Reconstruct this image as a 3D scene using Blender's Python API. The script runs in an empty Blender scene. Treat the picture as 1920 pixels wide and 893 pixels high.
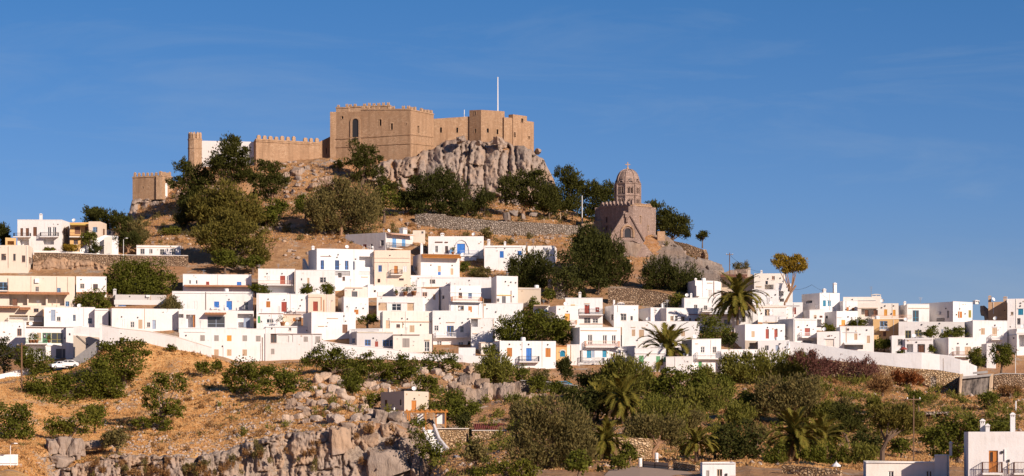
import bpy, math, random
import numpy as np
from mathutils import Vector, Matrix
R = math.radians
rnd = random.Random(7)
NP = np.random.default_rng(11)
SC = bpy.context.scene
COL = SC.collection

# ------------------------------------------------------------------ camera, sky, sun, exposure
F = 5000.0            # focal length in pixels of the 1920 wide photograph
HZ = 800.0            # horizon line in the photograph
cam_d = bpy.data.cameras.new('camera')
cam_d.sensor_width = 36.0
cam_d.lens = F / 1920 * 36.0
cam_d.shift_y = (HZ - 446.5) / 1920
cam_d.clip_start = 1.0
cam_d.clip_end = 60000
cam = bpy.data.objects.new('camera', cam_d)
COL.objects.link(cam)
cam.location = (0, 0, 0)
cam.rotation_euler = (R(90), 0, 0)
SC.camera = cam

SUN_EL = R(25.0)
SUN_AZ = R(137.0)     # clockwise from the viewing direction: behind the camera, to the right
sun_d = bpy.data.lights.new('sun', 'SUN')
sun_d.energy = 5.0
sun_d.angle = R(0.5)
sun_d.color = (1.0, 0.845, 0.71)
sun = bpy.data.objects.new('sun', sun_d)
COL.objects.link(sun)
sv = Vector((math.sin(SUN_AZ) * math.cos(SUN_EL), math.cos(SUN_AZ) * math.cos(SUN_EL), math.sin(SUN_EL)))
sun.rotation_euler = sv.to_track_quat('Z', 'Y').to_euler()
sun.location = sv * 500

world = bpy.data.worlds.new('World')
SC.world = world
world.use_nodes = True
wt = world.node_tree
wt.nodes.clear()
def wn(t): return wt.nodes.new(t)
out = wn('ShaderNodeOutputWorld'); bg = wn('ShaderNodeBackground')
sky = wn('ShaderNodeTexSky'); sky.sky_type = 'NISHITA'; sky.sun_disc = False
sky.sun_elevation = SUN_EL; sky.sun_rotation = SUN_AZ
sky.altitude = 1200; sky.air_density = 0.9; sky.dust_density = 0.25; sky.ozone_density = 4.0
bg.inputs['Strength'].default_value = 0.078
# clear, deep blue dry air: one grade over the whole dome, then thin cirrus wisps
hs = wn('ShaderNodeHueSaturation'); hs.inputs['Saturation'].default_value = 1.0
grade = wn('ShaderNodeMix'); grade.data_type = 'RGBA'; grade.blend_type = 'MULTIPLY'; grade.inputs['Factor'].default_value = 1.0
tc = wn('ShaderNodeTexCoord')
sx = wn('ShaderNodeSeparateXYZ'); el = wn('ShaderNodeValToRGB')      # air colour by height above the horizon, the same all round
for q, (p_, c_) in zip([el.color_ramp.elements[0], el.color_ramp.elements[1]], ((.05, (0.545, 0.58, 0.78, 1)), (.17, (0.298, 0.565, 0.80, 1)))): q.position = p_; q.color = c_
e_ = el.color_ramp.elements.new(.085); e_.color = (0.455, 0.585, 0.82, 1)
wt.links.new(tc.outputs['Generated'], sx.inputs[0]); wt.links.new(sx.outputs['Z'], el.inputs['Fac']); wt.links.new(el.outputs['Color'], grade.inputs['B'])
mp = wn('ShaderNodeMapping'); mp.inputs['Scale'].default_value = (5, 5, 30); mp.inputs['Rotation'].default_value = (0.0, -0.35, 0); mp.inputs['Location'].default_value = (3.1, 1.7, 0.6)
nz = wn('ShaderNodeTexNoise'); nz.inputs['Scale'].default_value = 1.6; nz.inputs['Detail'].default_value = 7; nz.inputs['Roughness'].default_value = 0.62
nz.inputs['Distortion'].default_value = 0.8
cr = wn('ShaderNodeValToRGB'); cr.color_ramp.elements[0].position = 0.50; cr.color_ramp.elements[1].position = 0.90
cr.color_ramp.elements[1].color = (0.24, 0.24, 0.24, 1)
cl = wn('ShaderNodeMix'); cl.data_type = 'RGBA'; cl.inputs['B'].default_value = (4.2, 5.0, 6.0, 1)
L = wt.links.new
L(tc.outputs['Generated'], mp.inputs['Vector']); L(mp.outputs['Vector'], nz.inputs['Vector'])
L(nz.outputs['Fac'], cr.inputs['Fac']); L(cr.outputs['Color'], cl.inputs['Factor'])
L(sky.outputs['Color'], hs.inputs['Color']); L(hs.outputs['Color'], grade.inputs['A'])
L(grade.outputs['Result'], cl.inputs['A']); L(cl.outputs['Result'], bg.inputs['Color'])
L(bg.outputs['Background'], out.inputs['Surface'])

SC.view_settings.view_transform = 'Standard'
SC.view_settings.look = 'None'
SC.view_settings.exposure = 0.28
SC.view_settings.gamma = 1.0
SC.cycles.max_bounces = 5
SC.cycles.diffuse_bounces = 3
SC.cycles.transparent_max_bounces = 4

# ------------------------------------------------------------------ helpers
def P(px, py, Y):
    return Vector(((px - 960) / F * Y, Y, (HZ - py) / F * Y))
def Yv(py):                                    # the village climbs the hill: distance of a house whose foot is at this height
    return 530 + (690 - py) * 0.39

def tag(o, label=None, cat=None, group=None, kind=None):
    if label: o['label'] = label
    if cat: o['category'] = cat
    if group: o['group'] = group
    if kind: o['kind'] = kind
    return o
def empty(name, loc, rz=0.0, label=None, cat=None, group=None, kind=None):
    o = bpy.data.objects.new(name, None)
    o.empty_display_size = 0.5
    o.location = loc; o.rotation_euler = (0, 0, rz)
    COL.objects.link(o)
    return tag(o, label, cat, group, kind)
def place(name, mesh, parent=None, loc=None, rot=None, scale=None):
    o = bpy.data.objects.new(name, mesh)
    COL.objects.link(o)
    if parent: o.parent = parent
    if loc is not None: o.location = loc
    if rot is not None: o.rotation_euler = rot
    if scale is not None: o.scale = scale
    return o
def np_mesh(name, V, Fc, mat=None, smooth=False):
    """fast mesh from arrays; Fc is (n,3) or (n,4)"""
    me = bpy.data.meshes.new(name)
    V = np.asarray(V, np.float32); Fc = np.asarray(Fc, np.int32)
    n, k = Fc.shape
    me.vertices.add(len(V)); me.vertices.foreach_set('co', V.ravel())
    me.loops.add(n * k); me.loops.foreach_set('vertex_index', Fc.ravel())
    me.polygons.add(n)
    me.polygons.foreach_set('loop_start', np.arange(0, n * k, k, dtype=np.int32))
    me.polygons.foreach_set('loop_total', np.full(n, k, np.int32))
    if smooth: me.polygons.foreach_set('use_smooth', np.ones(n, bool))
    me.update(calc_edges=True)
    if mat: me.materials.append(mat)
    return me

class MB:
    def __init__(s): s.v = []; s.f = []; s.m = []; s.mi = 0
    def quad(s, a, b, c, d):
        n = len(s.v); s.v += [tuple(a), tuple(b), tuple(c), tuple(d)]; s.f.append((n, n+1, n+2, n+3)); s.m.append(s.mi)
    def tri(s, a, b, c):
        n = len(s.v); s.v += [tuple(a), tuple(b), tuple(c)]; s.f.append((n, n+1, n+2)); s.m.append(s.mi)
    def poly(s, pts):
        n = len(s.v); s.v += [tuple(p) for p in pts]; s.f.append(tuple(range(n, n+len(pts)))); s.m.append(s.mi)
    def hexa(s, p):                             # 8 points: bottom 4 ccw, top 4 ccw
        n = len(s.v); s.v += [tuple(q) for q in p]
        for f in ((3,2,1,0),(4,5,6,7),(0,1,5,4),(1,2,6,5),(2,3,7,6),(3,0,4,7)):
            s.f.append(tuple(n+i for i in f)); s.m.append(s.mi)
    def box(s, x0, y0, z0, x1, y1, z1):
        s.hexa([(x0,y0,z0),(x1,y0,z0),(x1,y1,z0),(x0,y1,z0),(x0,y0,z1),(x1,y0,z1),(x1,y1,z1),(x0,y1,z1)])
    def obox(s, O, U, N, u0, u1, n0, n1, z0, z1):   # box in a wall frame: U along, N outward
        O = Vector(O); q = []
        for z in (z0, z1):
            for (a, b) in ((u0,n1),(u1,n1),(u1,n0),(u0,n0)):
                p = O + U*a + N*b; q.append((p.x, p.y, O.z + z))
        s.hexa(q)
    def tube(s, pts, rad, seg=6, cap=True):
        pts = [Vector(p) for p in pts]
        if not hasattr(rad, '__len__'): rad = [rad]*len(pts)
        base = len(s.v)
        for i, p in enumerate(pts):
            d = (pts[min(i+1, len(pts)-1)] - pts[max(i-1, 0)])
            d = d.normalized() if d.length > 1e-6 else Vector((0,0,1))
            a = d.orthogonal().normalized() if abs(d.z) < .95 else Vector((1,0,0))
            a = (a - d*a.dot(d)).normalized(); b = d.cross(a)
            for k in range(seg):
                t = 2*math.pi*k/seg
                q = p + (a*math.cos(t) + b*math.sin(t))*rad[i]
                s.v.append((q.x, q.y, q.z))
        for i in range(len(pts)-1):
            for k in range(seg):
                k2 = (k+1) % seg
                s.f.append((base+i*seg+k, base+i*seg+k2, base+(i+1)*seg+k2, base+(i+1)*seg+k)); s.m.append(s.mi)
        if cap:
            s.f.append(tuple(base+k for k in reversed(range(seg)))); s.m.append(s.mi)
            e = base+(len(pts)-1)*seg
            s.f.append(tuple(e+k for k in range(seg))); s.m.append(s.mi)
    def lathe(s, prof, seg=12, c=(0,0,0)):
        base = len(s.v)
        for (r, z) in prof:
            for k in range(seg):
                t = 2*math.pi*k/seg
                s.v.append((c[0]+r*math.cos(t), c[1]+r*math.sin(t), c[2]+z))
        for i in range(len(prof)-1):
            for k in range(seg):
                k2 = (k+1) % seg
                s.f.append((base+i*seg+k, base+i*seg+k2, base+(i+1)*seg+k2, base+(i+1)*seg+k)); s.m.append(s.mi)
    def mesh(s, name, mats, smooth=False):
        me = bpy.data.meshes.new(name)
        me.from_pydata(s.v, [], s.f)
        if not isinstance(mats, (list, tuple)): mats = [mats]
        for m in mats: me.materials.append(m)
        if len(mats) > 1: me.polygons.foreach_set('material_index', s.m)
        if smooth: me.polygons.foreach_set('use_smooth', [True]*len(me.polygons))
        me.update()
        return me
    def build(s, name, mats, parent=None, smooth=False):
        return place(name, s.mesh(name, mats, smooth), parent)

# numpy value noise -------------------------------------------------
def _hash(i, j, k, seed):
    h = (i.astype(np.int64)*374761393 + j.astype(np.int64)*668265263 + k.astype(np.int64)*2147483647 + seed*1274126177) & 0xffffffff
    h = ((h ^ (h >> 13)) * 1274126177) & 0xffffffff
    return ((h ^ (h >> 16)) & 0xffff) / 65535.0
def vnoise(x, y, z=0.0, seed=0):
    x = np.asarray(x, float); y = np.asarray(y, float); z = np.zeros_like(x) + z
    i = np.floor(x); j = np.floor(y); k = np.floor(z)
    fx, fy, fz = x-i, y-j, z-k
    fx = fx*fx*(3-2*fx); fy = fy*fy*(3-2*fy); fz = fz*fz*(3-2*fz)
    r = 0
    for a in (0, 1):
        for b in (0, 1):
            for c in (0, 1):
                w = (fx if a else 1-fx)*(fy if b else 1-fy)*(fz if c else 1-fz)
                r = r + w*_hash(i+a, j+b, k+c, seed)
    return r*2-1
def fbm(x, y, z=0.0, o=4, seed=0):
    r = 0; a = 1.0; t = 0
    for q in range(o):
        r = r + a*vnoise(np.asarray(x)*2**q, np.asarray(y)*2**q, np.asarray(z)*2**q, seed+q); t += a; a *= .5
    return r/t
# ------------------------------------------------------------------ materials (all procedural)
class N:
    """small node helper"""
    def __init__(s, name):
        s.mat = bpy.data.materials.new(name); s.mat.use_nodes = True
        s.t = s.mat.node_tree; s.t.nodes.clear()
        s.out = s.n('ShaderNodeOutputMaterial')
    def n(s, t, **k):
        o = s.t.nodes.new(t)
        for a, b in k.items():
            if a.startswith('i_'): o.inputs[a[2:].replace('_', ' ')].default_value = b
            else: setattr(o, a, b)
        return o
    def l(s, a, b): s.t.links.new(a, b)
    def coord(s, kind='Object', scale=None):
        c = s.n('ShaderNodeTexCoord').outputs[kind]
        if scale is not None:
            m = s.n('ShaderNodeMapping'); m.inputs['Scale'].default_value = scale if hasattr(scale, '__len__') else (scale,)*3
            s.l(c, m.inputs['Vector']); c = m.outputs['Vector']
        return c
    def noise(s, vec, scale, detail=4, rough=.55, dist=0):
        o = s.n('ShaderNodeTexNoise', i_Scale=scale, i_Detail=detail, i_Roughness=rough, i_Distortion=dist)
        s.l(vec, o.inputs['Vector']); return o.outputs['Fac']
    def ramp(s, fac, stops):
        o = s.n('ShaderNodeValToRGB'); e = o.color_ramp.elements
        while len(e) < len(stops): e.new(.5)
        for q, (p, c) in zip(e, stops):
            q.position = p; q.color = (c[0], c[1], c[2], 1) if hasattr(c, '__len__') else (c, c, c, 1)
        s.l(fac, o.inputs['Fac']); return o.outputs['Color']
    def mix(s, fac, a, b, bt='MIX'):
        o = s.n('ShaderNodeMix', data_type='RGBA', blend_type=bt)
        for v, sock in ((fac, o.inputs['Factor']), (a, o.inputs['A']), (b, o.inputs['B'])):
            if hasattr(v, 'is_linked'): s.l(v, sock)
            elif hasattr(v, '__len__'): sock.default_value = (v[0], v[1], v[2], 1)
            else: sock.default_value = v
        return o.outputs['Result']
    def math(s, op, a, b=None):
        o = s.n('ShaderNodeMath', operation=op)
        for v, sock in ((a, o.inputs[0]), (b, o.inputs[1])):
            if v is None: continue
            if hasattr(v, 'is_linked'): s.l(v, sock)
            else: sock.default_value = v
        return o.outputs[0]
    def vadd(s, a, b):
        o = s.n('ShaderNodeVectorMath', operation='ADD'); s.l(a, o.inputs[0]); s.l(b, o.inputs[1]); return o.outputs[0]
    def bump(s, h, strength=.5, dist=.1):
        o = s.n('ShaderNodeBump', i_Strength=strength, i_Distance=dist); s.l(h, o.inputs['Height']); return o.outputs['Normal']
    def bsdf(s, col, rough=.85, normal=None, spec=.3, metal=0.0):
        o = s.n('ShaderNodeBsdfPrincipled', i_Roughness=rough, i_Metallic=metal)
        o.inputs['Specular IOR Level'].default_value = spec
        if hasattr(col, 'is_linked'): s.l(col, o.inputs['Base Color'])
        else: o.inputs['Base Color'].default_value = (*col, 1)
        if normal: s.l(normal, o.inputs['Normal'])
        s.l(o.outputs[0], s.out.inputs['Surface']); return o
    def orand(s): return s.n('ShaderNodeObjectInfo').outputs['Random']

def plaster(name, col, dirt=(.42, .36, .30), amt=.85):
    m = N(name); c = m.coord()
    n1 = m.noise(c, .55, 5, .6); n2 = m.noise(m.coord('Object', (2.6, 2.6, .28)), 1.0, 4, .6)
    n3 = m.noise(c, 6, 3, .6)
    st = m.math('MULTIPLY', m.ramp(n1, [(.42, 0), (.72, 1)]), m.ramp(n2, [(.45, 0), (.8, 1)]))
    k = m.mix(m.math('MULTIPLY', st, amt), col, dirt)
    k = m.mix(m.ramp(n3, [(.35, .0), (.8, .13)]), k, tuple(x*.78 for x in col))
    k = m.mix(m.ramp(m.noise(c, .22, 2), [(.40, 0), (.66, .28)]), k, (col[0]*.93, col[1]*.86, col[2]*.77))
    k = m.mix(.09, k, m.mix(m.orand(), (.30, .24, .19), (.95, .95, .97)))
    h = m.math('ADD', m.noise(c, 1.1, 3), m.math('MULTIPLY', n3, .35))
    m.bsdf(k, .9, m.bump(h, .35, .12), .15)
    return m.mat
def paint(name, col, rough=.5, var=.25, metal=0.0):
    m = N(name); c = m.coord()
    k = m.mix(m.ramp(m.noise(c, 3.0, 4), [(.35, 0), (.75, var)]), col, tuple(x*.6+.03 for x in col))
    k = m.mix(m.math('MULTIPLY', m.orand(), .25), k, tuple(min(1, x*1.5+.02) for x in col))
    m.bsdf(k, rough, m.bump(m.noise(c, 9, 2), .2, .02), .35, metal)
    return m.mat
def masonry(name, cols, mortar, sx=.55, sz=.30, bumpd=.12):
    """coursed stone; the u axis runs along whichever local wall direction the face has"""
    m = N(name)
    sp = m.n('ShaderNodeSeparateXYZ'); m.l(m.coord(), sp.inputs[0])
    cb = m.n('ShaderNodeCombineXYZ'); m.l(m.math('ADD', sp.outputs[0], sp.outputs[1]), cb.inputs[0]); m.l(sp.outputs[2], cb.inputs[1])
    wob = m.n('ShaderNodeTexNoise', i_Scale=1.3, i_Detail=2); m.l(m.coord(), wob.inputs['Vector'])
    vm = m.n('ShaderNodeVectorMath', operation='MULTIPLY_ADD'); m.l(wob.outputs['Color'], vm.inputs[0])
    vm.inputs[1].default_value = (.8, .42, 0); m.l(cb.outputs[0], vm.inputs[2])
    b = m.n('ShaderNodeTexBrick', i_Scale=1.0, offset=.5)
    b.inputs['Brick Width'].default_value = sx; b.inputs['Row Height'].default_value = sz
    b.inputs['Mortar Size'].default_value = .045; b.inputs['Mortar Smooth'].default_value = .4; b.inputs['Bias'].default_value = 0
    b.inputs['Color1'].default_value = (0, 0, 0, 1); b.inputs['Color2'].default_value = (1, 1, 1, 1); b.inputs['Mortar'].default_value = (.5, .5, .5, 1)
    m.l(vm.outputs[0], b.inputs['Vector'])
    c = m.coord()
    st = m.ramp(b.outputs['Color'], [(0, cols[0]), (.35, cols[1]), (.7, cols[2]), (1, cols[1])])
    st = m.mix(m.ramp(m.noise(c, .16, 5, .65), [(.36, 0), (.64, .9)]), st, cols[3])
    st = m.mix(m.ramp(m.noise(c, 1.3, 5, .75), [(.40, 0), (.66, .7)]), st, cols[0])
    sk = m.noise(m.coord('Object', (.9, .9, .09)), 1.0, 5, .65); st = m.mix(m.ramp(sk, [(.47, 0), (.70, .65)]), st, tuple(x*.6 for x in cols[0]))
    k = m.mix(m.math('MULTIPLY', b.outputs['Fac'], .8), st, mortar)
    h = m.math('ADD', m.math('MULTIPLY', b.outputs['Fac'], -.8), m.math('ADD', m.math('MULTIPLY', m.noise(c, 3.5, 4), .8), m.math('MULTIPLY', b.outputs['Color'], .3)))
    m.bsdf(k, .95, m.bump(h, .9, bumpd), .1)
    return m.mat
def rubble(name, cols, gap, size=.42, flat=1.6):
    m = N(name); c0 = m.coord('Object', (1/size, 1/size, flat/size))
    wob = m.n('ShaderNodeTexNoise', i_Scale=.8, i_Detail=3); m.l(c0, wob.inputs['Vector'])
    c = m.n('ShaderNodeVectorMath', operation='MULTIPLY_ADD'); m.l(wob.outputs['Color'], c.inputs[0]); c.inputs[1].default_value = (.9,)*3; m.l(c0, c.inputs[2]); c = c.outputs[0]
    v = m.n('ShaderNodeTexVoronoi', i_Scale=1.0, feature='F1'); m.l(c, v.inputs['Vector'])
    e = m.n('ShaderNodeTexVoronoi', i_Scale=1.0, feature='DISTANCE_TO_EDGE'); m.l(c, e.inputs['Vector'])
    sp = m.n('ShaderNodeSeparateColor'); m.l(v.outputs['Color'], sp.inputs[0])
    st = m.ramp(sp.outputs[0], [(0, cols[0]), (.4, cols[1]), (.75, cols[2]), (1, cols[3])])
    st = m.mix(m.ramp(m.noise(m.coord(), .3, 4), [(.4, 0), (.7, .5)]), st, cols[1])
    k = m.mix(m.ramp(e.outputs['Distance'], [(.02, 1), (.11, 0)]), st, gap)
    h = m.math('ADD', m.ramp(e.outputs['Distance'], [(.0, 0), (.3, 1)]), m.math('MULTIPLY', m.noise(c, 2.5, 3), .4))
    m.bsdf(k, .95, m.bump(h, 1.0, .22), .1)
    return m.mat
def rockmat(name, a, b, dark, tan, sc=.35, streak=True):
    m = N(name); c = m.coord('Object'); g = m.n('ShaderNodeNewGeometry')
    w = m.n('ShaderNodeMapping'); w.inputs['Scale'].default_value = (1, 1, .35 if streak else .8); m.l(g.outputs['Position'], w.inputs['Vector']); w = w.outputs[0]
    n1 = m.noise(w, sc, 7, .68); n2 = m.noise(w, sc*3.1, 6, .7, .6); n3 = m.noise(g.outputs['Position'], .12, 3)
    k = m.mix(m.ramp(n1, [(.35, 0), (.65, 1)]), a, b)
    k = m.mix(m.ramp(n2, [(.50, 0), (.72, .85)]), k, dark)
    k = m.mix(m.ramp(n3, [(.46, 0), (.64, .75)]), k, tan)
    sm = m.n('ShaderNodeMapping'); sm.inputs['Scale'].default_value = (1.1, 1.1, .10); m.l(g.outputs['Position'], sm.inputs['Vector'])
    s1 = m.noise(sm.outputs[0], .9, 5, .65); s2 = m.noise(sm.outputs[0], 1.7, 4, .6)
    k = m.mix(m.ramp(s1, [(.52, 0), (.70, .6)]), k, dark); k = m.mix(m.ramp(s2, [(.56, 0), (.74, .55)]), k, tan)
    k = m.mix(m.math('MULTIPLY', m.orand(), .35), k, tuple(x*.8 for x in b))
    h = m.math('ADD', m.math('MULTIPLY', n1, 1.5), m.math('ADD', n2, m.math('MULTIPLY', m.noise(w, sc*11, 4, .7), .35)))
    m.bsdf(k, .95, m.bump(h, .9, .35), .1)
    return m.mat
def foliage(name, a, b, c3, trans=.36):
    m = N(name); g = m.n('ShaderNodeNewGeometry')
    n1 = m.noise(g.outputs['Position'], .55, 3, .6)
    k = m.mix(m.ramp(n1, [(.35, 0), (.65, 1)]), a, b)
    k = m.mix(m.ramp(g.outputs['Random Per Island'], [(.45, 0), (1, .9)]), k, c3)
    k = m.mix(m.math('MULTIPLY', m.orand(), .25), k, tuple(x*.7 for x in b))
    d = m.n('ShaderNodeBsdfPrincipled', i_Roughness=.7); d.inputs['Specular IOR Level'].default_value = .08; m.l(k, d.inputs['Base Color'])
    t = m.n('ShaderNodeBsdfTranslucent'); m.l(k, t.inputs['Color'])
    mx = m.n('ShaderNodeMixShader'); mx.inputs[0].default_value = trans
    m.l(d.outputs[0], mx.inputs[1]); m.l(t.outputs[0], mx.inputs[2]); m.l(mx.outputs[0], m.out.inputs['Surface'])
    return m.mat
def simple(name, col, rough=.7, metal=0, spec=.3):
    m = N(name); c = m.coord()
    k = m.mix(m.ramp(m.noise(c, 2.5, 4), [(.35, 0), (.75, .5)]), col, tuple(x*.62 for x in col))
    m.bsdf(k, rough, m.bump(m.noise(c, 8, 3), .3, .03), spec, metal)
    return m.mat

M = {}
M['wh'] = plaster('white_limewash', (.81, .785, .775))
M['wc'] = plaster('ivory_limewash', (.80, .735, .66))
M['cr'] = plaster('cream_plaster', (.75, .65, .535))
M['pe'] = plaster('peach_plaster', (.77, .61, .475))
M['be'] = plaster('beige_plaster', (.60, .50, .395))
M['oc'] = plaster('ochre_plaster', (.66, .40, .15), amt=.3)
M['tn'] = plaster('tan_plaster', (.50, .31, .17), amt=.3)
M['gy'] = plaster('grey_plaster', (.55, .53, .52))
M['wg'] = plaster('greyish_limewash', (.75, .715, .695))
PAINTS = dict(wt=(.78, .76, .74), blue=(.035, .17, .52), lb=(.16, .36, .64), red=(.30, .055, .035), br=(.15, .065, .035),
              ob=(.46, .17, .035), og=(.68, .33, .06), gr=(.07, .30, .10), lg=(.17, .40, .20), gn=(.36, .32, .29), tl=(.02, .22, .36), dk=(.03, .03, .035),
              tn=(.52, .37, .24), gb=(.30, .36, .46), dg=(.12, .12, .13), rs=(.26, .12, .07), ye=(.62, .42, .10), pk=(.62, .36, .24), ol=(.30, .25, .06), wg=(.62, .60, .58))
for k, v in PAINTS.items(): M['p_'+k] = paint('paint_'+k, v)
_g = N('window_glass'); _b = _g.bsdf(_g.mix(_g.orand(), (.018, .022, .028), (.10, .095, .09)), .06, None, .6); M['glass'] = _g.mat
M['steel'] = simple('galvanised_steel', (.45, .45, .46), .4, .6)
M['iron'] = simple('dark_iron', (.04, .035, .035), .6)
M['wood'] = simple('weathered_wood', (.20, .115, .065), .85)
M['owood'] = simple('orange_timber', (.50, .20, .045), .7)
M['tile'] = simple('terracotta', (.50, .23, .11), .85)
M['dtile'] = simple('dark_red_tile', (.24, .065, .045), .85)
M['canv'] = simple('cream_canvas', (.66, .58, .46), .9)
M['conc'] = simple('grey_concrete', (.42, .395, .375), .9)
M['asph'] = simple('asphalt', (.20, .185, .175), .95)
M['tyre'] = simple('rubber', (.02, .02, .02), .9)
M['carw'] = paint('white_car_paint', (.75, .75, .76), .25, .05)
M['carb'] = paint('blue_car_paint', (.06, .22, .34), .25, .05)
M['lamp'] = simple('lamp_glass', (.7, .68, .62), .3)
M['castle'] = masonry('castle_stone', [(0.408, 0.248, 0.145), (0.571, 0.371, 0.230), (0.673, 0.467, 0.309), (0.510, 0.314, 0.187)], (0.367, 0.224, 0.134), .52, .27)
M['castlel'] = masonry('pale_castle_stone', [(0.469, 0.295, 0.177), (0.632, 0.426, 0.277), (0.714, 0.507, 0.352), (0.551, 0.355, 0.213)], (0.428, 0.274, 0.171), .56, .29)
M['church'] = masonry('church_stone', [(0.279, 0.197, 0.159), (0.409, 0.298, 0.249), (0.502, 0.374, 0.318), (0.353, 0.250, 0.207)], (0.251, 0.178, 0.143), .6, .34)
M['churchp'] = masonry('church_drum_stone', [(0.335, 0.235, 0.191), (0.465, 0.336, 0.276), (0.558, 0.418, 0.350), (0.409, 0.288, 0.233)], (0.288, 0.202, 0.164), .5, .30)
M['rub'] = rubble('rubble_stone', [(.22, .14, .09), (.40, .27, .17), (.52, .38, .26), (.30, .20, .13)], (.10, .06, .04), .50)
M['rubt'] = rubble('golden_rubble_stone', [(.40, .25, .13), (.58, .40, .23), (.72, .54, .35), (.48, .30, .16)], (.19, .105, .05), .50)
M['rubg'] = rubble('grey_rubble_stone', [(.23, .18, .14), (.38, .31, .25), (.50, .42, .35), (.32, .25, .20)], (.10, .075, .055), .55)
M['rock'] = rockmat('grey_limestone', (.46, .35, .275), (.34, .265, .215), (.13, .10, .08), (.48, .31, .19))
M['crag'] = rockmat('crag_limestone', (.46, .355, .285), (.335, .265, .22), (.12, .09, .072), (.48, .31, .20), .28)
M['slab'] = rockmat('slab_limestone', (.36, .285, .235), (.28, .23, .195), (.13, .10, .08), (.38, .26, .18), .25)
M['tanrock'] = rockmat('brown_limestone', (.50, .33, .21), (.38, .25, .165), (.17, .105, .07), (.56, .34, .19), .4)
M['scree'] = rockmat('pale_scree', (.68, .55, .45), (.52, .41, .33), (.28, .2, .15), (.62, .42, .27), .8, False)
M['pine'] = foliage('pine_needles', (0.0529, 0.0534, 0.0127), (0.0784, 0.0792, 0.017), (0.1026, 0.1036, 0.0213))
M['opine'] = foliage('olive_pine_needles', (0.115, 0.1035, 0.022), (0.1654, 0.1365, 0.0289), (0.2372, 0.1869, 0.0413))
M['olive'] = foliage('olive_leaves', (0.1295, 0.1122, 0.0393), (0.19, 0.1522, 0.0524), (0.279, 0.2104, 0.0754))
M['tama'] = foliage('tamarisk_sprays', (0.1357, 0.1358, 0.0248), (0.19, 0.1794, 0.0345), (0.268, 0.2408, 0.0497))
M['green'] = foliage('broad_leaves', (0.0868, 0.0911, 0.014), (0.125, 0.1311, 0.0187), (0.1735, 0.1823, 0.0281))
M['lgreen'] = foliage('bright_leaves', (0.1235, 0.1193, 0.017), (0.1509, 0.1458, 0.0213), (0.1921, 0.1855, 0.0319))
M['dgreen'] = foliage('dark_leaves', (0.0461, 0.0482, 0.0128), (0.0659, 0.0689, 0.0164), (0.0922, 0.0965, 0.021))
M['fig'] = foliage('fig_leaves', (0.0895, 0.0922, 0.0127), (0.1225, 0.1263, 0.017), (0.174, 0.1793, 0.0255))
M['redb'] = foliage('crimson_twigs', (.165, .070, .058), (.205, .088, .070), (.27, .14, .10))
M['rustb'] = foliage('rust_leaves', (0.21, 0.065, 0.0216), (0.266, 0.091, 0.03), (0.35, 0.143, 0.048))
M['palm'] = foliage('palm_leaflets', (0.107, 0.0994, 0.0164), (0.1548, 0.1375, 0.0234), (0.2912, 0.207, 0.0409), .15)
M['ypine'] = foliage('yellow_pine_needles', (.30, .19, .022), (.40, .26, .034), (.20, .15, .025))
M['dry'] = foliage('dry_shrub', (.30, .16, .065), (.38, .21, .085), (.24, .14, .06))
M['deadpalm'] = foliage('dead_palm_leaflets', (.24, .15, .07), (.30, .19, .09), (.38, .26, .13))
M['straw'] = foliage('dry_grass_blades', (.66, .36, .13), (.80, .47, .19), (.85, .58, .28), .5)
M['bark'] = simple('grey_bark', (.15, .10, .07), .95)
M['pbark'] = simple('pale_bark', (.33, .19, .11), .95)
M['palmbark'] = simple('palm_bark', (.17, .11, .07), .95)

def ground_mat():
    m = N('hillside_soil'); g = m.n('ShaderNodeNewGeometry'); p = g.outputs['Position']
    n1 = m.noise(p, .055, 5, .6); n2 = m.noise(p, .45, 6, .68); n3 = m.noise(p, 1.7, 5, .7); n4 = m.noise(p, .18, 4, .6)
    grass = m.mix(m.ramp(n2, [(.36, 0), (.62, 1)]), (.31, .17, .085), (.47, .275, .14))
    grass = m.mix(m.ramp(n1, [(.45, 0), (.62, .75)]), grass, (.38, .20, .105))
    grass = m.mix(m.ramp(n3, [(.55, 0), (.75, .7)]), grass, (.20, .115, .06))
    px = m.n('ShaderNodeSeparateXYZ'); m.l(p, px.inputs[0])            # the grassy knoll below the left of the village
    kn = m.math('MULTIPLY', m.ramp(m.math('MULTIPLY', m.math('ADD', px.outputs[0], m.math('MULTIPLY', n2, 14)), -.02), [(.5, 0), (.85, 1)]), m.ramp(m.math('MULTIPLY', px.outputs[1], .001), [(.522, 1), (.532, 0)]))
    gold = m.mix(m.ramp(n2, [(.36, 0), (.62, 1)]), (.58, .30, .11), (.80, .47, .19))
    gold = m.mix(m.ramp(n3, [(.58, 0), (.78, .6)]), gold, (.36, .19, .08))
    grass = m.mix(m.math('MULTIPLY', kn, .9), grass, gold)
    rock = m.mix(m.ramp(n3, [(.35, 0), (.65, 1)]), (.23, .175, .14), (.46, .365, .28))
    nd = m.n('ShaderNodeSeparateXYZ'); m.l(g.outputs['Normal'], nd.inputs[0])
    slope = m.ramp(m.math('ADD', nd.outputs[2], m.math('MULTIPLY', m.math('SUBTRACT', n2, .5), .5)), [(.62, 1), (.80, 0)])
    patch = m.ramp(m.math('ADD', n4, m.math('MULTIPLY', n3, .3)), [(.70, 0), (.80, .9)])
    k = m.mix(m.math('MAXIMUM', slope, patch), grass, rock)
    h = m.math('ADD', n2, m.math('MULTIPLY', n3, .7))
    m.bsdf(k, .95, m.bump(h, .9, .45), .08)
    return m.mat
M['ground'] = ground_mat()
M['track'] = simple('dusty_concrete', (.40, .285, .21), .95)
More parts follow.
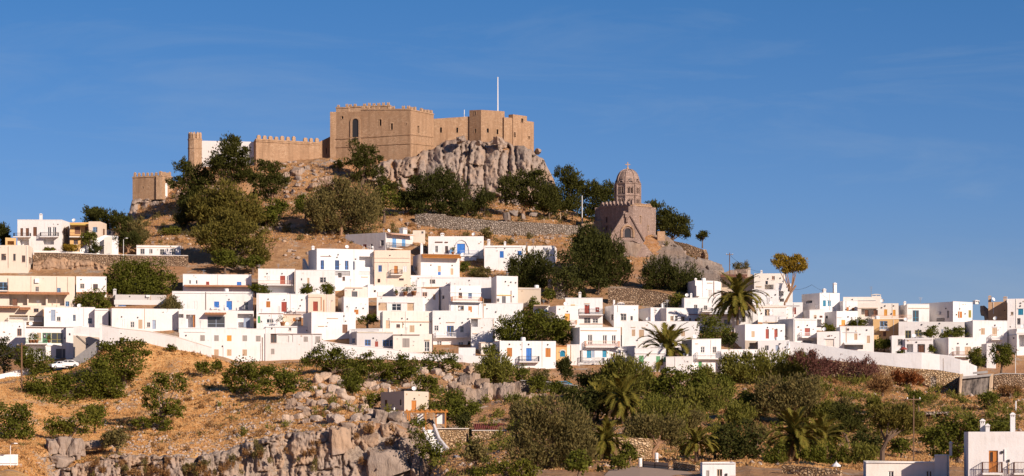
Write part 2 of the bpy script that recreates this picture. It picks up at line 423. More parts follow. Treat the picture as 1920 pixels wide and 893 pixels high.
# ------------------------------------------------------------------ terrain: heights given along lines across the hill
def rowz(z, Y): return HZ - z*F/Y
VR = lambda Y: 690 - (Y-530)/.39 + 8
ROWS = [
 (20, [(0, rowz(-9, 20))]),
 (200, [(0, rowz(-8.5, 200))]),
 (280, [(0, 915)]),
 (300, [(0, 925), (840, 925), (900, 899), (1920, 897)]),
 (340, [(0, 897), (60, 897), (100, 960), (800, 960), (850, 905), (950, 885), (1200, 876), (1920, 876)]),
 (400, [(30, 852), (90, 900), (120, 960), (800, 960), (820, 893), (860, 872), (1000, 838), (1200, 838), (1500, 846), (1920, 842)]),
 (424, [(0, 842), (60, 850), (100, 895), (125, 950), (788, 950), (815, 868), (850, 852), (1000, 818), (1200, 812), (1500, 818), (1920, 815)]),
 (432, [(0, 835), (90, 845), (110, 880), (153, 872), (214, 854), (275, 857), (400, 850), (485, 826), (570, 811), (620, 806), (690, 797), (740, 797), (772, 812), (797, 864), (815, 860), (850, 845), (1000, 808), (1200, 803), (1500, 808), (1920, 808)]),
 (450, [(0, 815), (60, 820), (130, 840), (200, 838), (275, 838), (400, 820), (485, 800), (570, 790), (640, 780), (700, 778), (750, 784), (790, 830), (830, 852), (880, 845), (1000, 786), (1200, 780), (1500, 782), (1700, 790), (1920, 790)]),
 (466, [(0, 790), (60, 800), (130, 815), (300, 812), (485, 778), (640, 757), (700, 772), (810, 776), (835, 812), (880, 805), (960, 800), (1000, 768), (1200, 762), (1500, 765), (1920, 775)]),
 (480, [(0, 765), (60, 770), (130, 790), (200, 790), (300, 785), (400, 765), (485, 755), (570, 745), (640, 737), (710, 772), (800, 772), (830, 790), (880, 770), (960, 757), (1080, 745), (1350, 748), (1500, 750), (1700, 757), (1920, 760)]),
 (500, [(0, 730), (60, 735), (130, 745), (250, 735), (400, 715), (485, 720), (570, 715), (640, 715), (710, 727), (800, 732), (850, 735), (980, 742), (1080, 737), (1200, 722), (1500, 727), (1700, 737), (1800, 752), (1920, 747)]),
 (515, [(0, 712), (60, 704), (130, 700), (190, 690), (250, 690), (330, 680), (400, 690), (450, 705), (570, 698), (640, 695), (700, 690), (800, 695), (900, 705), (980, 718), (1080, 720), (1200, 704), (1340, 710), (1500, 707), (1650, 717), (1800, 737), (1920, 730)]),
 (523, [(0, 707), (60, 700), (130, 690), (160, 682), (195, 655), (240, 640), (290, 650), (330, 656), (380, 662), (420, 674), (450, 688), (520, 683), (640, 675), (700, 673), (800, 677), (870, 682), (920, 690), (1080, 694), (1200, 697), (1300, 705), (1480, 700), (1560, 703), (1700, 713), (1800, 731), (1860, 727), (1920, 727)]),
 (530, [(0, 705), (130, 688), (160, 680), (200, 652), (240, 641), (330, 656), (420, 674), (450, 687), (640, 681), (800, 681), (920, 690), (1080, 692), (1200, 697), (1350, 702), (1480, 675), (1560, 682), (1700, 694), (1800, 705), (1920, 707)]),
 (550, [(0, VR(550)), (1400, 648), (1920, 655)]),
 (570, [(0, VR(570)), (1500, 600), (1700, 615), (1920, 628)]),
 (590, [(0, 546), (1300, 548), (1350, 552), (1420, 563), (1500, 583), (1600, 592), (1800, 613), (1920, 617)]),
 (610, [(0, 495), (1090, 495), (1140, 514), (1200, 522), (1290, 524), (1350, 536), (1420, 560), (1500, 593), (1600, 605), (1920, 635)]),
 (622, [(-400, 490), (0, 472), (250, 468), (350, 460), (640, 458), (800, 462), (1000, 462), (1090, 470), (1140, 496), (1220, 504), (1290, 508), (1345, 526), (1400, 545), (1500, 608), (1920, 648)]),
 (643, [(-400, 500), (0, 466), (150, 445), (240, 436), (300, 434), (400, 428), (480, 430), (560, 422), (640, 427), (780, 434), (900, 442), (1000, 444), (1080, 442), (1130, 450), (1220, 452), (1260, 466), (1320, 492), (1345, 512), (1400, 535), (1500, 625), (1920, 670)]),
 (649, [(-400, 505), (0, 465), (150, 440), (240, 424), (300, 424), (400, 415), (480, 418), (560, 412), (640, 416), (740, 408), (790, 406), (900, 416), (1000, 421), (1080, 426), (1130, 432), (1220, 440), (1260, 460), (1320, 494), (1345, 520), (1400, 545), (1500, 635), (1920, 680)]),
 (680, [(-400, 520), (0, 485), (150, 448), (230, 430), (250, 424), (300, 405), (400, 378), (480, 378), (560, 358), (640, 366), (740, 374), (790, 380), (900, 390), (1000, 394), (1060, 400), (1130, 417), (1220, 434), (1300, 485), (1400, 565), (1500, 660), (1920, 710)]),
 (690, [(-400, 530), (150, 455), (232, 440), (246, 385), (300, 380), (340, 356), (400, 336), (480, 330), (560, 326), (620, 324), (680, 340), (740, 356), (790, 368), (900, 378), (1000, 384), (1050, 396), (1130, 418), (1220, 440), (1300, 490), (1500, 670), (1920, 720)]),
 (703, [(-400, 540), (150, 465), (236, 450), (252, 374), (330, 345), (360, 314), (480, 307), (560, 303), (620, 297), (690, 300), (770, 297), (812, 292), (840, 282), (900, 274), (960, 280), (1000, 296), (1035, 352), (1060, 404), (1130, 428), (1300, 500), (1500, 680), (1920, 730)]),
 (725, [(-400, 560), (150, 490), (236, 470), (256, 400), (330, 352), (360, 318), (480, 302), (600, 294), (1000, 292), (1038, 362), (1060, 420), (1130, 450), (1300, 530), (1500, 690), (1920, 740)]),
 (790, [(-400, 620), (250, 480), (330, 400), (400, 340), (1000, 310), (1060, 440), (1300, 570), (1500, 710), (1920, 750)]),
 (950, [(-400, 720), (250, 640), (400, 520), (1000, 520), (1300, 690), (1920, 770)]),
 (1600, [(0, 835)]),
]
UG = np.arange(-520, 2441, 4.0)
YG = np.concatenate([np.arange(20, 380, 10.0), np.arange(380, 740, 1.0), np.arange(740, 1000, 10.0), np.arange(1000, 1601, 60.0)])
_rows = np.array([[r[0]] for r in ROWS])[:, 0]
_pp = np.array([np.interp(UG, [a for a, b in r[1]], [b for a, b in r[1]]) for r in ROWS])     # rows x U
_zz = (HZ - _pp)/F*_rows[:, None]
ZT = np.array([np.interp(YG, _rows, _zz[:, i]) for i in range(len(UG))])                          # U x Y
k = np.array([1, 2, 3, 2, 1.])/9
_sm = np.apply_along_axis(lambda a: np.convolve(np.pad(a, 2, 'edge'), k, 'valid'), 0, ZT)
_sm2 = np.apply_along_axis(lambda a: np.convolve(np.pad(a, 2, 'edge'), k, 'valid'), 1, _sm)
_w = ((YG > 385) & (YG < 735)).astype(float)[None, :]
ZT = _sm2*_w + _sm*(1-_w)
_X = (UG[:, None]-960)/F*YG[None, :]; _Yy = np.broadcast_to(YG[None, :], _X.shape)
vill = np.clip((YG-526)/6, 0, 1)*np.clip((618-YG)/8, 0, 1)
amp = (1 - .85*vill)[None, :]
cw = np.exp(-((YG-691)/14)**2)[None, :] + .8*np.exp(-((YG-430)/8)**2)[None, :]*((UG > 60) & (UG < 810))[:, None]
ZT = ZT + amp*(fbm(_X*.11, _Yy*.11, 0, 3, 3)*.9 + fbm(_X*.5, _Yy*.5, 0, 3, 9)*.30) + cw*np.abs(fbm(_X*.35, _Yy*.25, 0, 4, 21))*1.1
def gz(u, Y):
    """terrain height at photograph column u and distance Y (arrays allowed)"""
    u = np.asarray(u, float); Y = np.asarray(Y, float)
    a = np.clip((u-UG[0])/4.0, 0, len(UG)-1.001); i = a.astype(int); fa = a-i
    j = np.clip(np.searchsorted(YG, Y, 'right')-1, 0, len(YG)-2); fb = np.clip((Y-YG[j])/(YG[j+1]-YG[j]), 0, 1)
    return (ZT[i, j]*(1-fa)+ZT[i+1, j]*fa)*(1-fb) + (ZT[i, j+1]*(1-fa)+ZT[i+1, j+1]*fa)*fb
_YS = np.arange(290, 760, .5)
def hit(u, py, y0=290):
    """distance at which the slope first reaches image height py in column u"""
    Y = _YS[_YS >= y0]
    z = gz(np.full(len(Y), float(u)), Y)
    ok = np.nonzero(HZ - z*F/Y <= py)[0]
    return float(Y[ok[0]]) if len(ok) else 700.0
def on_ground(u, py, y0=290):
    Y = hit(u, py, y0)
    return Vector(((u-960)/F*Y, Y, float(gz(u, Y))))
nu, ny = ZT.shape
tv = np.stack([_X, _Yy, ZT], -1).reshape(-1, 3)
I, J = np.meshgrid(np.arange(nu-1), np.arange(ny-1), indexing='ij')
a = (I*ny+J).ravel()
hill = place('hillside', np_mesh('hillside', tv, np.stack([a, a+ny, a+ny+1, a+1], -1), M['ground'], True))
tag(hill, kind='structure')
gm = MB(); gm.quad((-30000, -4000, -11.5), (30000, -4000, -11.5), (30000, 42000, -11.5), (-30000, 42000, -11.5))
tag(gm.build('ground', M['ground']), kind='structure')
# ------------------------------------------------------------------ house builder
ALLH = []
def wallgrid(mb, O, U, W, z0, z1, holes, depth_dir):
    """a wall face with real openings; holes = (u0,u1,v0,v1,depth,back)"""
    O = Vector(O)
    def pt(u, z, d=0.0):
        p = O + U*u + depth_dir*d; return (p.x, p.y, z)
    holes = [h for h in holes if h[1] > .02 and h[0] < W-.02]
    holes = [(max(.03, h[0]), min(W-.03, h[1]), max(z0+.02, h[2]), min(z1-.05, h[3]), h[4], h[5]) for h in holes]
    holes = [h for h in holes if h[1]-h[0] > .08 and h[3]-h[2] > .08]
    us = sorted({0.0, W} | {h[0] for h in holes} | {h[1] for h in holes})
    vs = sorted({z0, z1} | {h[2] for h in holes} | {h[3] for h in holes})
    for i in range(len(us)-1):
        for j in range(len(vs)-1):
            a, b, c, d = us[i], us[i+1], vs[j], vs[j+1]
            if b-a < 1e-4 or d-c < 1e-4: continue
            mu, mv = (a+b)/2, (c+d)/2
            if any(h[0] < mu < h[1] and h[2] < mv < h[3] for h in holes): continue
            mb.quad(pt(a, c), pt(b, c), pt(b, d), pt(a, d))
    for (a, b, c, d, dep, back) in holes:
        mb.quad(pt(a, c), pt(a, c, dep), pt(b, c, dep), pt(b, c))
        mb.quad(pt(a, d), pt(b, d), pt(b, d, dep), pt(a, d, dep))
        mb.quad(pt(a, c), pt(a, d), pt(a, d, dep), pt(a, c, dep))
        mb.quad(pt(b, c), pt(b, c, dep), pt(b, d, dep), pt(b, d))
        if back: mb.quad(pt(a, c, dep), pt(b, c, dep), pt(b, d, dep), pt(a, d, dep))
    return holes

def railing(mb, pts, h, sp=.14, r=.014):
    """bars, posts and rails along a 3d polyline of floor points"""
    for a, b in zip(pts[:-1], pts[1:]):
        a, b = Vector(a), Vector(b); n = max(1, int((b-a).length/sp))
        for i in range(n+1):
            p = a.lerp(b, i/n); rr = r*1.8 if i in (0, n) else r
            mb.box(p.x-rr, p.y-rr, p.z, p.x+rr, p.y+rr, p.z+h)
        for zz, q in ((h, .03), (.08, .018)):
            d = (b-a).normalized(); s = Vector((-d.y, d.x, 0)).normalized()*q
            c = Vector((0, 0, zz)); t = Vector((0, 0, zz+2*q))
            mb.hexa([a-s+c, b-s+c, b+s+c, a+s+c, a-s+t, b-s+t, b+s+t, a+s+t])

def fill(kind, O, U, Nn, h, col, root):
    """window, shutter or door set back inside one opening"""
    a, b, c, d, dep, _ = h; w, hh = b-a, d-c
    O = Vector(O); col = col or 'wt'
    pm = M.get('p_'+col) or M[col]
    di = -(dep-.03)
    def B(mb, u0, u1, n0, n1, z0, z1): mb.obox((O.x, O.y, 0), U, Nn, a+u0, a+u1, di+n0, di+n1, c+z0, c+z1)
    if kind == 'w' or kind == 'g':
        f = MB(); t = min(.09, w*.12)
        B(f, 0, w, 0, .07, 0, t); B(f, 0, w, 0, .07, hh-t, hh)
        B(f, 0, t, 0, .07, t, hh-t); B(f, w-t, w, 0, .07, t, hh-t)
        if w > .55: B(f, w/2-t*.6, w/2+t*.6, 0, .075, t, hh-t)
        if kind == 'g': B(f, t, w-t, 0, .065, hh*.33, hh*.33+t*.8)
        elif hh > .9: B(f, t, w-t, 0, .065, hh*.55, hh*.55+t*.6)
        o = f.build('window' if kind == 'w' else 'glazed_door', pm, root)
        p = MB(); B(p, .01, w-.01, -.02, .02, .01, hh-.01); p.build('pane', M['glass'], o)
        if kind == 'w' and w > .5:
            s = MB(); s.obox((O.x, O.y, 0), U, Nn, a-.06, b+.06, .003, .10, c-.07, c-.003); s.build('sill', M['wc'], o)
    elif kind == 's':
        f = MB(); t = .07; lv = 2 if w > .7 else 1
        for q in range(lv):
            x0, x1 = w*q/lv+.012, w*(q+1)/lv-.012
            B(f, x0, x0+t, 0, .08, 0, hh); B(f, x1-t, x1, 0, .08, 0, hh)
            B(f, x0+t, x1-t, 0, .08, 0, t); B(f, x0+t, x1-t, 0, .08, hh-t, hh)
            B(f, x0+t, x1-t, -.02, .02, t, hh-t)
            n = max(3, min(9, int(hh/.16)))
            for i in range(n):
                z = t+(hh-2*t)*(i+.2)/n; B(f, x0+t, x1-t, .02, .055, z, z+(hh-2*t)/n*.5)
        f.build('shutter', pm, root)
    elif kind == 'd':
        f = MB(); t = .11
        B(f, 0, w, -.02, .03, 0, hh)
        B(f, 0, t, .03, .07, 0, hh); B(f, w-t, w, .03, .07, 0, hh)
        for z in (0, hh*.42, hh-t): B(f, t, w-t, .03, .065, z, z+t)
        if w > .9: B(f, w/2-.06, w/2+.06, .03, .068, t, hh-t)
        o = f.build('door', pm, root)
        k = MB(); B(k, w*.84-.02, w*.84+.04, .07, .12, hh*.47, hh*.47+.12); k.build('handle', M['iron'], o)
    elif kind == 'v':                                # roller door
        f = MB(); n = max(4, int(hh/.22))
        for i in range(n): B(f, 0, w, 0, .05, hh*i/n, hh*(i+.86)/n)
        B(f, 0, w, -.03, .01, 0, hh); f.build('roller_door', pm, root)

def house(label, x0, xc, x2, top, base, m='wh', ops='', th=None, Y=None, D=8.0, rt=0, name='whitewashed_house',
          down=3.5, par=.28, cat='house', lm=None, dz=0.0, group=None):
    if Y is None: Y = Yv(base)
    ppm = F/Y
    av = math.atan((xc-960)/F)                 # bearing of the house; th is its turn away from facing the camera
    if x0 < xc:
        s = (xc-x0)/ppm
        if th is None: th = math.asin(min(.62, s/D))
        else: th = R(th)
        D = s/math.sin(th)
    elif rt > 0:
        th = -math.asin(min(.62, rt/ppm/D)); D = rt/ppm/math.sin(-th)
    else:
        th = R(th) if th is not None else 0.0
    W = (x2-xc)/ppm/math.cos(th)
    H = (base-top)/ppm
    root = empty(name, P(xc, base, Y), th-av, label, cat, group)
    root['W'] = W; ALLH.append((root, W, D, H, Y, xc, base))
    X, Yx = Vector((1, 0, 0)), Vector((0, 1, 0))
    cs = math.cos(th)
    holesF, holesL, holesR, todo = [], [], [], []
    for item in ops.split('|'):
        t = item.split()
        if not t: continue
        k = t[0]; v = [float(q) for q in t[1:5] if q.replace('.', '').replace('-', '').isdigit()]
        col = t[-1] if not t[-1].replace('.', '').replace('-', '').isdigit() else None
        side = 'F'
        if k[0] in 'LR' and len(k) > 1: side, k = k[0], k[1:]
        if side == 'F': u = (v[0]-xc)/ppm/cs
        elif side == 'L': u = (v[0]-x0)/ppm/math.sin(th)
        else: u = (v[0]-x2)/ppm/math.sin(-th)
        z = (base-v[1])/ppm
        sc = cs if side == 'F' else abs(math.sin(th))
        w = v[2]/ppm/sc if len(v) > 2 else 0; hh = v[3]/ppm if len(v) > 3 else 0
        if k in 'wsdgonv':
            dep = {'w': .18, 's': .10, 'd': .20, 'g': .20, 'o': 1.5, 'n': .12, 'v': .2}[k]
            hd = [u, u+w, z-hh, z, dep, k in 'on']
            {'F': holesF, 'L': holesL, 'R': holesR}[side].append(hd); todo.append((side, k, hd, col))
        else: todo.append((side, k, (u, z, w, hh), col))
    wm = M[m]; mb = MB(); z0, z1 = -down, H
    jx = [rnd.uniform(-.03, .03) for _ in range(4)]
    frames = {'F': (Vector((0, 0, 0)), X, -Yx), 'L': (Vector((0, D, 0)), -Yx, -X), 'R': (Vector((W, 0, 0)), Yx, X)}
    wallgrid(mb, (0, 0, 0), X, W, z0, z1, holesF, Yx)
    wallgrid(mb, (0, D, 0), -Yx, D, z0, z1, holesL, X)
    wallgrid(mb, (W, 0, 0), Yx, D, z0, z1, holesR, -X)
    mb.quad((W, D, z0), (0, D, z0), (0, D, z1), (W, D, z1))
    e = .28; zr = z1-par
    ring = [(0, 0), (W, 0), (W, D), (0, D)]; rin = [(e, e), (W-e, e), (W-e, D-e), (e, D-e)]
    for i in range(4):
        j = (i+1) % 4
        mb.quad((*ring[i], z1), (*ring[j], z1), (*rin[j], z1), (*rin[i], z1))
        mb.quad((*rin[i], z1), (*rin[j], z1), (*rin[j], zr), (*rin[i], zr))
    if m == 'wh' and par > 0 and rnd.random() < .55:          # lime drip edge along the parapet
        mb.box(-.04, -.05, z1-.05, W+.04, e, z1+.05)
    cj = [rnd.uniform(-.09, .09) for _ in range(4)]; ln = rnd.uniform(-.008, .008)       # nothing was built with a level
    def settle(p):
        a_, b_ = min(1, max(0, p[0]/W)), min(1, max(0, p[1]/D)); z = p[2]
        if z > zr-.02: z += cj[0]*(1-a_)*(1-b_)+cj[1]*a_*(1-b_)+cj[2]*a_*b_+cj[3]*(1-a_)*b_
        return (p[0], p[1], z)
    mb.v = [settle(p) for p in mb.v]
    mb.build('wall', wm, root)
    rf = MB(); rf.quad((*rin[0], zr-.1), (*rin[1], zr-.1), (*rin[2], zr-.1), (*rin[3], zr-.1)); rf.build('roof', M['gy'], root)
    for side, k, g, col in todo:
        O, U, Nn = frames[side]
        pm = M.get('p_'+(col or 'wt')) or M.get(col) or M['p_wt']
        if side == 'L': pass
        if k in 'wsdgv':
            WW = W if side == 'F' else D
            h = (max(.03, g[0]), min(WW-.03, g[1]), max(z0+.02, g[2]), min(z1-.05, g[3]), g[4], 0)
            if h[1]-h[0] > .08 and h[3]-h[2] > .08: 
                # openings on the left wall run from its far end
                fill(k, O, U, Nn, h, col, root)
            continue
        if k == 'o' or k == 'n': continue
        u, z, w, hh = g
        def B(mb, u0, u1, n0, n1, a, b): mb.obox((O.x, O.y, 0), U, Nn, u0, u1, n0, n1, a, b)
        if k == 'b' or k == 'f':
            pr = 1.15
            f = MB(); B(f, u, u+w, .003, pr, z-.2, z)
            o = f.build('balcony', M['wc'] if m != 'wh' else M['wh'], root)
            if k == 'b':
                r = MB(); q = lambda uu, n: tuple((O + U*uu + Nn*n)[:2])+(z,)
                railing(r, [q(u+.04, .05), q(u+.04, pr-.05), q(u+w-.04, pr-.05), q(u+w-.04, .05)], max(.6, min(1.1, hh)))
                r.build('railing', pm, o)
        elif k == 'i':                                # railing along a terrace edge
            r = MB(); q = lambda uu: tuple((O + U*uu + Nn*.06)[:2])+(z-hh,)
            railing(r, [q(u), q(u+w)], hh); r.build('railing', pm, root)
        elif k == 'c':                                # chimney with vent caps
            f = MB(); y0 = min(D-1, rnd.uniform(.6, 1.6)); zt = max(z, H+.5)
            f.box(u, y0, zr, u+w, y0+max(.45, w*.8), zt-.35); o = f.build('chimney', wm, root)
            c = MB(); d = max(.45, w*.8)
            for sx in (u, u+w-.12, u+w/2-.06): c.box(sx, y0+.02, zt-.35, sx+.12, y0+d-.02, zt-.12)
            c.box(u-.05, y0-.05, zt-.12, u+w+.05, y0+d+.05, zt-.03)
            c.hexa([(u-.03, y0-.03, zt-.03), (u+w+.03, y0-.03, zt-.03), (u+w+.03, y0+d+.03, zt-.03), (u-.03, y0+d+.03, zt-.03),
                    (u+w*.35, y0+d*.35, zt+.14), (u+w*.65, y0+d*.35, zt+.14), (u+w*.65, y0+d*.65, zt+.14), (u+w*.35, y0+d*.65, zt+.14)])
            c.build('cap', wm, o)
        elif k == 'l':
            f = MB(); B(f, u, u+w, .002, .14, z-max(.08, hh), z); f.build('moulding', pm, root)
        elif k == 'r':                                # sloping canopy, tiles showing as rolls along its edge
            pr = 1.7; f = MB(); p0, p1 = O+U*u, O+U*(u+w); n = Nn*pr
            zb = z-max(.25, hh)
            f.hexa([(p0+n).to_2d().to_3d()+Vector((0,0,zb)), (p1+n).to_2d().to_3d()+Vector((0,0,zb)), Vector((p1.x, p1.y, z-.1))+Nn*.004, Vector((p0.x, p0.y, z-.1))+Nn*.004,
                    (p0+n).to_2d().to_3d()+Vector((0,0,zb+.12)), (p1+n).to_2d().to_3d()+Vector((0,0,zb+.12)), Vector((p1.x, p1.y, z))+Nn*.004, Vector((p0.x, p0.y, z))+Nn*.004])
            o = f.build('canopy', pm, root)
            if col in ('tile', 'dtile', 'rs', 'owood'):
                t_ = MB(); nn = max(3, int(w/.28))
                for i in range(nn):
                    c0 = O+U*(u+w*(i+.5)/nn)
                    t_.tube([(c0+Nn*(pr+.03)).to_2d().to_3d()+Vector((0,0,zb+.10)), (c0+Nn*.05).to_2d().to_3d()+Vector((0,0,z-.02))], .10, 5)
                t_.build('tile_row', pm, o)
        elif k == 'k':
            f = MB(); B(f, u-.11, u+.11, .003, .16, z-.13, z+.13); f.build('wall_lamp', M['iron'], root)
        elif k == 'p':
            f = MB(); B(f, u, u+.11, .003, .11, z-hh, z); f.build('drainpipe', pm, root)
        elif k == 'x':
            f = MB(); B(f, u, u+w, .05, .40, z-hh, z); B(f, u+.1, u+w-.1, .4, .43, z-hh+.1, z-.1); f.build('ac_unit', pm, root)
        elif k == 'q':                                # projecting block: porch, terrace front or lower room
            f = MB(); B(f, u, u+w, -.5, 1.3, z-hh, z); f.build('terrace_wall', M.get(col) or wm, root)
        elif k == 'e':
            f = MB(); zc = max(H, z); yy = .8
            f.tube([(u, yy, H-.3), (u, yy, zc)], .04, 5)
            o = f.build('dish_mast', M['steel'], root)
            g2 = MB(); pr = [(0, 0), (.2, .03), (.38, .10), (.45, .16)]
            g2.lathe(pr, 14); me = g2.mesh('satellite_dish', M['p_wt'], True)
            place('satellite_dish', me, o, (u, yy-.1, zc), (R(62), 0, R(rnd.uniform(-30, 40))))
        elif k == 't':
            f = MB(); f.tube([(u, .7, H-.3), (u, .7, max(H+1, z))], .05, 5)
            for q in range(3): f.box(u-.45+.1*q, .67, max(H+1, z)-.2-.35*q, u+.45-.1*q, .72, max(H+1, z)-.16-.35*q)
            f.build('aerial', M['steel'], root)
        elif k == 'z':
            f = MB(); f.lathe([(0, .0), (.5, 0), (.55, .1), (.55, .9), (.45, 1.02), (0, 1.05)], 14, (u, 1.8, zr+.05)); f.build('water_tank', M['p_wt'], root, True)
        elif k == 'A':                                # round arched moulding; u = centre, w = radius
            f = MB(); w = w/2; c0 = O+U*(u+w); pts = []
            for i in range(17):
                t_ = math.pi*i/16; p = c0+U*(-w*math.cos(t_))+Nn*.08; pts.append((p.x, p.y, z-hh+ (hh)*math.sin(t_)))
            f.tube(pts, .13, 6); f.build('arch', pm, root)
        elif k == 'h':                                # iron stair or stepped flight, seen from the side
            f = MB(); n = max(5, int(hh/.2))
            for i in range(n):
                B(f, u+w*i/n, u+w*(i+1)/n, .004, 1.1, z-hh, z-hh+hh*(i+1)/n) if col != 'down' else B(f, u+w*(n-1-i)/n, u+w*(n-i)/n, .004, 1.1, z-hh, z-hh+hh*(i+1)/n)
            f.build('stair', wm, root)
    return root
# ------------------------------------------------------------------ plants
def leaf_cloud(lobes, n, size, rng, style='broad'):
    """lobes: (cx,cy,cz,rx,ry,rz); returns vertices and quads of many small leaf sprays set in clumps"""
    lobes = np.asarray(lobes, float)
    area = (lobes[:, 3]*lobes[:, 5])**.9; pr = area/area.sum()
    per = 22; K = max(4, n//per)
    li = rng.choice(len(lobes), K, p=pr)
    d = rng.normal(size=(K, 3)); d /= np.linalg.norm(d, axis=1)[:, None]
    rr = np.where(rng.random(K) < .72, rng.uniform(.74, 1.20, K), rng.uniform(.25, .8, K))
    c = lobes[li, :3] + d*lobes[li, 3:]*rr[:, None]
    out = d*1.0
    sg = np.minimum(lobes[li, 3], lobes[li, 5])*.17+size*.5
    ci = np.repeat(np.arange(K), per); m = len(ci)
    sq = np.array([1, 1, .75]) if style != 'spray' else np.array([.8, .8, 1.25])
    p = c[ci] + rng.normal(size=(m, 3))*sg[ci][:, None]*sq
    o = out[ci]
    if style == 'broad':
        nrm = o*.55 + rng.normal(size=(m, 3))*.7 + np.array([0, 0, .35])
        L, Wd = size*rng.uniform(.7, 1.3, m), size*rng.uniform(.6, .9, m)
        t = np.cross(nrm, rng.normal(size=(m, 3)))
    else:
        t = o*.8 + rng.normal(size=(m, 3))*.55 + np.array([0, 0, .75 if style == 'needle' else 1.0])
        nrm = np.cross(t, rng.normal(size=(m, 3)))
        L, Wd = size*rng.uniform(1.1, 1.9, m), size*rng.uniform(.38, .62, m)
    nrm /= np.linalg.norm(nrm, axis=1)[:, None]+1e-9; t /= np.linalg.norm(t, axis=1)[:, None]+1e-9
    b = np.cross(nrm, t)
    a1 = t*L[:, None]*.5; b1 = b*Wd[:, None]*.5
    V = np.stack([p-a1-b1*.5, p-a1*.1-b1*1.0+nrm*(size*.05), p+a1, p-a1*.1+b1*1.0+nrm*(size*.05)], 1).reshape(-1, 3)
    return V, np.arange(m*4).reshape(-1, 4)

def auto_lobes(w, h, rng, shape='round', zb=0.0):
    """uneven lobes filling a crown w wide and h high whose underside is at zb"""
    L = []
    rx, rz = w/2, h/2
    if shape == 'cone': L += [(0, 0, zb+h*.25, rx*.8, rx*.8, h*.26), (rx*.1, 0, zb+h*.5, rx*.62, rx*.6, h*.25), (-rx*.08, 0, zb+h*.75, rx*.40, rx*.4, h*.22)]; n = 7
    elif shape == 'flat': L += [(0, 0, zb+h*.55, rx*.8, rx*.7, rz*.55)]; n = 10
    else: L += [(0, 0, zb+h*.5, rx*.66, rx*.62, rz*.66)]; n = 9
    for i in range(n):
        a = rng.uniform(0, 2*math.pi); e = rng.uniform(-.7, 1.1)
        k = rng.uniform(.5, .72)
        wz = rz*math.sin(e)*k
        ww = rx*k*max(.3, math.cos(e)) if shape != 'cone' else rx*k*(.9-.7*max(0, math.sin(e)))
        q = rng.uniform(.26, .44)
        L.append((ww*math.cos(a), ww*math.sin(a), zb+h*.5+wz, rx*q, rx*q, min(rx, rz)*q*rng.uniform(.75, 1.1)))
    return L

ALLT = []
def tree(label, x, ytop, ybase, w, mat='green', style='broad', shape='round', trunk=.18, size=.34, dens=1.0, name='tree', cat='tree',
         group=None, Y=None, lean=0.0, lobes=None, gy=None, bark='bark', n=None, y0=290):
    """x, ytop, ybase, w in photograph pixels; trunk = share of the height that is bare; lobes overrides with (cx,cy,rx,ry) pixels"""
    sd = int(x*7+ytop*13) & 0xffff; rng = np.random.default_rng(sd)
    if Y is None: Y = hit(x, ybase, y0)
    ppm = F/Y
    z0 = float(gz(x, Y)) if gy is None else (HZ-gy)/F*Y
    if gy is None and (HZ-ytop)/F*Y-z0 < .5*(ybase-ytop)/ppm:
        Y = hit(x, ybase, y0); ppm = F/Y; z0 = float(gz(x, Y))
    base = Vector(((x-960)/F*Y, Y, z0))
    zt = (HZ-ytop)/F*Y - z0
    W = w/ppm; zb = max(.05, zt*trunk); h = zt-zb
    root = empty(name, base, 0, label, cat, group)
    if lobes:
        LB = []
        for (cx, cy, rx, ry) in lobes:
            LB.append(((cx-x)/ppm, rng.uniform(-.5, .5)*rx/ppm, (HZ-cy)/F*Y-z0, rx/ppm, min(rx, ry*1.3)/ppm, ry/ppm))
            for q in range(3):        # smaller offshoots so that the outline is uneven
                a = rng.uniform(0, 6.28); k = rng.uniform(.22, .42)
                LB.append((LB[-1-q][0]+math.cos(a)*rx/ppm*.9, LB[-1-q][1]+rng.uniform(-.4, .4)*rx/ppm, LB[-1-q][2]+math.sin(a)*ry/ppm*.9, rx/ppm*k, rx/ppm*k, ry/ppm*k))
    else:
        LB = [(a+lean*W, b, c, d, e, f) for (a, b, c, d, e, f) in auto_lobes(W, h, rng, shape, zb)]
    area = sum(l[3]*l[5] for l in LB)*3.1
    cnt = int(min(30000, max(400, area*dens*(.34/size)**2*(78 if style == 'broad' else 112)))) if n is None else n
    V, Fc = leaf_cloud(LB, cnt, size, rng, style)
    place('crown', np_mesh('crown', V, Fc, M[mat]), root)
    tr = MB(); r0 = max(.07, min(.45, W*.035+.05))
    LBs = sorted(LB, key=lambda l: -l[3]*l[5])[:6]
    cx, cy, cz = LBs[0][0], LBs[0][1], max(zb*.9, LBs[0][2]*.55)
    pts = [(0, 0, -.5), (cx*.1+rng.uniform(-.1, .1), cy*.1, cz*.4), (cx*.45, cy*.4, cz*.75), (cx*.8, cy*.8, cz)]
    tr.tube(pts, [r0*1.25, r0, r0*.8, r0*.6], 7)
    for l in LBs:
        p0 = Vector(pts[2]); p1 = Vector(l[:3])*.92; mid = p0.lerp(p1, .5)+Vector((rng.uniform(-.2, .2), rng.uniform(-.2, .2), .15))
        tr.tube([p0, mid, p1], [r0*.55, r0*.38, r0*.15], 5)
    tr.build('trunk', M[bark], root)
    ALLT.append(root); return root

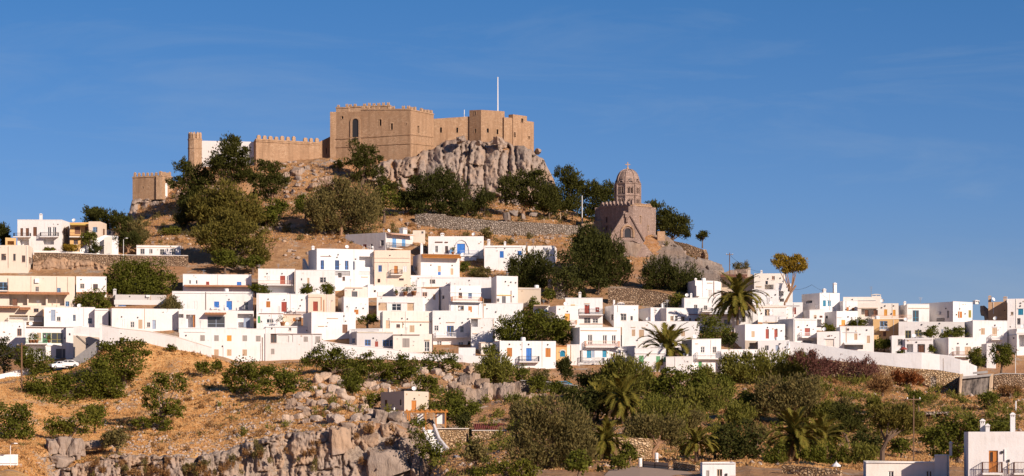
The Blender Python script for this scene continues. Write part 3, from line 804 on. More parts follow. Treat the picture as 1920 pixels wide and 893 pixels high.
# palms: fronds share three meshes
def frond_mesh(seed, droop):
    """unit long frond leaving the crown along +x and bending down by droop radians towards its tip"""
    rng = random.Random(seed); mb = MB(); n = 22; pts = [Vector((0, 0, 0))]
    for i in range(n):
        a = -droop*((i+.5)/n)**1.4; pts.append(pts[-1]+Vector((math.cos(a), 0, math.sin(a)))/n)
    for i in range(n):
        a, b = pts[i], pts[i+1]; w = .011*(1-i/n)+.003
        mb.quad(a+Vector((0, -w, 0)), b+Vector((0, -w, 0)), b+Vector((0, w, 0)), a+Vector((0, w, 0)))
    for i in range(3, n+1):
        for q in (0, .5):
            for s in (-1, 1):
                t = (i-q)/n; k = min(n-1, int(t*n)); p = pts[k].lerp(pts[k+1], t*n-k)
                d = (pts[min(n, k+1)]-pts[k]).normalized(); up = Vector((-d.z, 0, d.x))
                l = .24*math.sin(math.pi*min(1, .15+t*.83))**.6*rng.uniform(.85, 1.1)
                e = p + d*l*.8 + Vector((0, s*l*.55, 0)) + up*l*(.30-.3*rng.random()) - Vector((0, 0, l*.18))
                w = d*.034; mb.tri(p-w, p+w, e)
    return mb.mesh('frond', M['palm'])
def dead(me):
    m2 = me.copy(); m2.materials.clear(); m2.materials.append(M['deadpalm']); return m2
FR = [frond_mesh(s, d) for s, d in ((1, 1.5), (2, 1.25), (3, .8), (4, .9), (5, 1.9))]; FD = dead(FR[2])
def palm(label, x, ycrown, ybase, r, Y=None, n=52, gy=None, upright=False):
    if Y is None: Y = hit(x, ybase)
    ppm = F/Y; z0 = float(gz(x, Y)) if gy is None else (HZ-gy)/F*Y
    rg = random.Random(int(x)); root = empty('palm_tree', ((x-960)/F*Y, Y, z0), 0, label, 'palm tree')
    h = (HZ-ycrown)/F*Y - z0; t = MB(); rad = .26
    pr = []; k = max(6, int(h/.3))
    for i in range(k+1):
        z = h*i/k; pr += [(rad*(1.25-.25*min(1, i/3))+.04, z), (rad*(1.2-.25*min(1, i/3)), z+.02)]
    pr += [(rad*1.5, h), (rad*1.1, h+.4), (.05, h+.6)]
    t.v = []; t.lathe([(a, b-.4) for a, b in pr], 10); t.build('trunk', M['palmbark'], root)
    L = r/ppm*1.34
    for i in range(n):
        u = (i+.5)/n; az = i*2.39996; el = 1.40-(u**.9)*(2.25 if not upright else 1.5)+rg.uniform(-.13, .13)
        me = FR[3] if el > .9 else (FR[0] if rg.random() < .6 else FR[4]) if el > .3 else FR[1] if el > -.25 else FR[2] if rg.random() < .6 else FD
        el += rg.uniform(-.16, .16); az += rg.uniform(-.25, .25)
        place('frond', me, root, (0, 0, h+.3), (rg.uniform(-.25, .25), -el, az), (L*rg.uniform(.85, 1.08)*(1 if el > -.3 else .8),)*3)
    return root
# ------------------------------------------------------------------ the village; numbers are read off the photograph in pixels
H = house
# --- upper left corner
H('white two-storey house with two railed balconies at the upper left skyline', 32.7,32.7,115, 412,464, 'wh',
  'd 38 428 5 15 br|d 48 428 6 15 br|d 61.5 426 7 17 br|g 88 426 6.5 17 wt|g 97.5 426 6.5 17 wt|c 72 401 5 11 wt|b 27 444 31 6 dk|b 76 444 33 7 dk|o 37 449 17 13|o 80 449 20 10|Rw 118 427 3 11 br|Rw 122 427 3 11 br', rt=16, D=9)
H('ochre house with a yellow canopy above its brown loggia doors', 131,131,166, 417,462, 'oc',
  'd 140 425 10 14 br|d 159 425 5 12 br|r 131 419 34 4 ye|b 130 444 26 7 rs|w 138 450 8 8 br', Y=617)
H('peach cube house beside the ochre loggia on the skyline', 166,166,188, 415,460, 'pe', 'w 173.8 426 8.6 9.5 lb|Rd 193 427 4 12 br', rt=12, Y=615)
H('tiny white flat-roofed hut below the leaning pine', 200,200,215, 431,444, 'wh', 'w 204 434 4 5 gn|t 206 418 1 1', Y=626)
H('small orange-walled shed at the left edge below the white balconies', 10,10,30, 446,460, 'oc', 'o 14 452 12 7', Y=612)
H('beige house with four small brown windows at the left edge', -12,-12,52, 460,503, 'cr',
  'w 2 476 9 12 br|w 24 476 4.5 13 br|w 40 479 6.2 12.5 br|p 15 462 1 40 be|Rw 53.5 481 3.5 12 br|Rw 57 481 2.5 12 br', rt=9.5)
H('low white long house with four grey windows on top of the rubble terrace wall', 256,256,338, 460.6,479.5, 'wh',
  'w 263 466.5 8 10 gn|w 279.6 467 6 8 gn|w 299.5 467 8 10 gn|w 321 465.5 7.5 11 gn|l 258 463 70 1 pe', Y=613, par=.1, D=5, down=1)
# --- left
H('large cream house with a long brown tiled porch roof on posts', -14,-14,138.5, 517,577, 'cr',
  'x 64 522 8 8 wt|w 65 537 6.5 9 gn|w 105 538.7 7 8.5 lb|g -2 529 15 15 lb|b -6 545 20 9 dk|r -10 547 138 5 tile|o 17 552 33 20|o 52.5 552 32 20|o 88 552 31 20|d 23 560 9 13 br|w 121 564 7 9.5 lb|p 14 522 1 26 br|p 57 518 1 29 be|p 125 518 1 29 be', D=9)
H('white house with two square windows above a peach tiled ledge', 143,143,199, 518,550, 'wh',
  'w 150 532 8 9 gn|w 174 532.5 9 10 br|r 143 548 58 3 tile|p 171 532 1 15 wg', D=8)
H('beige house with dark garage openings and a curved tiled roof edge at the left', -14,-14,79, 574,607, 'cr',
  'o 17 591 34 11|o 54 592 23 12|r -10 574 46 4 tile|r 36 576 20 5 tile|w 62 578 9 7 br|b 14 602 64 6 wt')
H('white house with four blue-grey openings beside the cream garage', 82.5,82.5,177, 575.5,613, 'wh',
  'd 95 581 8.5 21 gb|w 106 594 7 8 gn|g 136 590 5 12 gb|w 163.5 596 8 10.5 gb|i 125 612 28 11 wg|e 148 573 1 1')
H('narrow white house wall between two pale houses left of the roof bar', 177.5,177.5,203, 579,613, 'wh', 'l 178 581 24 1 wg')
H('white end house with a rust-framed window at the far left', -16,-16,48.3, 603,648, 'wh', 'w 31.5 616 8 13.5 rs|k 36 612')
H('white shop building with green sliding doors and a green-planted balcony', 48.6,48.6,123.5, 612,673, 'wh',
  'l 48.6 613.5 75 1.5 br|s 69 624 7.5 15 tn|g 79 624 16 18.5 lg|g 95.5 624 22 19.5 ol|b 48 644 40 8 gr|l 88 645.5 35 3 wt|o 49 650 36 19|v 104 654 17.5 18 dg|k 120 634')
H('white corner block with a tan painted base next to the green shop', 123.8,123.8,138, 612,673, 'wh', 'l 124 613 14 1 wg|w 129 625 3 4 br')
H('white house with a roof bar of blue windows under a grey canopy', 203,209.5,334, 577.6,619, 'wh',
  's 226 598 8 15 wt|w 244 603 7.5 11 wg|s 259 599 7.5 17 tn|w 275 604 6 9 gn|d 285 599.5 6.5 17 gb|i 318 630 20 9 rs|k 228 594|k 258 595', D=9)
H('roof bar with grey canopy and blue glazing on top of the white house', 212,216,311, 553,577, 'gy',
  'o 222 563 88 13|l 214 562.5 97 9 wg|w 223 564 13 10 blue|w 253 564 14 10 blue|w 282 565 9 10 lb|c 213 542 6 12|x 273 553 7 4 wt', Y=578, D=7, down=1)
H('white block with a small dark opening behind the roof-bar tree', 328,328,366, 580,616, 'wh', 'o 334 590 9 6|s 356 592 3 20 tn', Y=562)
# --- upper middle
H('long white house with a brick-red tile ledge and a bright blue window', 343,343,471, 514,546, 'wh',
  'w 354.6 525.5 3 7|w 366.8 525.5 3.2 7|s 386 528 6 6 red|s 443.5 528 8.5 6.5 blue|r 345 534.5 124 3.5 tile|l 346 540 122 1 wg|t 382 509 1 1|p 408 515 1 20 wg')
H('white house with a brown-red door above a shaded porch', 484,484,553, 504,550, 'wh',
  's 497.5 517 8 9 wt|d 525 517 9.5 16 red|b 483.5 534 70 7 pk|o 487 538 60 11|k 501 513|k 529 513|t 486 499 1 1|p 549 510 1 24 br')
H('white house behind two round garden trees with an ornate grey window', 554,554,628, 507,553, 'wh', 's 576 521 4 11 tn|w 599.5 520 11.5 10 gn|w 564 522 2.5 4 gn|p 552 507 1 40 pe')
H('white terraced house with blue-framed doors and a grey shaded end wall', 578,594,701, 466,538, 'wh',
  'g 601 488 6.5 17 blue|g 628 487.5 8 18 blue|g 646.5 488 7 17 blue|g 662 489 4 16 blue|o 673.5 479.5 27 20|i 673.5 507 28 7 wt|i 594 508 62 8 dk|l 601 480 20 .8 rs|k 634 477|k 632 482|w 642 518 5 8 br|o 634 511 7 9|c 586 462 5 5|l 678 517 12 2 pe', D=9)
H('peach house with two cornices and a small balcony below the blue-shuttered house', 702,702,770, 470,538, 'pe',
  'l 702 482.5 66 1.5 pe|l 702 490.5 66 1.5 pe|w 709.5 497.6 6.5 12 blue|d 739 498.6 6.8 15 ob|s 755.5 499 7.5 11 wt|b 732.5 514.5 22 8 dk|p 728 492 1 22 wc|o 708 523 5 7|w 748 522 9 4 br', Y=591.5)
H('greyish white angled house with blue shutters under a tan tiled canopy', 647,723,775, 436,469, 'wg',
  's 735.5 446 7.5 17 lb|s 753.5 446.5 7 16 lb|r 723.5 436 45 4 pk|b 723.6 464.5 47 9 dk|c 761 424 8 12|Lw 657 457.5 5.6 10.5 br|Lw 672 456.5 5 11 br|Ld 680 456 7 12 red|Lw 694.5 456 4 11 gn|Lw 713.5 450 6 11 gn|Lk 662 450|t 724 432 1 1', th=48)
H('roofless pale yellow ruin wall beside the tiled-canopy house', 774,774,797, 432,457, 'cr', 'w 790 434 4 4 br', Y=626, D=3, par=.02)
H('white house with a long brown roof terrace canopy on top', 774,789,862, 476,516, 'wh',
  's 800.7 499.5 4 13 wt|s 821 498 5.5 11 tn|s 821 509.5 5.5 6 blue|s 845 502.5 5 12 tn|r 790 476.5 72 8 owood|c 790 457 4.5 12|Lo 776 498 6 8|k 808 497|k 848 497|e 870 513 1 1')
H('white house with a large blue arched door and a railed balcony', 803,803,907, 443,478, 'wh',
  'd 857 457 15 18.5 blue|A 851 450 29 26 wg|w 816 461 5 12 gn|w 834.5 461.5 5.5 13 br|d 843.5 467.5 10 8 lb|b 862 479.5 36 10 gb|l 816 453.2 14 2 br|l 834 453.5 6 2 br|c 826 437 7 6|q 863 482.5 30 12 wh', D=8)
H('white house with dark blue shutters and two chimneys behind the dark bush', 908,908,986, 461,498, 'wh',
  's 937 471 7.5 12.5 blue|s 970.5 470.5 7.5 8 blue|c 913.7 449 5.5 12|c 945 453 4 8|l 911 463 66 1 wg|k 946 492', D=8)
H('white cube house with two small grey windows right of a dark wall gap', 989.5,989.5,1039, 461.8,490, 'wh', 'w 996 468 6 8.5 gn|w 1023 469.5 6.5 8.5 gn|t 987 455 1 1', rt=5.5, D=8)
# --- middle
H('wide white house with a bright blue door and blue shutters', 323,323,474, 546,582, 'wh',
  's 361 564 9 16.5 wt|s 401 565 9.5 11.5 blue|d 424 564 10.5 17 blue|g 456 565 9 15.5 wg|k 429 561|l 326 549 146 .8 wg|i 424 581 24 8 wg|p 385 547 1 34 br|q 397 581 10 6 wc|i 456 581 10 9 pk')
H('white house with a blue-grey door under a brown tiled canopy', 335,335,475, 582,616, 'wh',
  'o 349 590 17 24|d 362 591 3 23 ob|g 388.5 593 32.5 21 gb|r 383.5 586 40 4 tile|o 445 588 29 26|s 456 596 12 17 gb|k 404 596|l 335 614.5 54 1 wg|o 333 589 11 7|i 425 615 18 9 wg')
H('long white house with two rows of brown-shuttered windows above the dry slope', 336,336,497, 615.5,683, 'wh',
  's 375 628.5 8.7 11 gn|s 401 628.5 8.7 11 gn|s 425 628.5 8.7 11 og|s 454 628.5 8.7 11 gn|s 479 629 9 11 gn|s 401 655 8.5 12 tn|s 425 655 8.5 12 tn|s 454 655 8.5 12 tn|k 349 629|k 417 649|p 418 649 1 26 wg|p 488 643 1 30 wg|p 491 632 1 47 br|l 345 622 40 .8 wg', D=9)
H('white house with a picture-framed window and grey rounded shutters', 497.3,497.3,604, 625.5,686, 'wg',
  'w 507.5 627 11 16 br|s 569 631 8 10 gn|s 591 630.5 9 12 gn|s 508 654 6.5 10.5 gn|l 508 625.8 95 1 br|n 521 629 20 13|n 545 628 4 14', D=9, Y=534.6)
H('white house with a narrow green door and a white twin window', 481,481,530.5, 588,627, 'wh', 's 483 593 5 13 gr|w 499.5 598 12.8 8 wt|l 485 587.5 46 1 rs', Y=558)
H('peach house strip with two wide brown shutters', 530.6,530.6,565, 589,620, 'pe', 's 549 596.3 7.5 6.5 ob|s 557.5 596.3 7.5 6.5 ob|l 532 589.5 33 1 rs|o 568 592 2 4', Y=561)
H('white house with an orange shutter and a brick-red door', 481,481,577.5, 551,589, 'wh',
  's 499 565 7.7 11.5 ob|d 527.5 566 10 18.5 red|k 503 561|k 533 562|i 538 585 38 7 rs|p 476 550 1 34 br|p 484 552 1 32 wg|k 566 562|k 563 573|s 521 574 4 12 wg')
H('narrow peach house with a brick-red door between two white houses', 577.8,577.8,628.5, 552,588, 'pe', 'd 587 565.5 9 18 red|l 578 552.5 26 5 pe|p 602 554 1 28 ob|s 612 562 8 22 wc|p 607 562 1 23 ob')
H('long white house with a brown plank door and a narrow slot window', 568,584,667, 585,632, 'wh', 'd 642 608 9.5 16 br|l 613 596 21 1.2 tn|l 597 611 11 1.5 tn|w 610 611 4 1.5 br|k 645 592|k 575 620|s 549 612 10 14 gn|p 645 586 1 18 wg', D=8)
H('white house with a small orange shutter and a grey shaded left wall', 633.5,644.5,691, 557,592, 'wh', 's 664 580.5 8 9 ob|k 651 575|k 668 577|k 681 578|Lw 636 577 3 6 gn', rt=0, D=8)
H('beige terrace room with a dark window under a thin roof beam', 646,646,689, 538,559, 'wc', 'd 659.5 546.6 10.5 11 dg|l 646 539.5 34 1 pk|k 664 543|l 652 556 6 3 pk', Y=584)
H('white house with a tan shuttered strip below its parapet', 679,689.5,738, 534,562, 'wh', 'l 708 547 15 8 wc|k 720 553|o 701 544 4 4|w 697 527 3 6 br|p 701 520 1 16 br', Y=585)
H('white house with potted plants along its terrace parapet', 738,738,790, 538,563, 'wh', 'w 776 541 5 4 gn|l 739 548 48 1 wg|t 780 527 1 1|p 737.5 538 1 22 wg', Y=583)
H('white house with a white lattice window between two tan doors', 706.5,706.5,793, 556,585, 'wh', 'd 709.5 567.5 16 15 tn|w 734.5 569.5 17.5 13 wt|d 763.5 568.5 12.5 14 tn|l 728 567 50 1 wg|k 712 570', Y=569)
H('cream house with a tan door and a brown cornice line', 712.5,717.6,810.5, 583,631, 'wc',
  'd 723.5 601 7.5 15 tn|w 743 608 7 6.5 br|s 768 610 9 13 tn|l 733 602.5 78 1.6 tn|k 754 597|k 764 598|k 789 609|p 810 598 1 28 ob|s 754 603 2 12 tn', Y=550, D=8)
H('white house with a blue glazed door on a white railed balcony', 811,811,882, 583,664, 'wh',
  'w 814 610.5 8 10 wg|g 838 611 12.7 20 blue|w 862.7 611.5 7 13 wg|b 817 632 59 8 wt|w 819 639.5 9 10 wt|d 842 642 7.5 17 wt|w 859.5 641 9.5 9.5 wt|k 825 597|k 867 605|k 878 598|l 837 604 16 1.3 tn|o 877 640 8 11', Y=550.3)
H('cream gabled shop end with a brown louvred shutter', 737,737,811, 627,670, 'wc', 's 754.5 634.6 13.3 17 gn|g 795.5 640 9.5 19 wt|l 737 627.6 50 1.2 br|k 753 628|l 796 637 10 1.5 tn|p 811 626 1 36 br', Y=542, par=.05)
H('blue-windowed cafe under a wide cream awning', 656,669,737, 622,655, 'gy',
  'w 684 637 11 11.5 blue|w 717.5 637 12 12 blue|w 731 637 11 12 lb|s 703 640 6 10 red|Lw 660 633 6 10 lb|l 670 622.5 67 1.5 canv|k 700 634', Y=543, D=8, name='cafe_building')
H('white house with an orange-railed balcony and a grey left wall', 823,844.6,902, 535,600, 'wh',
  'g 860 547.5 6.5 11.5 br|g 878 548.5 7 11 lb|b 845.6 565 56 8 ob|g 858.5 573 11.5 12 tn|s 878 574 7 11 ob|p 897 560 1 30 wg|Lw 829 552 4 7 gn|k 863 542|p 842 570 1 26 wg|l 843 548 60 1 wg', D=8)
H('plain white house body with a long parapet behind the orange balcony', 844.6,844.6,921, 524,572, 'wh', 'k 881 535|k 880 526|k 897 541|i 893 545 6 10 wg|c 917 533 4 10', Y=585)
H('white tower-like house with a dark door under a yellow lintel', 921,931,971, 518,572, 'wh', 'd 941 555.6 7.2 13 dg|l 932 553 27 1.4 ye|p 958 545 1 22 br|k 948 528|k 958 529|k 963 556|w 931 560 5 6 gn|t 952 513 1 1|k 967 530', Y=574)
H('tall blank white house wall below the tower-like house', 902,902,981, 569,642, 'wh', 'k 930 585|s 917 602 5 9 tn|k 929 604|p 906 560 1 52 tn|k 922 621|s 907 565 4 9 tn|l 905 625 12 2 pk', Y=553)
H('white stepped house with a stair flight beside a rust doorway', 788,788,823, 541,592, 'wh', 'w 792 548 9 8 pk|s 812 552 4.5 10 tn|h 793 584 26 27 down|l 799 540 20 1.2 ob|o 834 570 4 5', Y=571)
H('small white annexe with a dark recess and an iron arch below the balcony house', 883,883,928, 597,650, 'wh', 'o 883 598 13 15|l 880 596.5 22 1.5 pe|l 887 624.5 8 2 pe|s 924 630 4 6 dg', Y=546)
H('low beige storage hut by the white terrace parapet', 897,902,924, 642,668, 'wc', 'l 898 641.5 25 1.5 pe', Y=541, D=5, par=.05)
H('rough stone ruin wall beside the white tower-like house', 971,971,1014, 540,582, 'be', 'l 972 541 40 1 wg', Y=579, D=3, name='stone_ruin', par=.02)
H('blank white terrace block beneath the brown-canopied house', 738,738,862, 516.8,552, 'wh', 'w 752 524 6 5 gn|k 770 522|s 845 524 6 9 tn|l 782 520 80 1 wg|o 806 524 10 8', Y=593)
H('low white terrace block with a plain parapet in front of the leafy vine', 655,655,717, 617,655, 'wh', 'o 690 621 12 8|i 660 617.5 50 8 wg|w 672 622 5 6 gn', Y=549)
H('low white terrace block carrying the potted shrub', 498,498,584, 612,636, 'wh', 'k 510 616|w 541 615 5 5 gn|l 498 613 86 .8 wg', Y=555.5)
# --- right of middle
H('small white house with two light blue windows and a flat tiled roof', 1000,1000,1031, 574,592, 'wh', 'w 1004.5 580 9 8 lb|w 1017 580 9 8 lb|r 1001 571.5 30 3 tn', Y=571)
H('white house with an orange door in front of its lower left wing', 1028,1043,1085, 573,611, 'wh', 'd 1059 588 9.5 19 og|b 1057 609 23 8 pk|k 1064 584|e 1062 570 1 1|l 1070 571 8 1.5 ye|Lw 1034 586 3 5 gn', Y=562)
H('white house with red-brown shutters on an upper balcony and one chimney', 1060,1060,1130, 559,610, 'wh', 'd 1096 572 9.5 16.5 red|s 1116.5 576.5 7 9 red|b 1085 590 46 10 dk|w 1095 596 12 10.5 gn|w 1111 598 10 8 wg|c 1085 548 5 11|l 1096 569 10 1.3 tn|l 1086 607 45 1 tn', Y=564, D=7)
H('white cube house with a grey left wall and a tan roof shed', 1133.5,1151,1197, 572,604, 'wh', 'w 1164 588 10.5 13 gn|w 1182 592.5 4.5 8 gn|l 1158 565.5 32 1.3 tn|k 1165 589|Lw 1146 589 4 11 gn|Lc 1136 588 3 10|c 1152 563 3 8|p 1158 573 1 12 wg', D=8)
H('low grey-walled white annexe between two cube houses', 1197,1220,1250, 577,605, 'wh', 'Lk 1204 599|c 1246 569 3 9', Y=565, D=7)
H('white house with three small shuttered windows and a red hatch', 1220,1249.6,1311, 577,606, 'wh', 'w 1257 592.5 6 9 tn|w 1266 592 4.5 10 gn|w 1277 593 7 9 tn|s 1303 597 4.7 7 red|w 1292 596 4 7 tn|l 1292 588.5 26 1.2 red|Lk 1234 594|t 1248 566 1 1', D=8)
H('large blank white house with tan eyebrow marks over its windows', 1166,1166,1311, 603,656, 'wh', 's 1184.5 618 6.5 12.5 tn|s 1198 618.5 9.5 14 tn|s 1216 618 11.5 12 wg|s 1243.5 620 12 12 wg|s 1277 621 7 10 tn|l 1184 613 8 1.5 pe|l 1204 613 7 1.5 pe|l 1254 614 7 1.5 pe|l 1255 614 5 1.3 pe|l 1279 616 4 1.2 pe|p 1166 605 1 60 wg|k 1195 638', Y=546)
H('white house with two long balconies over blue-green doors', 1069,1087,1164, 613,688, 'wh',
  'g 1102 627.5 8.5 19.5 wt|g 1130 628 7.8 17 wt|g 1147 628 7.5 17 wt|b 1096 650 64 10 pk|d 1100 657 8.5 14 tl|s 1109 657 6 13 gb|d 1129.5 657 8 13 tl|b 1081 682 50 12 dk|d 1150 661 4 9 red|l 1089 619 68 1.2 tn|o 1086 657 5 22|l 1092 648 2 30 wg', D=8, Y=534)
H('white wall block with a rounded stair pier beside the long balconies', 1164.3,1164.3,1192, 649,690, 'wh', 'k 1175 660|l 1166 656 12 1 wg', Y=537)
H('square white house with a blue door between two orange-brown shutters', 925,937,1042.6, 638.6,690, 'wh',
  's 950.5 652.3 9.8 16.5 ob|s 1023 652.3 9.7 17 ob|d 986.5 652.6 10.5 24 blue|b 972 678 38 9.5 dk|k 955.5 645.7|k 991.5 645.7|k 1027.5 645.9|p 979 641 1 44 wg', D=8, Y=528)
H('orange-yellow house with a teal arched window', 1043,1043,1063, 649.7,686, 'oc', 's 1050 657 9.5 12 tl|A 1049.5 656.5 10.5 4 wg|l 1043 648.5 20 1.6 ob', Y=531)
H('white block with a drainpipe between the orange house and the long balconies', 1063.2,1063.2,1087, 646,690, 'wh', 'p 1070 647 1 30 tn|o 1064 642 20 3', Y=533)
H('low white house with green shutters in front of a large palm', 1190,1190,1248.6, 652.7,697, 'wh', 's 1198 667 9 16 lg|s 1230 668 7.8 15 lg|s 1244 670 4.3 9 lg|l 1190 662.5 57 1 wg|c 1237 649 3 5', D=6, Y=527)
H('blank white yard wall house right of the green shutters', 1248.8,1248.8,1297, 669,706, 'wh', 'k 1253 667|c 1281 663 3 7|c 1287 661 3.5 9', D=5, Y=525.5)
H('white house with a grey left wall and a long white railed balcony', 1278,1297.5,1352, 636,712, 'wh', 'w 1313.5 650 7.5 11.5 wg|w 1336 650 7 12.5 gn|b 1304.5 672 47 12 wt|s 1309.5 678 6.5 11 gr|l 1304 644 5 1.2 tn|Lk 1288 645|Lk 1283 656', D=7, Y=527)
# --- right
H('white tower house with an arched roof edge and a chimney', 1287,1303.5,1352, 526.5,560, 'wh', 'o 1306.5 539 7 11|s 1327.5 543 7 13 wg|c 1304 523 4 10|l 1326 530 10 1 tn|p 1317 526 1 30 wg|p 1338 527 1 30 rs|q 1303 536 8 20', Y=583)
H('white house with a small iron balcony below the tower house', 1273,1283,1369, 558,588, 'wh', 'w 1301 571.5 6.5 10 gn|w 1319.5 573 6.5 8 gn|b 1315 583.5 20 4 dk|i 1335 585 34 5 gb|c 1296 550 4 8|Lw 1286 572 3 6 gn', Y=571)
H('white house with a tile ledge hidden behind the round dark tree', 1310,1310,1378, 590,614, 'wh', 'w 1357 599.5 12.5 10 gn|r 1310 589.5 67 2 tile|s 1321 597 4 8 red|i 1345 590 34 7 gb', Y=561)
H('pale pink house with a rooftop chimney and a lattice window near the yellow pine', 1414,1414,1472, 513.5,546, 'wc', 'w 1435 527 4.6 7 br|w 1447 518 5.5 7 pk|k 1463 522|k 1440 523|c 1426 507 3.7 7|l 1418 537 10 1.5 tn|o 1434 534 16 9|t 1470 507 1 1', Y=592, D=7)
H('beige side house with a long brown canopy roof and a white chimney', 1351,1351,1414, 517,546, 'be', 'o 1354 522 38 20|r 1351 515 50 5 rs|r 1393 520 20 3 rs|c 1402 503 5 13', Y=595, D=7, par=.05)
H('white house with an arched recess behind the yellow pine trunk', 1452.6,1452.6,1486, 531.5,570, 'wh', 'o 1477 536 5 11|o 1459 546 10 9|o 1462 560 8 6|A 1476 536 7 3 wg', Y=582)
H('white house with one tall door window between the palm and the bare trunk', 1411,1411,1460, 543.6,575, 'wh', 's 1436.5 558.5 7 13 wg|k 1439 553|k 1454 553|l 1411 572 50 1.3 pe|o 1461 560 8 7', Y=578)
H('white house under peach eaves with a dark round window', 1420,1420,1474, 573,602, 'wh', 'o 1434 580 9 16|d 1438 581 4 16 tn|k 1428 588|l 1420 575 56 2 pe|s 1448 580 1.5 18 wg', Y=568)
H('white house with one red-brown door below the bare pine trunk', 1473,1473,1505, 568,597, 'wh', 'd 1486 576.5 6.5 13 red|i 1474 573 25 2 wg|k 1476 590|x 1472 590 6 6 wg', Y=570)
H('white house with two blue shutters and a tan shaded side', 1503,1537,1574, 549.7,584, 'wh', 's 1543 563 5.5 11.5 tl|s 1552.3 563 5.7 11 tl|c 1547 541.5 5 8|c 1570 544 4 6|Lo 1511 562 12 5|Lc 1520 530 3 20', lm='tn', Y=574)
H('white upper house with a grey side and two red-brown shutters on the right skyline', 1562.5,1580.7,1608, 563.8,622, 'wh', 's 1586 576 5.2 8.7 ob|s 1597 577.3 5 7.5 ob|k 1604 586', Y=573)
H('low white roofed terrace with a short chimney on the right skyline', 1581,1581,1652, 557.5,572, 'wc', 'c 1634 552 17 6|t 1633 537 1 1|l 1582 563 60 1 wg|k 1598 562', Y=581, D=5, down=2, par=.05)
H('grey-walled white house with a tan window behind the blue-shuttered one', 1506,1518,1546, 581,614, 'wh', 's 1526 591 5 9 tn|s 1536.5 592 5.5 4 br|o 1532 599 8 12|l 1532 611 14 2 dk', Y=562)
H('white house with an orange shuttered door and a small dark side window', 1543,1568.6,1608, 583,615, 'wh', 's 1577.5 600 7.2 11 og|l 1574 609.5 12 2 ob|Lw 1548 590 4 5 dk|k 1590 594|l 1570 595 8 .8 wg', Y=560)
H('white and ochre house with a shaded porch and orange shutters', 1608,1608,1684, 569,600, 'wc',
  'o 1615 577 28 17|d 1621.5 581.5 7 11 br|d 1638 581.5 7.5 10 br|s 1657 580.5 6 12.5 og|s 1673 581.5 5.5 12 og|l 1608 577.2 38 1.5 pe|k 1659 574|k 1675 574|b 1634 597.5 74 5 pk|k 1671 589', Y=565)
H('bright ochre lower storey with one shuttered balcony window', 1637,1637,1685, 598.6,640, 'oc', 'g 1649.7 602.5 14 15 lb|b 1649 619 18 2 wt|s 1655.7 622.5 5.5 8.5 br|k 1650 630', Y=556)
H('white house with a tall teal glass wall under a sloping roof', 1684,1701,1742, 570,605, 'wh', 'g 1711 582 11.5 21 tl|l 1704 577 38 1.5 pe|w 1687 578 3.5 9 br|c 1697 566 4 4', Y=566)
H('large white house with a long grey side wall and a brown shutter', 1728,1787,1823, 566,603, 'wh', 's 1796 584 7.8 12 ob|s 1815.6 581 5.2 14 ol|k 1799 579|k 1793 590|k 1809 588|Lx 1757 583 7 6 wg|Lw 1776 582 3.5 14 gn|Lk 1774 578|Li 1757 596 14 9 dk|Lc 1767 562 6 4', Y=564)
H('tan stone-coloured cube house with two white chimneys', 1853,1853,1889, 566,603, 'tn', 'n 1872 583 9 9|c 1853 555 5.5 11|c 1881 557 6 9|p 1862 567 1 22 wg', Y=566)
H('white house at the right edge with a teal shutter', 1889,1889,1945, 560,618, 'wh', 's 1908.7 579.5 9.3 11.5 tl|k 1913 574|p 1888 556 1 12 wg|w 1895 585 5 6 tn|l 1908 578.3 11 1 wg|o 1907 597 6 12', Y=560)
H('white house with two tan shutters and a tiny balcony below the tan cube', 1808,1824,1888, 601.6,647, 'wh', 's 1839 615.5 7.2 12 tn|s 1860 615 8.7 15 tn|b 1857 636 22 8 wt|k 1865 610|k 1893 613|l 1860 612.5 10 1 wg', Y=549)
H('grey-sided white house with a dark opening at the right edge', 1879.5,1906.7,1945, 616.8,665, 'wh', 'o 1910 628 14 22|Lw 1899 632 3 3 dk|Ll 1881 627 26 1 gb|l 1905 622 20 4 wg', Y=545)
H('long white house with dark windows behind three green bushes', 1685,1685,1807, 603.7,634, 'wg', 'w 1697 620 11 15 ol|w 1715 619.5 12.5 11 ol|k 1728 609|k 1761 607|s 1764 618 3 8 gb', Y=552)
H('white house with one grey window beside the pillared porch', 1668,1672,1697, 629,662, 'wh', 'w 1683 636 9.2 12 gn', Y=541)
H('white terrace house with a dark pillared porch', 1697.3,1697.3,1749, 634.5,664, 'wh', 'o 1700 645.5 12 16|o 1720 645.5 14 16|o 1741 646 7 15|l 1697 635.5 51 2 wh|s 1722 648 10 13 br', Y=540)
H('white cube house with a grey left wall and a dark railed balcony', 1752.5,1777.7,1824.5, 633,674, 'wh', 's 1792 650 7 15 gn|s 1808.5 650 11.5 15 tn|b 1785 668 35 8 rs|k 1796 644|k 1813 645|p 1778 634 1 38 wg', Y=538)
H('small shaded white hut between the two dark garden trees', 1840,1850,1867, 644,677, 'wh', 'k 1858 655', Y=536)
H('white house with an awning shop front by the red door', 1568,1575,1638, 612.7,658, 'wh', 's 1601.5 625.5 5.8 12 tn|s 1625 629.5 5.8 14 tn|o 1583 646 35 9|r 1582 642 40 5 wt|w 1587 616 5 4 br|k 1625 619|l 1580 623 28 .8 wg|s 1638 653 5.5 8.5 red', Y=543)
H('white garage house with one wide pale door near the right lane', 1532,1532,1577.5, 622,656, 'wh', 'v 1547.5 636 16 14 wc|k 1555 630|p 1575 618 1.8 37 wg|l 1546 635 19 1 wg', Y=543)
H('white house with a blue-grey side and a red door over a balcony', 1458.7,1488,1531, 597,647, 'wh', 'd 1508.7 615 10 15 red|b 1499 632 32 8 wt|k 1513.5 610|k 1497 613|o 1505 638 20 8|p 1490 600 1 40 wg|l 1489 599 42 .8 wg', Y=546)
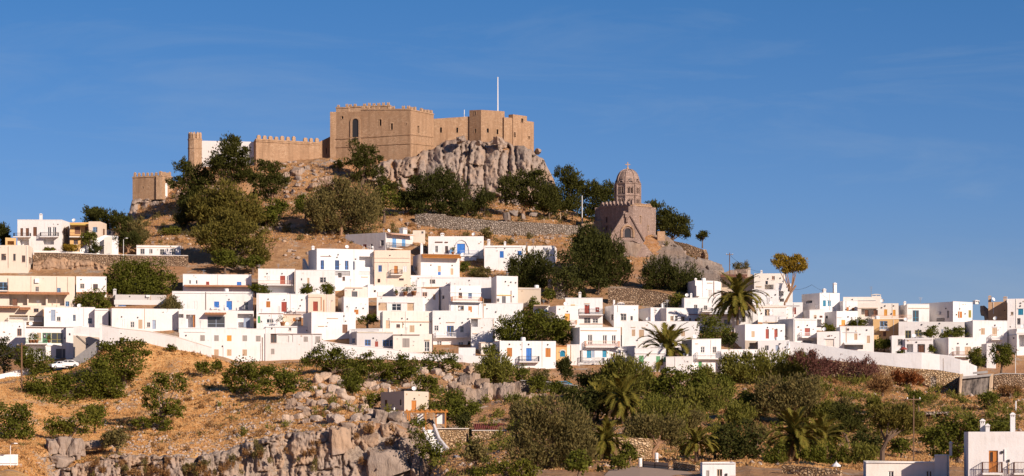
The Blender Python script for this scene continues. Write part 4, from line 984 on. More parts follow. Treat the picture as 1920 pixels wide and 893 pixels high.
H('white house with a bluish side wall and two red door leaves', 1378,1397,1472, 608,641, 'wh', 'd 1435.5 617 6.2 18 red|d 1451.7 617 6.3 18 red|s 1409 621 6 11.5 tn|k 1439 614|k 1465 620|k 1473 630', Y=545)
H('low white house with a tan window and a grey door on the lane', 1421.4,1421.4,1480, 638.5,672, 'wh', 'w 1434 648 7 11 gn|d 1454 647.5 6 15 gb|k 1462 645|k 1473 651|l 1413 655 2 3 wg', Y=537)
H('beige lean-to with a blue-grey opening beside the low lane house', 1397,1397,1421, 639,660, 'be', 'o 1405 643 14 13', Y=539)
H('white block house under the long tiled canopy right of the dome-shaped palm', 1377,1377,1421, 581,614, 'wh', 'o 1389 590 9 14|s 1402 592 8 15 wg|k 1392 600|k 1396 592|l 1380 602 12 1 wg', Y=560)
H('white stepped terrace house with clutter left of the red-door house', 1430,1430,1474, 592,622, 'wh', 'l 1432 604 26 1.6 tn|o 1440 606 12 6|k 1460 604', Y=555)
# --- foreground
H('beige cube house with a brown door above the timber pergola', 713.5,758,804, 734,775, 'be', 'd 771.6 751 9 18 ob|k 776.5 747.5|x 791 762 3 5 br|Lw 721 749.5 5 12.5 br|Lw 749.5 749 3.2 11.5 br|Lx 738 764 4 5 wt|c 739 728 3 6', Y=470, D=7, par=.12)
H('large white house with a wooden double door at the bottom right corner', 1815.7,1815.7,1945, 810,905, 'wh', 'd 1853.5 845 17 41 ob|w 1857 848 4 17 br|b 1841 886.5 37 20 br|b 1899 886.5 40 20 br|c 1839 788 9 22|c 1848.5 797 7.5 13|c 1895 776 9 34|k 1878 848|p 1882 842 1.2 22 wt|k 1890 864|p 1889 868 1.6 20 tn', Y=284, D=9, th=3, par=.12)
H('long low cream house with two dark windows near the bottom right', 1624,1624,1752, 866,910, 'wc', 'g 1665.5 883.5 9.5 20 wt|g 1735 882.5 11.5 20 wt|l 1624 867 128 1.2 wt', Y=291, D=9, th=2, par=.1)
H('taller cream block with a stepped top beside the black-banded chimney', 1752.2,1752.2,1775, 853,910, 'wc', 'l 1752 854 23 1 wc|c 1779 830 5 22', rt=5, Y=290, D=6, par=.1)
H('small white cube hut with a stone lattice window at the bottom edge', 1313,1317,1379, 867.7,915, 'wh', 'w 1344 880 10 14 tn|s 1324 882 6 16 gn|l 1317 868.5 62 .8 wg|k 1362 890', Y=308, D=5, par=.08)
H('white flat hut with a thin roof band at the bottom left corner', -16,-16,33, 853.5,884, 'wh', 'l -10 868 42 .7 wg|l -10 872 42 .7 wg|l -16 883 49 2 pe', Y=372, D=6, par=.05)

# roof clutter every house has in some mix: aerials, dishes, pipes, small tanks
_rr = random.Random(5)
for (root, W_, D_, H_, Y_, xc_, b_) in ALLH:
    if H_ < 2 or W_ < 3.0 or Y_ < 400: continue
    k = _rr.random()
    if k < .34:
        m = MB(); x = _rr.uniform(.5, W_-.5); y = _rr.uniform(.6, 2.5); h = _rr.uniform(1.0, 1.9); m.tube([(x, y, H_-.3), (x, y, H_+h)], .035, 5)
        for q in range(4): m.box(x-.4+.06*q, y-.02, H_+h-.1-.16*q, x+.4-.06*q, y+.02, H_+h-.06-.16*q)
        m.build('aerial', M['steel'], root)
    elif k < .52:
        m = MB(); x = _rr.uniform(.6, W_-.6); m.tube([(x, .9, H_-.3), (x, .9, H_+.5)], .04, 5); o = m.build('dish_mast', M['steel'], root)
        g = MB(); g.lathe([(0, 0), (.2, .03), (.36, .09), (.43, .15)], 12); place('satellite_dish', g.mesh('satellite_dish', M['p_wt'], True), o, (x, .8, H_+.5), (R(62), 0, R(_rr.uniform(-40, 50))))
    elif k < .60:
        m = MB(); x = _rr.uniform(.8, W_-.8); m.lathe([(0, 0), (.45, 0), (.5, .1), (.5, .8), (.4, .92), (0, .95)], 12, (x, 2.2, H_-.2)); m.build('water_tank', M['p_wt'], root, True)
    if _rr.random() < .45:
        m = MB(); x = _rr.uniform(.2, W_-.3); m.box(x, -.09, .3, x+.09, -.002, H_-.1); m.build('drainpipe', M[_rr.choice(('p_wg', 'p_wg', 'p_tn', 'wc'))], root)
    for q in range(_rr.randint(1, 3)):
        m = MB(); x = _rr.uniform(.3, W_-.5); z = _rr.uniform(H_*.45, H_-.4); w = _rr.uniform(.12, .3); m.box(x, -.12, z, x+w, -.002, z+w*.8); m.build('wall_fitting', M[_rr.choice(('p_gn', 'p_tn', 'iron', 'p_wg'))], root)
# ------------------------------------------------------------------ fortress, church, walls
MERL = {}
def merlon_mesh(w, h, t, mat, kind='fork'):
    key = (round(w, 2), round(h, 2), mat, kind)
    if key not in MERL:
        m = MB(); a = w/2
        if kind == 'fork':
            m.box(-a, 0, 0, a, t, h*.7)
            m.hexa([(-a, 0, h*.7), (-a*.35, 0, h*.7), (-a*.35, t, h*.7), (-a, t, h*.7), (-a*.9, .02, h), (-a*.62, .02, h), (-a*.62, t-.02, h), (-a*.9, t-.02, h)])
            m.hexa([(a*.35, 0, h*.7), (a, 0, h*.7), (a, t, h*.7), (a*.35, t, h*.7), (a*.62, .02, h), (a*.9, .02, h), (a*.9, t-.02, h), (a*.62, t-.02, h)])
        else:
            m.box(-a, 0, 0, a, t, h*.72)
            m.hexa([(-a, 0, h*.72), (a, 0, h*.72), (a, t, h*.72), (-a, t, h*.72), (-a*.45, t*.2, h), (a*.45, t*.2, h), (a*.45, t*.8, h), (-a*.45, t*.8, h)])
        MERL[key] = m.mesh('merlon', M[mat])
    return MERL[key]
def fwall(root, A, B, holes='', mat='castle', thick=1.6, merlons=0, mw=.9, mh=1.0, kind='fork', name='wall', frame=None, batter=0.0, courses=()):
    """one stretch of masonry between A and B, each (px, top, base, Y); holes 'px top w h', rectangular recesses"""
    (xa, ta, ba, ya), (xb, tb, bb, yb) = A, B
    ra = root.matrix_basis.inverted()
    p0, p1 = P(xa, ba, ya), P(xb, bb, yb)
    t0, t1 = P(xa, ta, ya), P(xb, tb, yb)
    org = Vector((p0.x, p0.y, min(p0.z, p1.z)))
    d = Vector((p1.x-p0.x, p1.y-p0.y, 0)); W = d.length; ang = math.atan2(d.y, d.x)
    o = empty(name, org) if False else None
    z0 = 0.0; za, zb = t0.z-org.z, t1.z-org.z; zt = min(za, zb)
    hs = []
    U, Nn = Vector((1, 0, 0)), Vector((0, -1, 0))
    for it in holes.split('|'):
        q = [float(v) for v in it.split()]
        if len(q) < 4: continue
        f = (q[0]-xa)/(xb-xa); wy = ya+(yb-ya)*f; ppm = F/wy
        u = f*W; hs.append((u, u+q[2]/abs(xb-xa)*W, (HZ-q[1]-q[3])/ppm-org.z, (HZ-q[1])/ppm-org.z, .9, True))
    mb = MB()
    hh = wallgrid(mb, (0, 0, 0), U, W, z0, zt, hs, -Nn)
    if abs(za-zb) > .01:
        mb.poly([(0, 0, zt), (W, 0, zt), (W, 0, zb), (0, 0, za)] if za > zt and zb > zt else ([(0, 0, zt), (W, 0, zt), (0, 0, za)] if za > zb else [(0, 0, zt), (W, 0, zt), (W, 0, zb)]))
    mb.quad((0, 0, za), (W, 0, zb), (W, thick, zb), (0, thick, za))
    mb.quad((0, thick, z0), (0, thick, za), (W, thick, zb), (W, thick, z0))
    mb.quad((0, 0, z0), (0, 0, za), (0, thick, za), (0, thick, z0)); mb.quad((W, 0, z0), (W, thick, z0), (W, thick, zb), (W, 0, zb))
    o = mb.build(name, M[mat], root)
    o.location = org - root.location; o.rotation_euler = (0, 0, ang)
    for h in hh:                               # dressed stone round the openings, and a dark panel standing in for the shade inside
        f = MB(); t = .16
        f.box(h[0]-t, -.05, h[2]-t, h[0]-.002, .25, h[3]+t); f.box(h[1]+.002, -.05, h[2]-t, h[1]+t, .25, h[3]+t)
        f.box(h[0]-.002, -.05, h[3]+.002, h[1]+.002, .25, h[3]+t); f.box(h[0]-.002, -.05, h[2]-t, h[1]+.002, .25, h[2]-.002)
        w = f.build('window_frame', M['castlel' if mat != 'church' else 'churchp'], o)
        g = MB(); g.box(h[0]+.01, .62, h[2]+.01, h[1]-.01, .68, h[3]-.01); g.build('opening_shade', M['p_dk'], o)
    for (pa, pb) in courses:                   # string courses, given by the image height at both ends
        z_a, z_b = (HZ-pa)/F*ya-org.z, (HZ-pb)/F*yb-org.z
        f = MB(); f.hexa([(0, -.16, z_a-.18), (W, -.16, z_b-.18), (W, -.003, z_b-.18), (0, -.003, z_a-.18), (0, -.16, z_a+.1), (W, -.16, z_b+.1), (W, -.003, z_b+.12), (0, -.003, z_a+.12)])
        f.build('string_course', M[mat], o)
    if merlons:
        me = merlon_mesh(mw, mh, .55, 'castlel' if mat != 'church' else 'churchp', kind)
        f = MB(); f.hexa([(-.06, -.14, za+.003), (W+.06, -.14, zb+.003), (W+.06, .7, zb+.003), (-.06, .7, za+.003), (-.06, -.14, za+.32), (W+.06, -.14, zb+.32), (W+.06, .7, zb+.32), (-.06, .7, za+.32)])
        f.build('parapet', M['castlel' if mat != 'church' else 'churchp'], o)
        for i in range(merlons):
            u = (i+.5)/merlons
            if rnd.random() < .07: continue
            place('merlon', me, o, (W*u, -.05, za+(zb-za)*u+.32), (0, 0, rnd.uniform(-.04, .04)), (rnd.uniform(.88, 1.08), 1, rnd.uniform(.68, 1.12)))
    return o

def slab_roof(root, pts, mat='gy'):
    m = MB(); m.poly([P(*p)-root.location for p in pts]); return m.build('roof', M[mat], root)

# main keep: darker face towards the left, sunlit face towards the right
keep = empty('fortress_keep', P(700, 290, 705), 0, 'tall fortress keep with forked battlements, an arched recess and slit windows', 'castle')
fk = fwall(keep, (630, 210, 300, 707), (770, 207, 322, 700), '640 218 4 5|711.5 224 4 12|732.8 231.5 4 12|760.5 230.5 2.5 4', merlons=0, courses=((260.5, 251.5), (276, 268.5)))
fwall(keep, (770, 207, 322, 700), (813, 215.5, 310, 713), '782.5 236 3.5 13', 'castle', merlons=7, mw=.9, mh=.8, courses=((251.5, 257), (268.5, 273)))
fwall(keep, (676, 206.8, 215, 704.7), (770, 206.2, 216, 700), '', 'castlel', .7, merlons=10, mw=.70, mh=.75, name='front_parapet')
fwall(keep, (630, 203.2, 212, 707.1), (654, 203.2, 212, 706), '', 'castlel', .7, merlons=3, mw=.60, mh=.8, name='front_parapet')
fwall(keep, (652, 201.8, 214, 708.5), (732, 199.5, 214, 705), '', 'castlel', .7, merlons=9, mw=.66, mh=.75, name='upper_parapet')
fwall(keep, (732, 199.5, 216, 705), (742, 206, 216, 714), '', 'castlel', .7, merlons=0, name='upper_parapet')
fwall(keep, (630.2, 210, 300, 707), (640, 214, 300, 735), '', 'castle')
fwall(keep, (640, 214, 300, 735), (813, 216, 310, 735), '', 'castle')
slab_roof(keep, [(631, 211, 708), (769, 209, 702), (812, 217, 714), (810, 216, 734), (641, 215, 734)])
# tall arch: pale jamb, round head and a flat dark sheet painted as the hollow's shade
ar = MB(); w0 = (667-630)/(770-630); o0 = fk
Wk = (P(770, 322, 700).xy - P(630, 300, 707).xy).length; zb_ = fk.location.z + keep.location.z
def kz(py, f): return (HZ-py)/F*(707-7*f)-zb_
uc, rw = Wk*w0, .92; zs, zf = kz(229, w0), kz(262, w0)
m1 = MB(); n = 12
for i in range(n):
    a, b = math.pi*i/n, math.pi*(i+1)/n
    for (r0, r1) in ((rw, rw+.55),):
        q = lambda r, t, y: (uc-r*math.cos(t), y, zs+r*math.sin(t))
        m1.hexa([q(r0, a, -.22), q(r0, b, -.22), q(r0, b, -.003), q(r0, a, -.003), q(r1, a, -.22), q(r1, b, -.22), q(r1, b, -.003), q(r1, a, -.003)])
for s in (-1, 1): 
    x0, x1 = sorted((uc+s*rw, uc+s*(rw+.55))); m1.box(x0, -.22, zf-2.0, x1, -.003, zs)
m1.build('arch', M['castlel'], fk)
m1 = MB(); m1.poly([(uc-rw, -.03, zf)]+[(uc-rw*math.cos(math.pi*i/n), -.03, zs+rw*math.sin(math.pi*i/n)) for i in range(n+1)]+[(uc+rw, -.03, zf)]); m1.build('hollow_shade', M['p_dk'], fk)

cw = empty('fortress_curtain_wall', P(845, 262, 714), 0, 'sunlit curtain wall with two slits between the keep and the square tower', 'castle')
fwall(cw, (812, 223, 300, 714), (881, 218.5, 300, 715), '825 239 3.6 10|855.5 239.5 3.6 9.5')
fwall(cw, (812, 223, 300, 718), (881, 218.5, 300, 730), '')
sq = empty('fortress_square_tower', P(910, 262, 706), 0, 'square fortress tower with slit windows above the cliff, nearest the flagpole', 'castle')
fwall(sq, (880, 207, 300, 714.5), (902, 206, 300, 712.3), '890.3 242 3 8|889.5 209.5 2.6 6.5')
fwall(sq, (902, 206, 300, 712.3), (946, 209, 300, 714), '912.5 241 4 8|931 242.5 3.4 9.5')
fwall(sq, (946, 209, 300, 714), (938, 211, 300, 730), ''); slab_roof(sq, [(881, 208.5, 716), (902, 207.5, 712.8), (945, 210.5, 714.2), (938, 212, 729)])
ew = empty('fortress_end_wall', P(975, 275, 716), 0, 'stepped end wall of the fortress dropping to the right above the grey cliff', 'castle')
fwall(ew, (945, 220, 300, 713.4), (963, 221.5, 300, 715), '')
fwall(ew, (962, 214.5, 300, 714.6), (988, 218, 300, 719), '961.8 248 3.2 9.5|977 222 4 8' .replace('961.8', '963.5'))
fwall(ew, (988, 227, 300, 719), (1001, 229, 300, 722), '990.5 255 3 6.5')
fwall(ew, (1001, 229, 300, 722), (994, 230, 300, 745), '')

lw = empty('fortress_long_wall', P(540, 290, 705), 0, 'long battlemented fortress wall running left from the keep', 'castle')
fwall(lw, (480, 262.5, 312, 700), (600, 269.5, 306, 708), '', 'castle', merlons=11, mw=1.0, mh=1.15, kind='round', courses=((264.5, 271.5),))
bw = empty('fortress_back_wall', P(615, 290, 712), 0, 'short rising wall in the shadow of the keep', 'castle')
fwall(bw, (597, 267, 304, 709.2), (632, 250, 304, 710.2), '611 277 2 12', 'castle')
# slim round tower
rt = empty('watchtower', P(365.5, 312, 700), 0, 'slim eight-sided watchtower with a corbelled top at the left of the hilltop', 'tower')
m1 = MB(); ppm = F/700; r = 13.2/ppm; hz = lambda py: (312-py)/ppm
m1.lathe([(r*1.02, -4), (r, 0), (r*.985, hz(280)), (r*1.03, hz(279.5)), (r*1.03, hz(277.5)), (r*.985, hz(277)), (r*.985, hz(264)), (r*1.05, hz(263)), (r*1.05, hz(261)), (r*.9, hz(261))], 8)
m1.build('wall', M['castlel'], rt)
me = merlon_mesh(.8, 1.7, .5, 'castlel', 'round')
for i in range(11):
    a = 2*math.pi*i/11; place('merlon', me, rt, (r*.95*math.sin(a), -r*.95*math.cos(a), hz(261)), (0, 0, a), (.9, 1, 1))
# white wall, and the low pieces half hidden by the pines
ww = empty('white_wall', P(430, 300, 703), 0, 'tall blank white wall beside the slim eight-sided watchtower', 'wall')
fwall(ww, (378.5, 264, 318, 703), (480.5, 266, 314, 702), '', 'wh', .8)
lb_ = empty('fortress_bastion', P(280, 350, 690), 0, 'low battlemented bastion at the left end of the fortress on pale rock', 'castle')
fwall(lb_, (248.5, 334, 374, 690), (304, 331, 374, 687), '268 350 1.5 4', 'castle', merlons=7, mw=.62, mh=1.1, kind='round')
fwall(lb_, (304, 331, 374, 687), (322, 333, 372, 697), '', 'castlel', merlons=4, mw=.7, mh=1.1, kind='round')
ws = empty('white_stub_wall', P(322, 366, 690), 0, 'short white rendered wall just right of the battlemented bastion', 'wall')
fwall(ws, (306.5, 344, 372, 690), (314, 344, 372, 690.5), '', 'wh', .6); fwall(ws, (316, 334, 368, 694), (352, 350, 374, 696), '', 'castlel', .8)
wl = empty('white_hilltop_hut', P(398, 340, 694), 0, 'low white hut walls half hidden behind the tall dark pine', 'hut')
fwall(wl, (372, 328, 352, 694), (410, 330, 352, 695), '380 334 5 8', 'wh', 2.5); fwall(wl, (415, 322, 340, 697), (470, 322, 340, 697.5), '', 'wh', 2.5); fwall(wl, (432, 342, 362, 690), (470, 345, 362, 690), '', 'wh', 1)

# flagpole and small poles on the top
def pole(name, label, cat, px, ytop, ybase, Y, r=.09, mat='wt', gy=True):
    z0 = (HZ-ybase)/F*Y; o = empty(name, P(px, ybase, Y), 0, label, cat)
    m = MB(); h = (ybase-ytop)/F*Y; m.tube([(0, 0, -1.2), (0, 0, h)], [r, r*.75], 7); m.build('pole', M.get('p_'+mat) or M[mat], o)
    return o, h
fp, h_ = pole('flagpole', 'tall white flagpole on the square fortress tower', 'flagpole', 933.3, 146, 208, 716, .17)
m1 = MB(); m1.lathe([(0, .25), (.16, .12), (.16, 0), (0, -.1)], 8, (0, 0, h_)); m1.build('finial', M['p_wt'], fp)
pole('post', 'short white post on the curtain wall left of the flagpole', 'post', 870.5, 206, 222, 716, .12)
pole('post', 'slim white pole standing on the dry terrace left of the church', 'post', 1091.5, 367, 420, 652, .12)
pole('post', 'short brown post under the pines left of the white terrace pole', 'post', 1051, 398, 412, 660, .1, 'tn')

# church: battlemented block, octagonal arcaded drum, ribbed dome and cross
ch = empty('church', P(1187, 450, 636), 0, 'stone church with a battlemented block, arcaded drum, ribbed dome and cross', 'church')
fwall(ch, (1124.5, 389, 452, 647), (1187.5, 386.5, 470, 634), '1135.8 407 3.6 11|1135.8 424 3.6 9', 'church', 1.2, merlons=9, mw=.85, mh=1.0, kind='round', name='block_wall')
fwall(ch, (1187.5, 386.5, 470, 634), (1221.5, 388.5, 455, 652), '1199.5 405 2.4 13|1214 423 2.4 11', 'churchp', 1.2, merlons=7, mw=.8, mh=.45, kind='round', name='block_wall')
fwall(ch, (1124.5, 389, 440, 647), (1160, 391, 440, 668), '', 'church', 1.2, name='block_wall'); fwall(ch, (1160, 391, 440, 668), (1221.5, 389, 440, 652), '', 'church', 1.2, name='block_wall')
slab_roof(ch, [(1125, 391, 647.5), (1187, 389, 635), (1221, 390.5, 651), (1160, 392, 667)])
Yd = 648; ppm = F/Yd; dc = P(1177, 390, Yd) - ch.location; dz = lambda py: (390-py)/ppm; rd = 24.2/ppm
dr = empty('drum', dc); dr.parent = ch; dr.rotation_euler = (0, 0, R(10))
def octring(m, r0, z0, r1, z1):
    for i in range(8):
        a, b = math.pi/8+i*math.pi/4, math.pi/8+(i+1)*math.pi/4
        m.quad((r0*math.cos(a), r0*math.sin(a), z0), (r0*math.cos(b), r0*math.sin(b), z0), (r1*math.cos(b), r1*math.sin(b), z1), (r1*math.cos(a), r1*math.sin(a), z1))
m1 = MB(); octring(m1, rd*.80, -2, rd*.80, dz(343)); m1.build('drum_core', M['church'], dr)
def storey(z0, z1):
    side = 2*rd*math.sin(math.pi/8); ap = rd*math.cos(math.pi/8)
    for i in range(8):
        a = i*math.pi/4; nrm = Vector((math.cos(a), math.sin(a), 0)); t = Vector((-math.sin(a), math.cos(a), 0)); c = nrm*ap
        m = MB(); h = z1-z0; hs = []
        for k in (-1, 1):
            u = side/2+k*side*.155; hs.append((u-side*.095, u+side*.095, z0+h*.18, z0+h*.66, .42, False))
        O = c - t*side/2
        wallgrid(m, O, t, side, z0, z1, hs, -nrm); m.build('arcade_panel', M['churchp'], dr)
        f = MB()
        for hq in hs:                              # round heads and colonnettes
            uc_ = (hq[0]+hq[1])/2; r_ = side*.1; pts = [O+t*(uc_-r_*1.25*math.cos(math.pi*j/8))+nrm*.05+Vector((0, 0, hq[3]-.02+r_*1.25*math.sin(math.pi*j/8))) for j in range(9)]
            f.tube(pts, .07, 5)
            for s in (-1, 1): p = O+t*(uc_+s*r_*1.05)+nrm*.06; f.tube([p+Vector((0, 0, hq[2])), p+Vector((0, 0, hq[3]))], .06, 5)
        f.build('colonnette', M['churchp'], dr)
    f = MB(); octring(f, rd*1.0, z1-.02, rd*1.06, z1+.08); octring(f, rd*1.06, z1+.08, rd*1.06, z1+.3); octring(f, rd*1.06, z1+.3, rd*.97, z1+.36); f.build('string_course', M['churchp'], dr)
    p = MB()
    for i in range(8):
        a = math.pi/8+i*math.pi/4; x, y = rd*math.cos(a), rd*math.sin(a); p.tube([(x, y, z0), (x, y, z1)], .2, 6)
    p.build('corner_shaft', M['churchp'], dr)
storey(dz(390), dz(369)); storey(dz(368), dz(346.5))
f = MB(); rdm = rd*.90
for i in range(8):                                 # small arches round the foot of the dome
    a = i*math.pi/4; nrm = Vector((math.cos(a), math.sin(a), 0)); t = Vector((-math.sin(a), math.cos(a), 0)); c = nrm*rd*.93
    pts = [c+t*(-.62*math.cos(math.pi*j/8))+Vector((0, 0, dz(345)+.62*math.sin(math.pi*j/8))) for j in range(9)]; f.tube(pts, .16, 5)
f.build('dome_arcade', M['churchp'], dr)
f = MB(); prof = [(rdm, dz(345))]
for j in range(1, 11):
    t_ = j/10; prof.append((rdm*math.cos(t_*math.pi/2*.95)**.85, dz(345)+(dz(318)-dz(345))*math.sin(t_*math.pi/2)))
f.lathe(prof+[(.05, dz(317.5))], 24); o = f.build('dome', M['churchp'], dr, True)
f = MB()
for i in range(8):
    a = math.pi/8+i*math.pi/4; f.tube([(r_*math.cos(a)*1.01, r_*math.sin(a)*1.01, z_+.02) for r_, z_ in prof], .13, 5)
f.build('rib', M['churchp'], dr)
f = MB()
for i in range(8):
    a = i*math.pi/4; x, y = rdm*1.0*math.cos(a), rdm*1.0*math.sin(a); t = Vector((-math.sin(a), math.cos(a), 0))*.3; n_ = Vector((math.cos(a), math.sin(a), 0))*.05; c = Vector((x, y, dz(343)))
    f.hexa([c-t-n_, c+t-n_, c+t+n_, c-t+n_, c-t-n_+Vector((0, 0, .75)), c+t-n_+Vector((0, 0, .75)), c+t+n_+Vector((0, 0, .75)), c-t+n_+Vector((0, 0, .75))])
f.build('dome_window', M['p_dk'], dr)
f = MB(); zc = dz(318); f.lathe([(.42, zc-.2), (.36, zc+.25), (.2, zc+.4), (.12, zc+.7)], 8); f.box(-.09, -.09, zc+.5, .09, .09, dz(304)); f.box(-.62, -.08, dz(309.5), .62, .08, dz(308)); f.build('cross', M['castlel'], dr)
# gabled portal front with an arched window on a rubble base
gp = empty('church_gable', P(1176, 452, 630) - ch.location); gp.parent = ch; ppm = F/630
Zg = lambda py: (452-py)/ppm; Xg = lambda px: (px-1176)/ppm
m1 = MB(); fr = [(Xg(1143.5), Zg(445)), (Xg(1152), Zg(470)), (Xg(1200), Zg(470)), (Xg(1209), Zg(452)), (Xg(1183), Zg(407)), (Xg(1179), Zg(399)), (Xg(1174), Zg(398)), (Xg(1168), Zg(405))]
m1.poly([(x, 0, z) for x, z in fr]); 
for i in range(len(fr)):
    a, b = fr[i], fr[(i+1) % len(fr)]; m1.quad((a[0], 0, a[1]), (b[0], 0, b[1]), (b[0], 7, b[1]), (a[0], 7, a[1]))
m1.build('gable_wall', M['churchp'], gp)
f = MB()
for a, b in (((1143.5, 445), (1169, 404)), ((1182, 404), (1209, 452))):
    p, q = Vector((Xg(a[0]), -.12, Zg(a[1]))), Vector((Xg(b[0]), -.12, Zg(b[1]))); f.tube([p, q], .2, 5)
f.tube([(Xg(1152), -.1, Zg(455.5)), (Xg(1165), -.1, Zg(452.5)), (Xg(1187), -.1, Zg(451.5)), (Xg(1200), -.1, Zg(457))], .16, 5)
f.build('moulding', M['church'], gp)
f = MB(); rw = 6.2/ppm; zs = Zg(434.5); uc = Xg(1176.5); n = 10
f.poly([(uc-rw, -.05, Zg(445.5))]+[(uc-rw*math.cos(math.pi*i/n), -.05, zs+rw*math.sin(math.pi*i/n)) for i in range(n+1)]+[(uc+rw, -.05, Zg(445.5))]); f.build('arched_window', M['p_dk'], gp)
for r_, mt, w in ((rw+.12, 'church', .17), (rw+.62, 'castlel', .26)):
    f = MB(); f.tube([(uc-r_, -.1, Zg(445.5))]+[(uc-r_*math.cos(math.pi*i/n), -.1, zs+r_*math.sin(math.pi*i/n)) for i in range(n+1)]+[(uc+r_, -.1, Zg(445.5))], w, 5); f.build('arch', M[mt], gp)
f = MB(); f.box(Xg(1172), -.4, Zg(408), Xg(1179), .4, Zg(400)); f.box(Xg(1174), -.5, Zg(417), Xg(1177.5), .1, Zg(408)); f.box(Xg(1169), -.2, Zg(402), Xg(1173), .5, Zg(396)); f.build('gable_ornament', M['church'], gp)

# ------------------------------------------------------------------ free standing walls and terraces
def strip(label, pts, mat, thick=.7, name='stone_wall', cat='wall', Y=None, kind=None, cap=None, down=1.5, part='wall'):
    """wall along points (px, top, base[, Y]); stands at the distance where its foot meets the slope"""
    q = []
    for p in pts:
        y = p[3] if len(p) > 3 else (Y if Y else hit(p[0], p[2]))
        q.append((P(p[0], p[2], y), (p[2]-p[1])/F*y))
    o0 = q[0][0]; root = empty(name, o0, 0, label, cat, kind=kind)
    m = MB(); c = MB()
    for (a, ha), (b, hb) in zip(q[:-1], q[1:]):
        a, b = a-o0, b-o0; d = Vector((b.x-a.x, b.y-a.y, 0)).normalized(); s = Vector((-d.y, d.x, 0))*thick
        dn = Vector((0, 0, -down)); ua, ub = Vector((0, 0, ha)), Vector((0, 0, hb))
        m.hexa([a+dn, b+dn, b+s+dn, a+s+dn, a+ua, b+ub, b+s+ub, a+s+ua])
        if cap:
            e = s*.12; k0, k1 = Vector((0, 0, .003)), Vector((0, 0, .14))
            c.hexa([a-e+ua+k0, b-e+ub+k0, b+s+e+ub+k0, a+s+e+ua+k0, a-e+ua+k1, b-e+ub+k1, b+s+e+ub+k1, a+s+e+ua+k1])
    m.build(part, M[mat], root)
    if cap: c.build('coping', M[cap], root)
    return root
strip('rubble terrace wall under the low white long house on the upper left', [(64, 474, 512, 609), (128, 475, 516, 608), (200, 478, 508, 608.5), (300, 480, 512, 608), (352, 480, 520, 608)], 'rub', 1, cap='wc', down=2)
strip('long grey rubble terrace wall below the fortress crag', [(778, 402, 438, 645.5), (800, 400, 446, 644.5), (835, 402, 450, 644), (838, 405, 452, 644), (930, 414, 456, 643.5), (1000, 417, 456, 643.5), (1040, 420, 454, 643.5), (1095, 424, 450, 644)], 'rubg', 1.1)
strip('pale grey coping path wall at the end of the long terrace wall', [(748, 396, 404, 652), (782, 399, 406, 650)], 'gy', 1)
strip('short beige ramp wall left of the church block', [(1090, 420, 442, 645), (1128, 413, 442, 646)], 'castlel', .8)
strip('ruined beige stone hut wall with a small opening on the dry slope', [(534, 418, 446, 642), (540, 411, 446, 641.5), (573, 410, 446, 641)], 'castlel', 2.2)
strip('low rubble field wall on the dry slope beside the greyish angled house', [(612, 447, 462, 627), (648, 445, 462, 627)], 'rubg', .7)
strip('rubble wall behind the dark garden trees at the village top', [(1140, 541, 578, 581), (1190, 540, 578, 580), (1230, 546, 582, 579), (1258, 553, 586, 578)], 'rub', .8)
for (x, y0, y1, w) in ((1052, 529, 557, 26), (1032, 525, 540, 10)):
    o = empty('stone_cistern', P(x, y1+4, 586), 0, 'round rubble cistern stump between dark bushes' if w > 20 else 'small round stone stump behind the rubble cistern', 'cistern'); ppm = F/586
    m = MB(); r = w/2/ppm; m.lathe([(r*1.05, -2), (r, 0), (r*.98, (y1+4-y0)/ppm), (r*.6, (y1+4-y0)/ppm+.1), (0, (y1+4-y0)/ppm+.1)], 16); m.build('wall', M['rubg'], o)
strip('stepped rubble wall descending to the right of the church', [(1232, 448, 462, 648), (1262, 452, 468, 646), (1290, 458, 482, 644), (1318, 468, 492, 643), (1322, 478, 500, 642)], 'rub', .9)
strip('small square stone pier at the foot of the church block', [(1233, 434, 450, 645), (1247, 434, 452, 645)], 'castlel', 2)
# village edge
strip('long white boundary wall descending below the roof-bar house', [(190, 610, 645, 527), (222, 616, 650, 526.5), (280, 622, 652, 526), (330, 632, 660, 525.5), (396, 652, 676, 525.5)], 'wh', .5, 'boundary_wall', cap='wc')
strip('white boundary wall below the blue-windowed cafe', [(603, 640, 690, 526), (640, 646, 690, 526), (700, 652, 690, 526), (740, 656, 690, 526), (760, 661, 690, 526.2), (800, 664, 692, 526.4), (838, 668, 694, 526.6)], 'wh', .5, 'boundary_wall', cap='wh')
strip('low white terrace parapet between the storage hut and the shrubs', [(834, 661, 694, 527.5), (860, 664, 694, 527.3), (868, 667, 694, 527.1), (921, 668, 696, 527)], 'wh', .5, 'boundary_wall')
strip('white parapet block in front of the balcony house terrace', [(860, 652, 690, 529.5), (891, 652, 690, 529.4)], 'wh', 1.5, 'boundary_wall')
strip('long white lane wall sweeping down to the right edge of the village', [(1352, 655, 700, 527), (1420, 655, 690, 527.5), (1478, 660, 700, 526.5), (1480, 640, 668, 527), (1526, 645, 672, 526), (1600, 657, 682, 524), (1680, 663, 693, 522), (1728, 662, 698, 521), (1762, 665, 702, 521), (1800, 674, 708, 520), (1832, 687, 712, 520)], 'wh', .6, 'boundary_wall')
strip('white yard wall between the round tree and the low lane house', [(1362, 658, 704, 528.5), (1422, 656, 700, 528.5)], 'wh', .5, 'boundary_wall')
strip('curved white retaining wall by the white terrace house', [(1698, 660, 690, 526), (1729, 661, 692, 525), (1790, 668, 700, 524)], 'wh', .5, 'boundary_wall')
strip('golden rubble retaining wall under the long white lane wall', [(1480, 668, 712, 522.4), (1560, 676, 722, 521.4), (1640, 683, 730, 520), (1700, 690, 735, 518.5), (1760, 694, 740, 518), (1806, 702, 748, 518)], 'rubt', .9, cap=None)
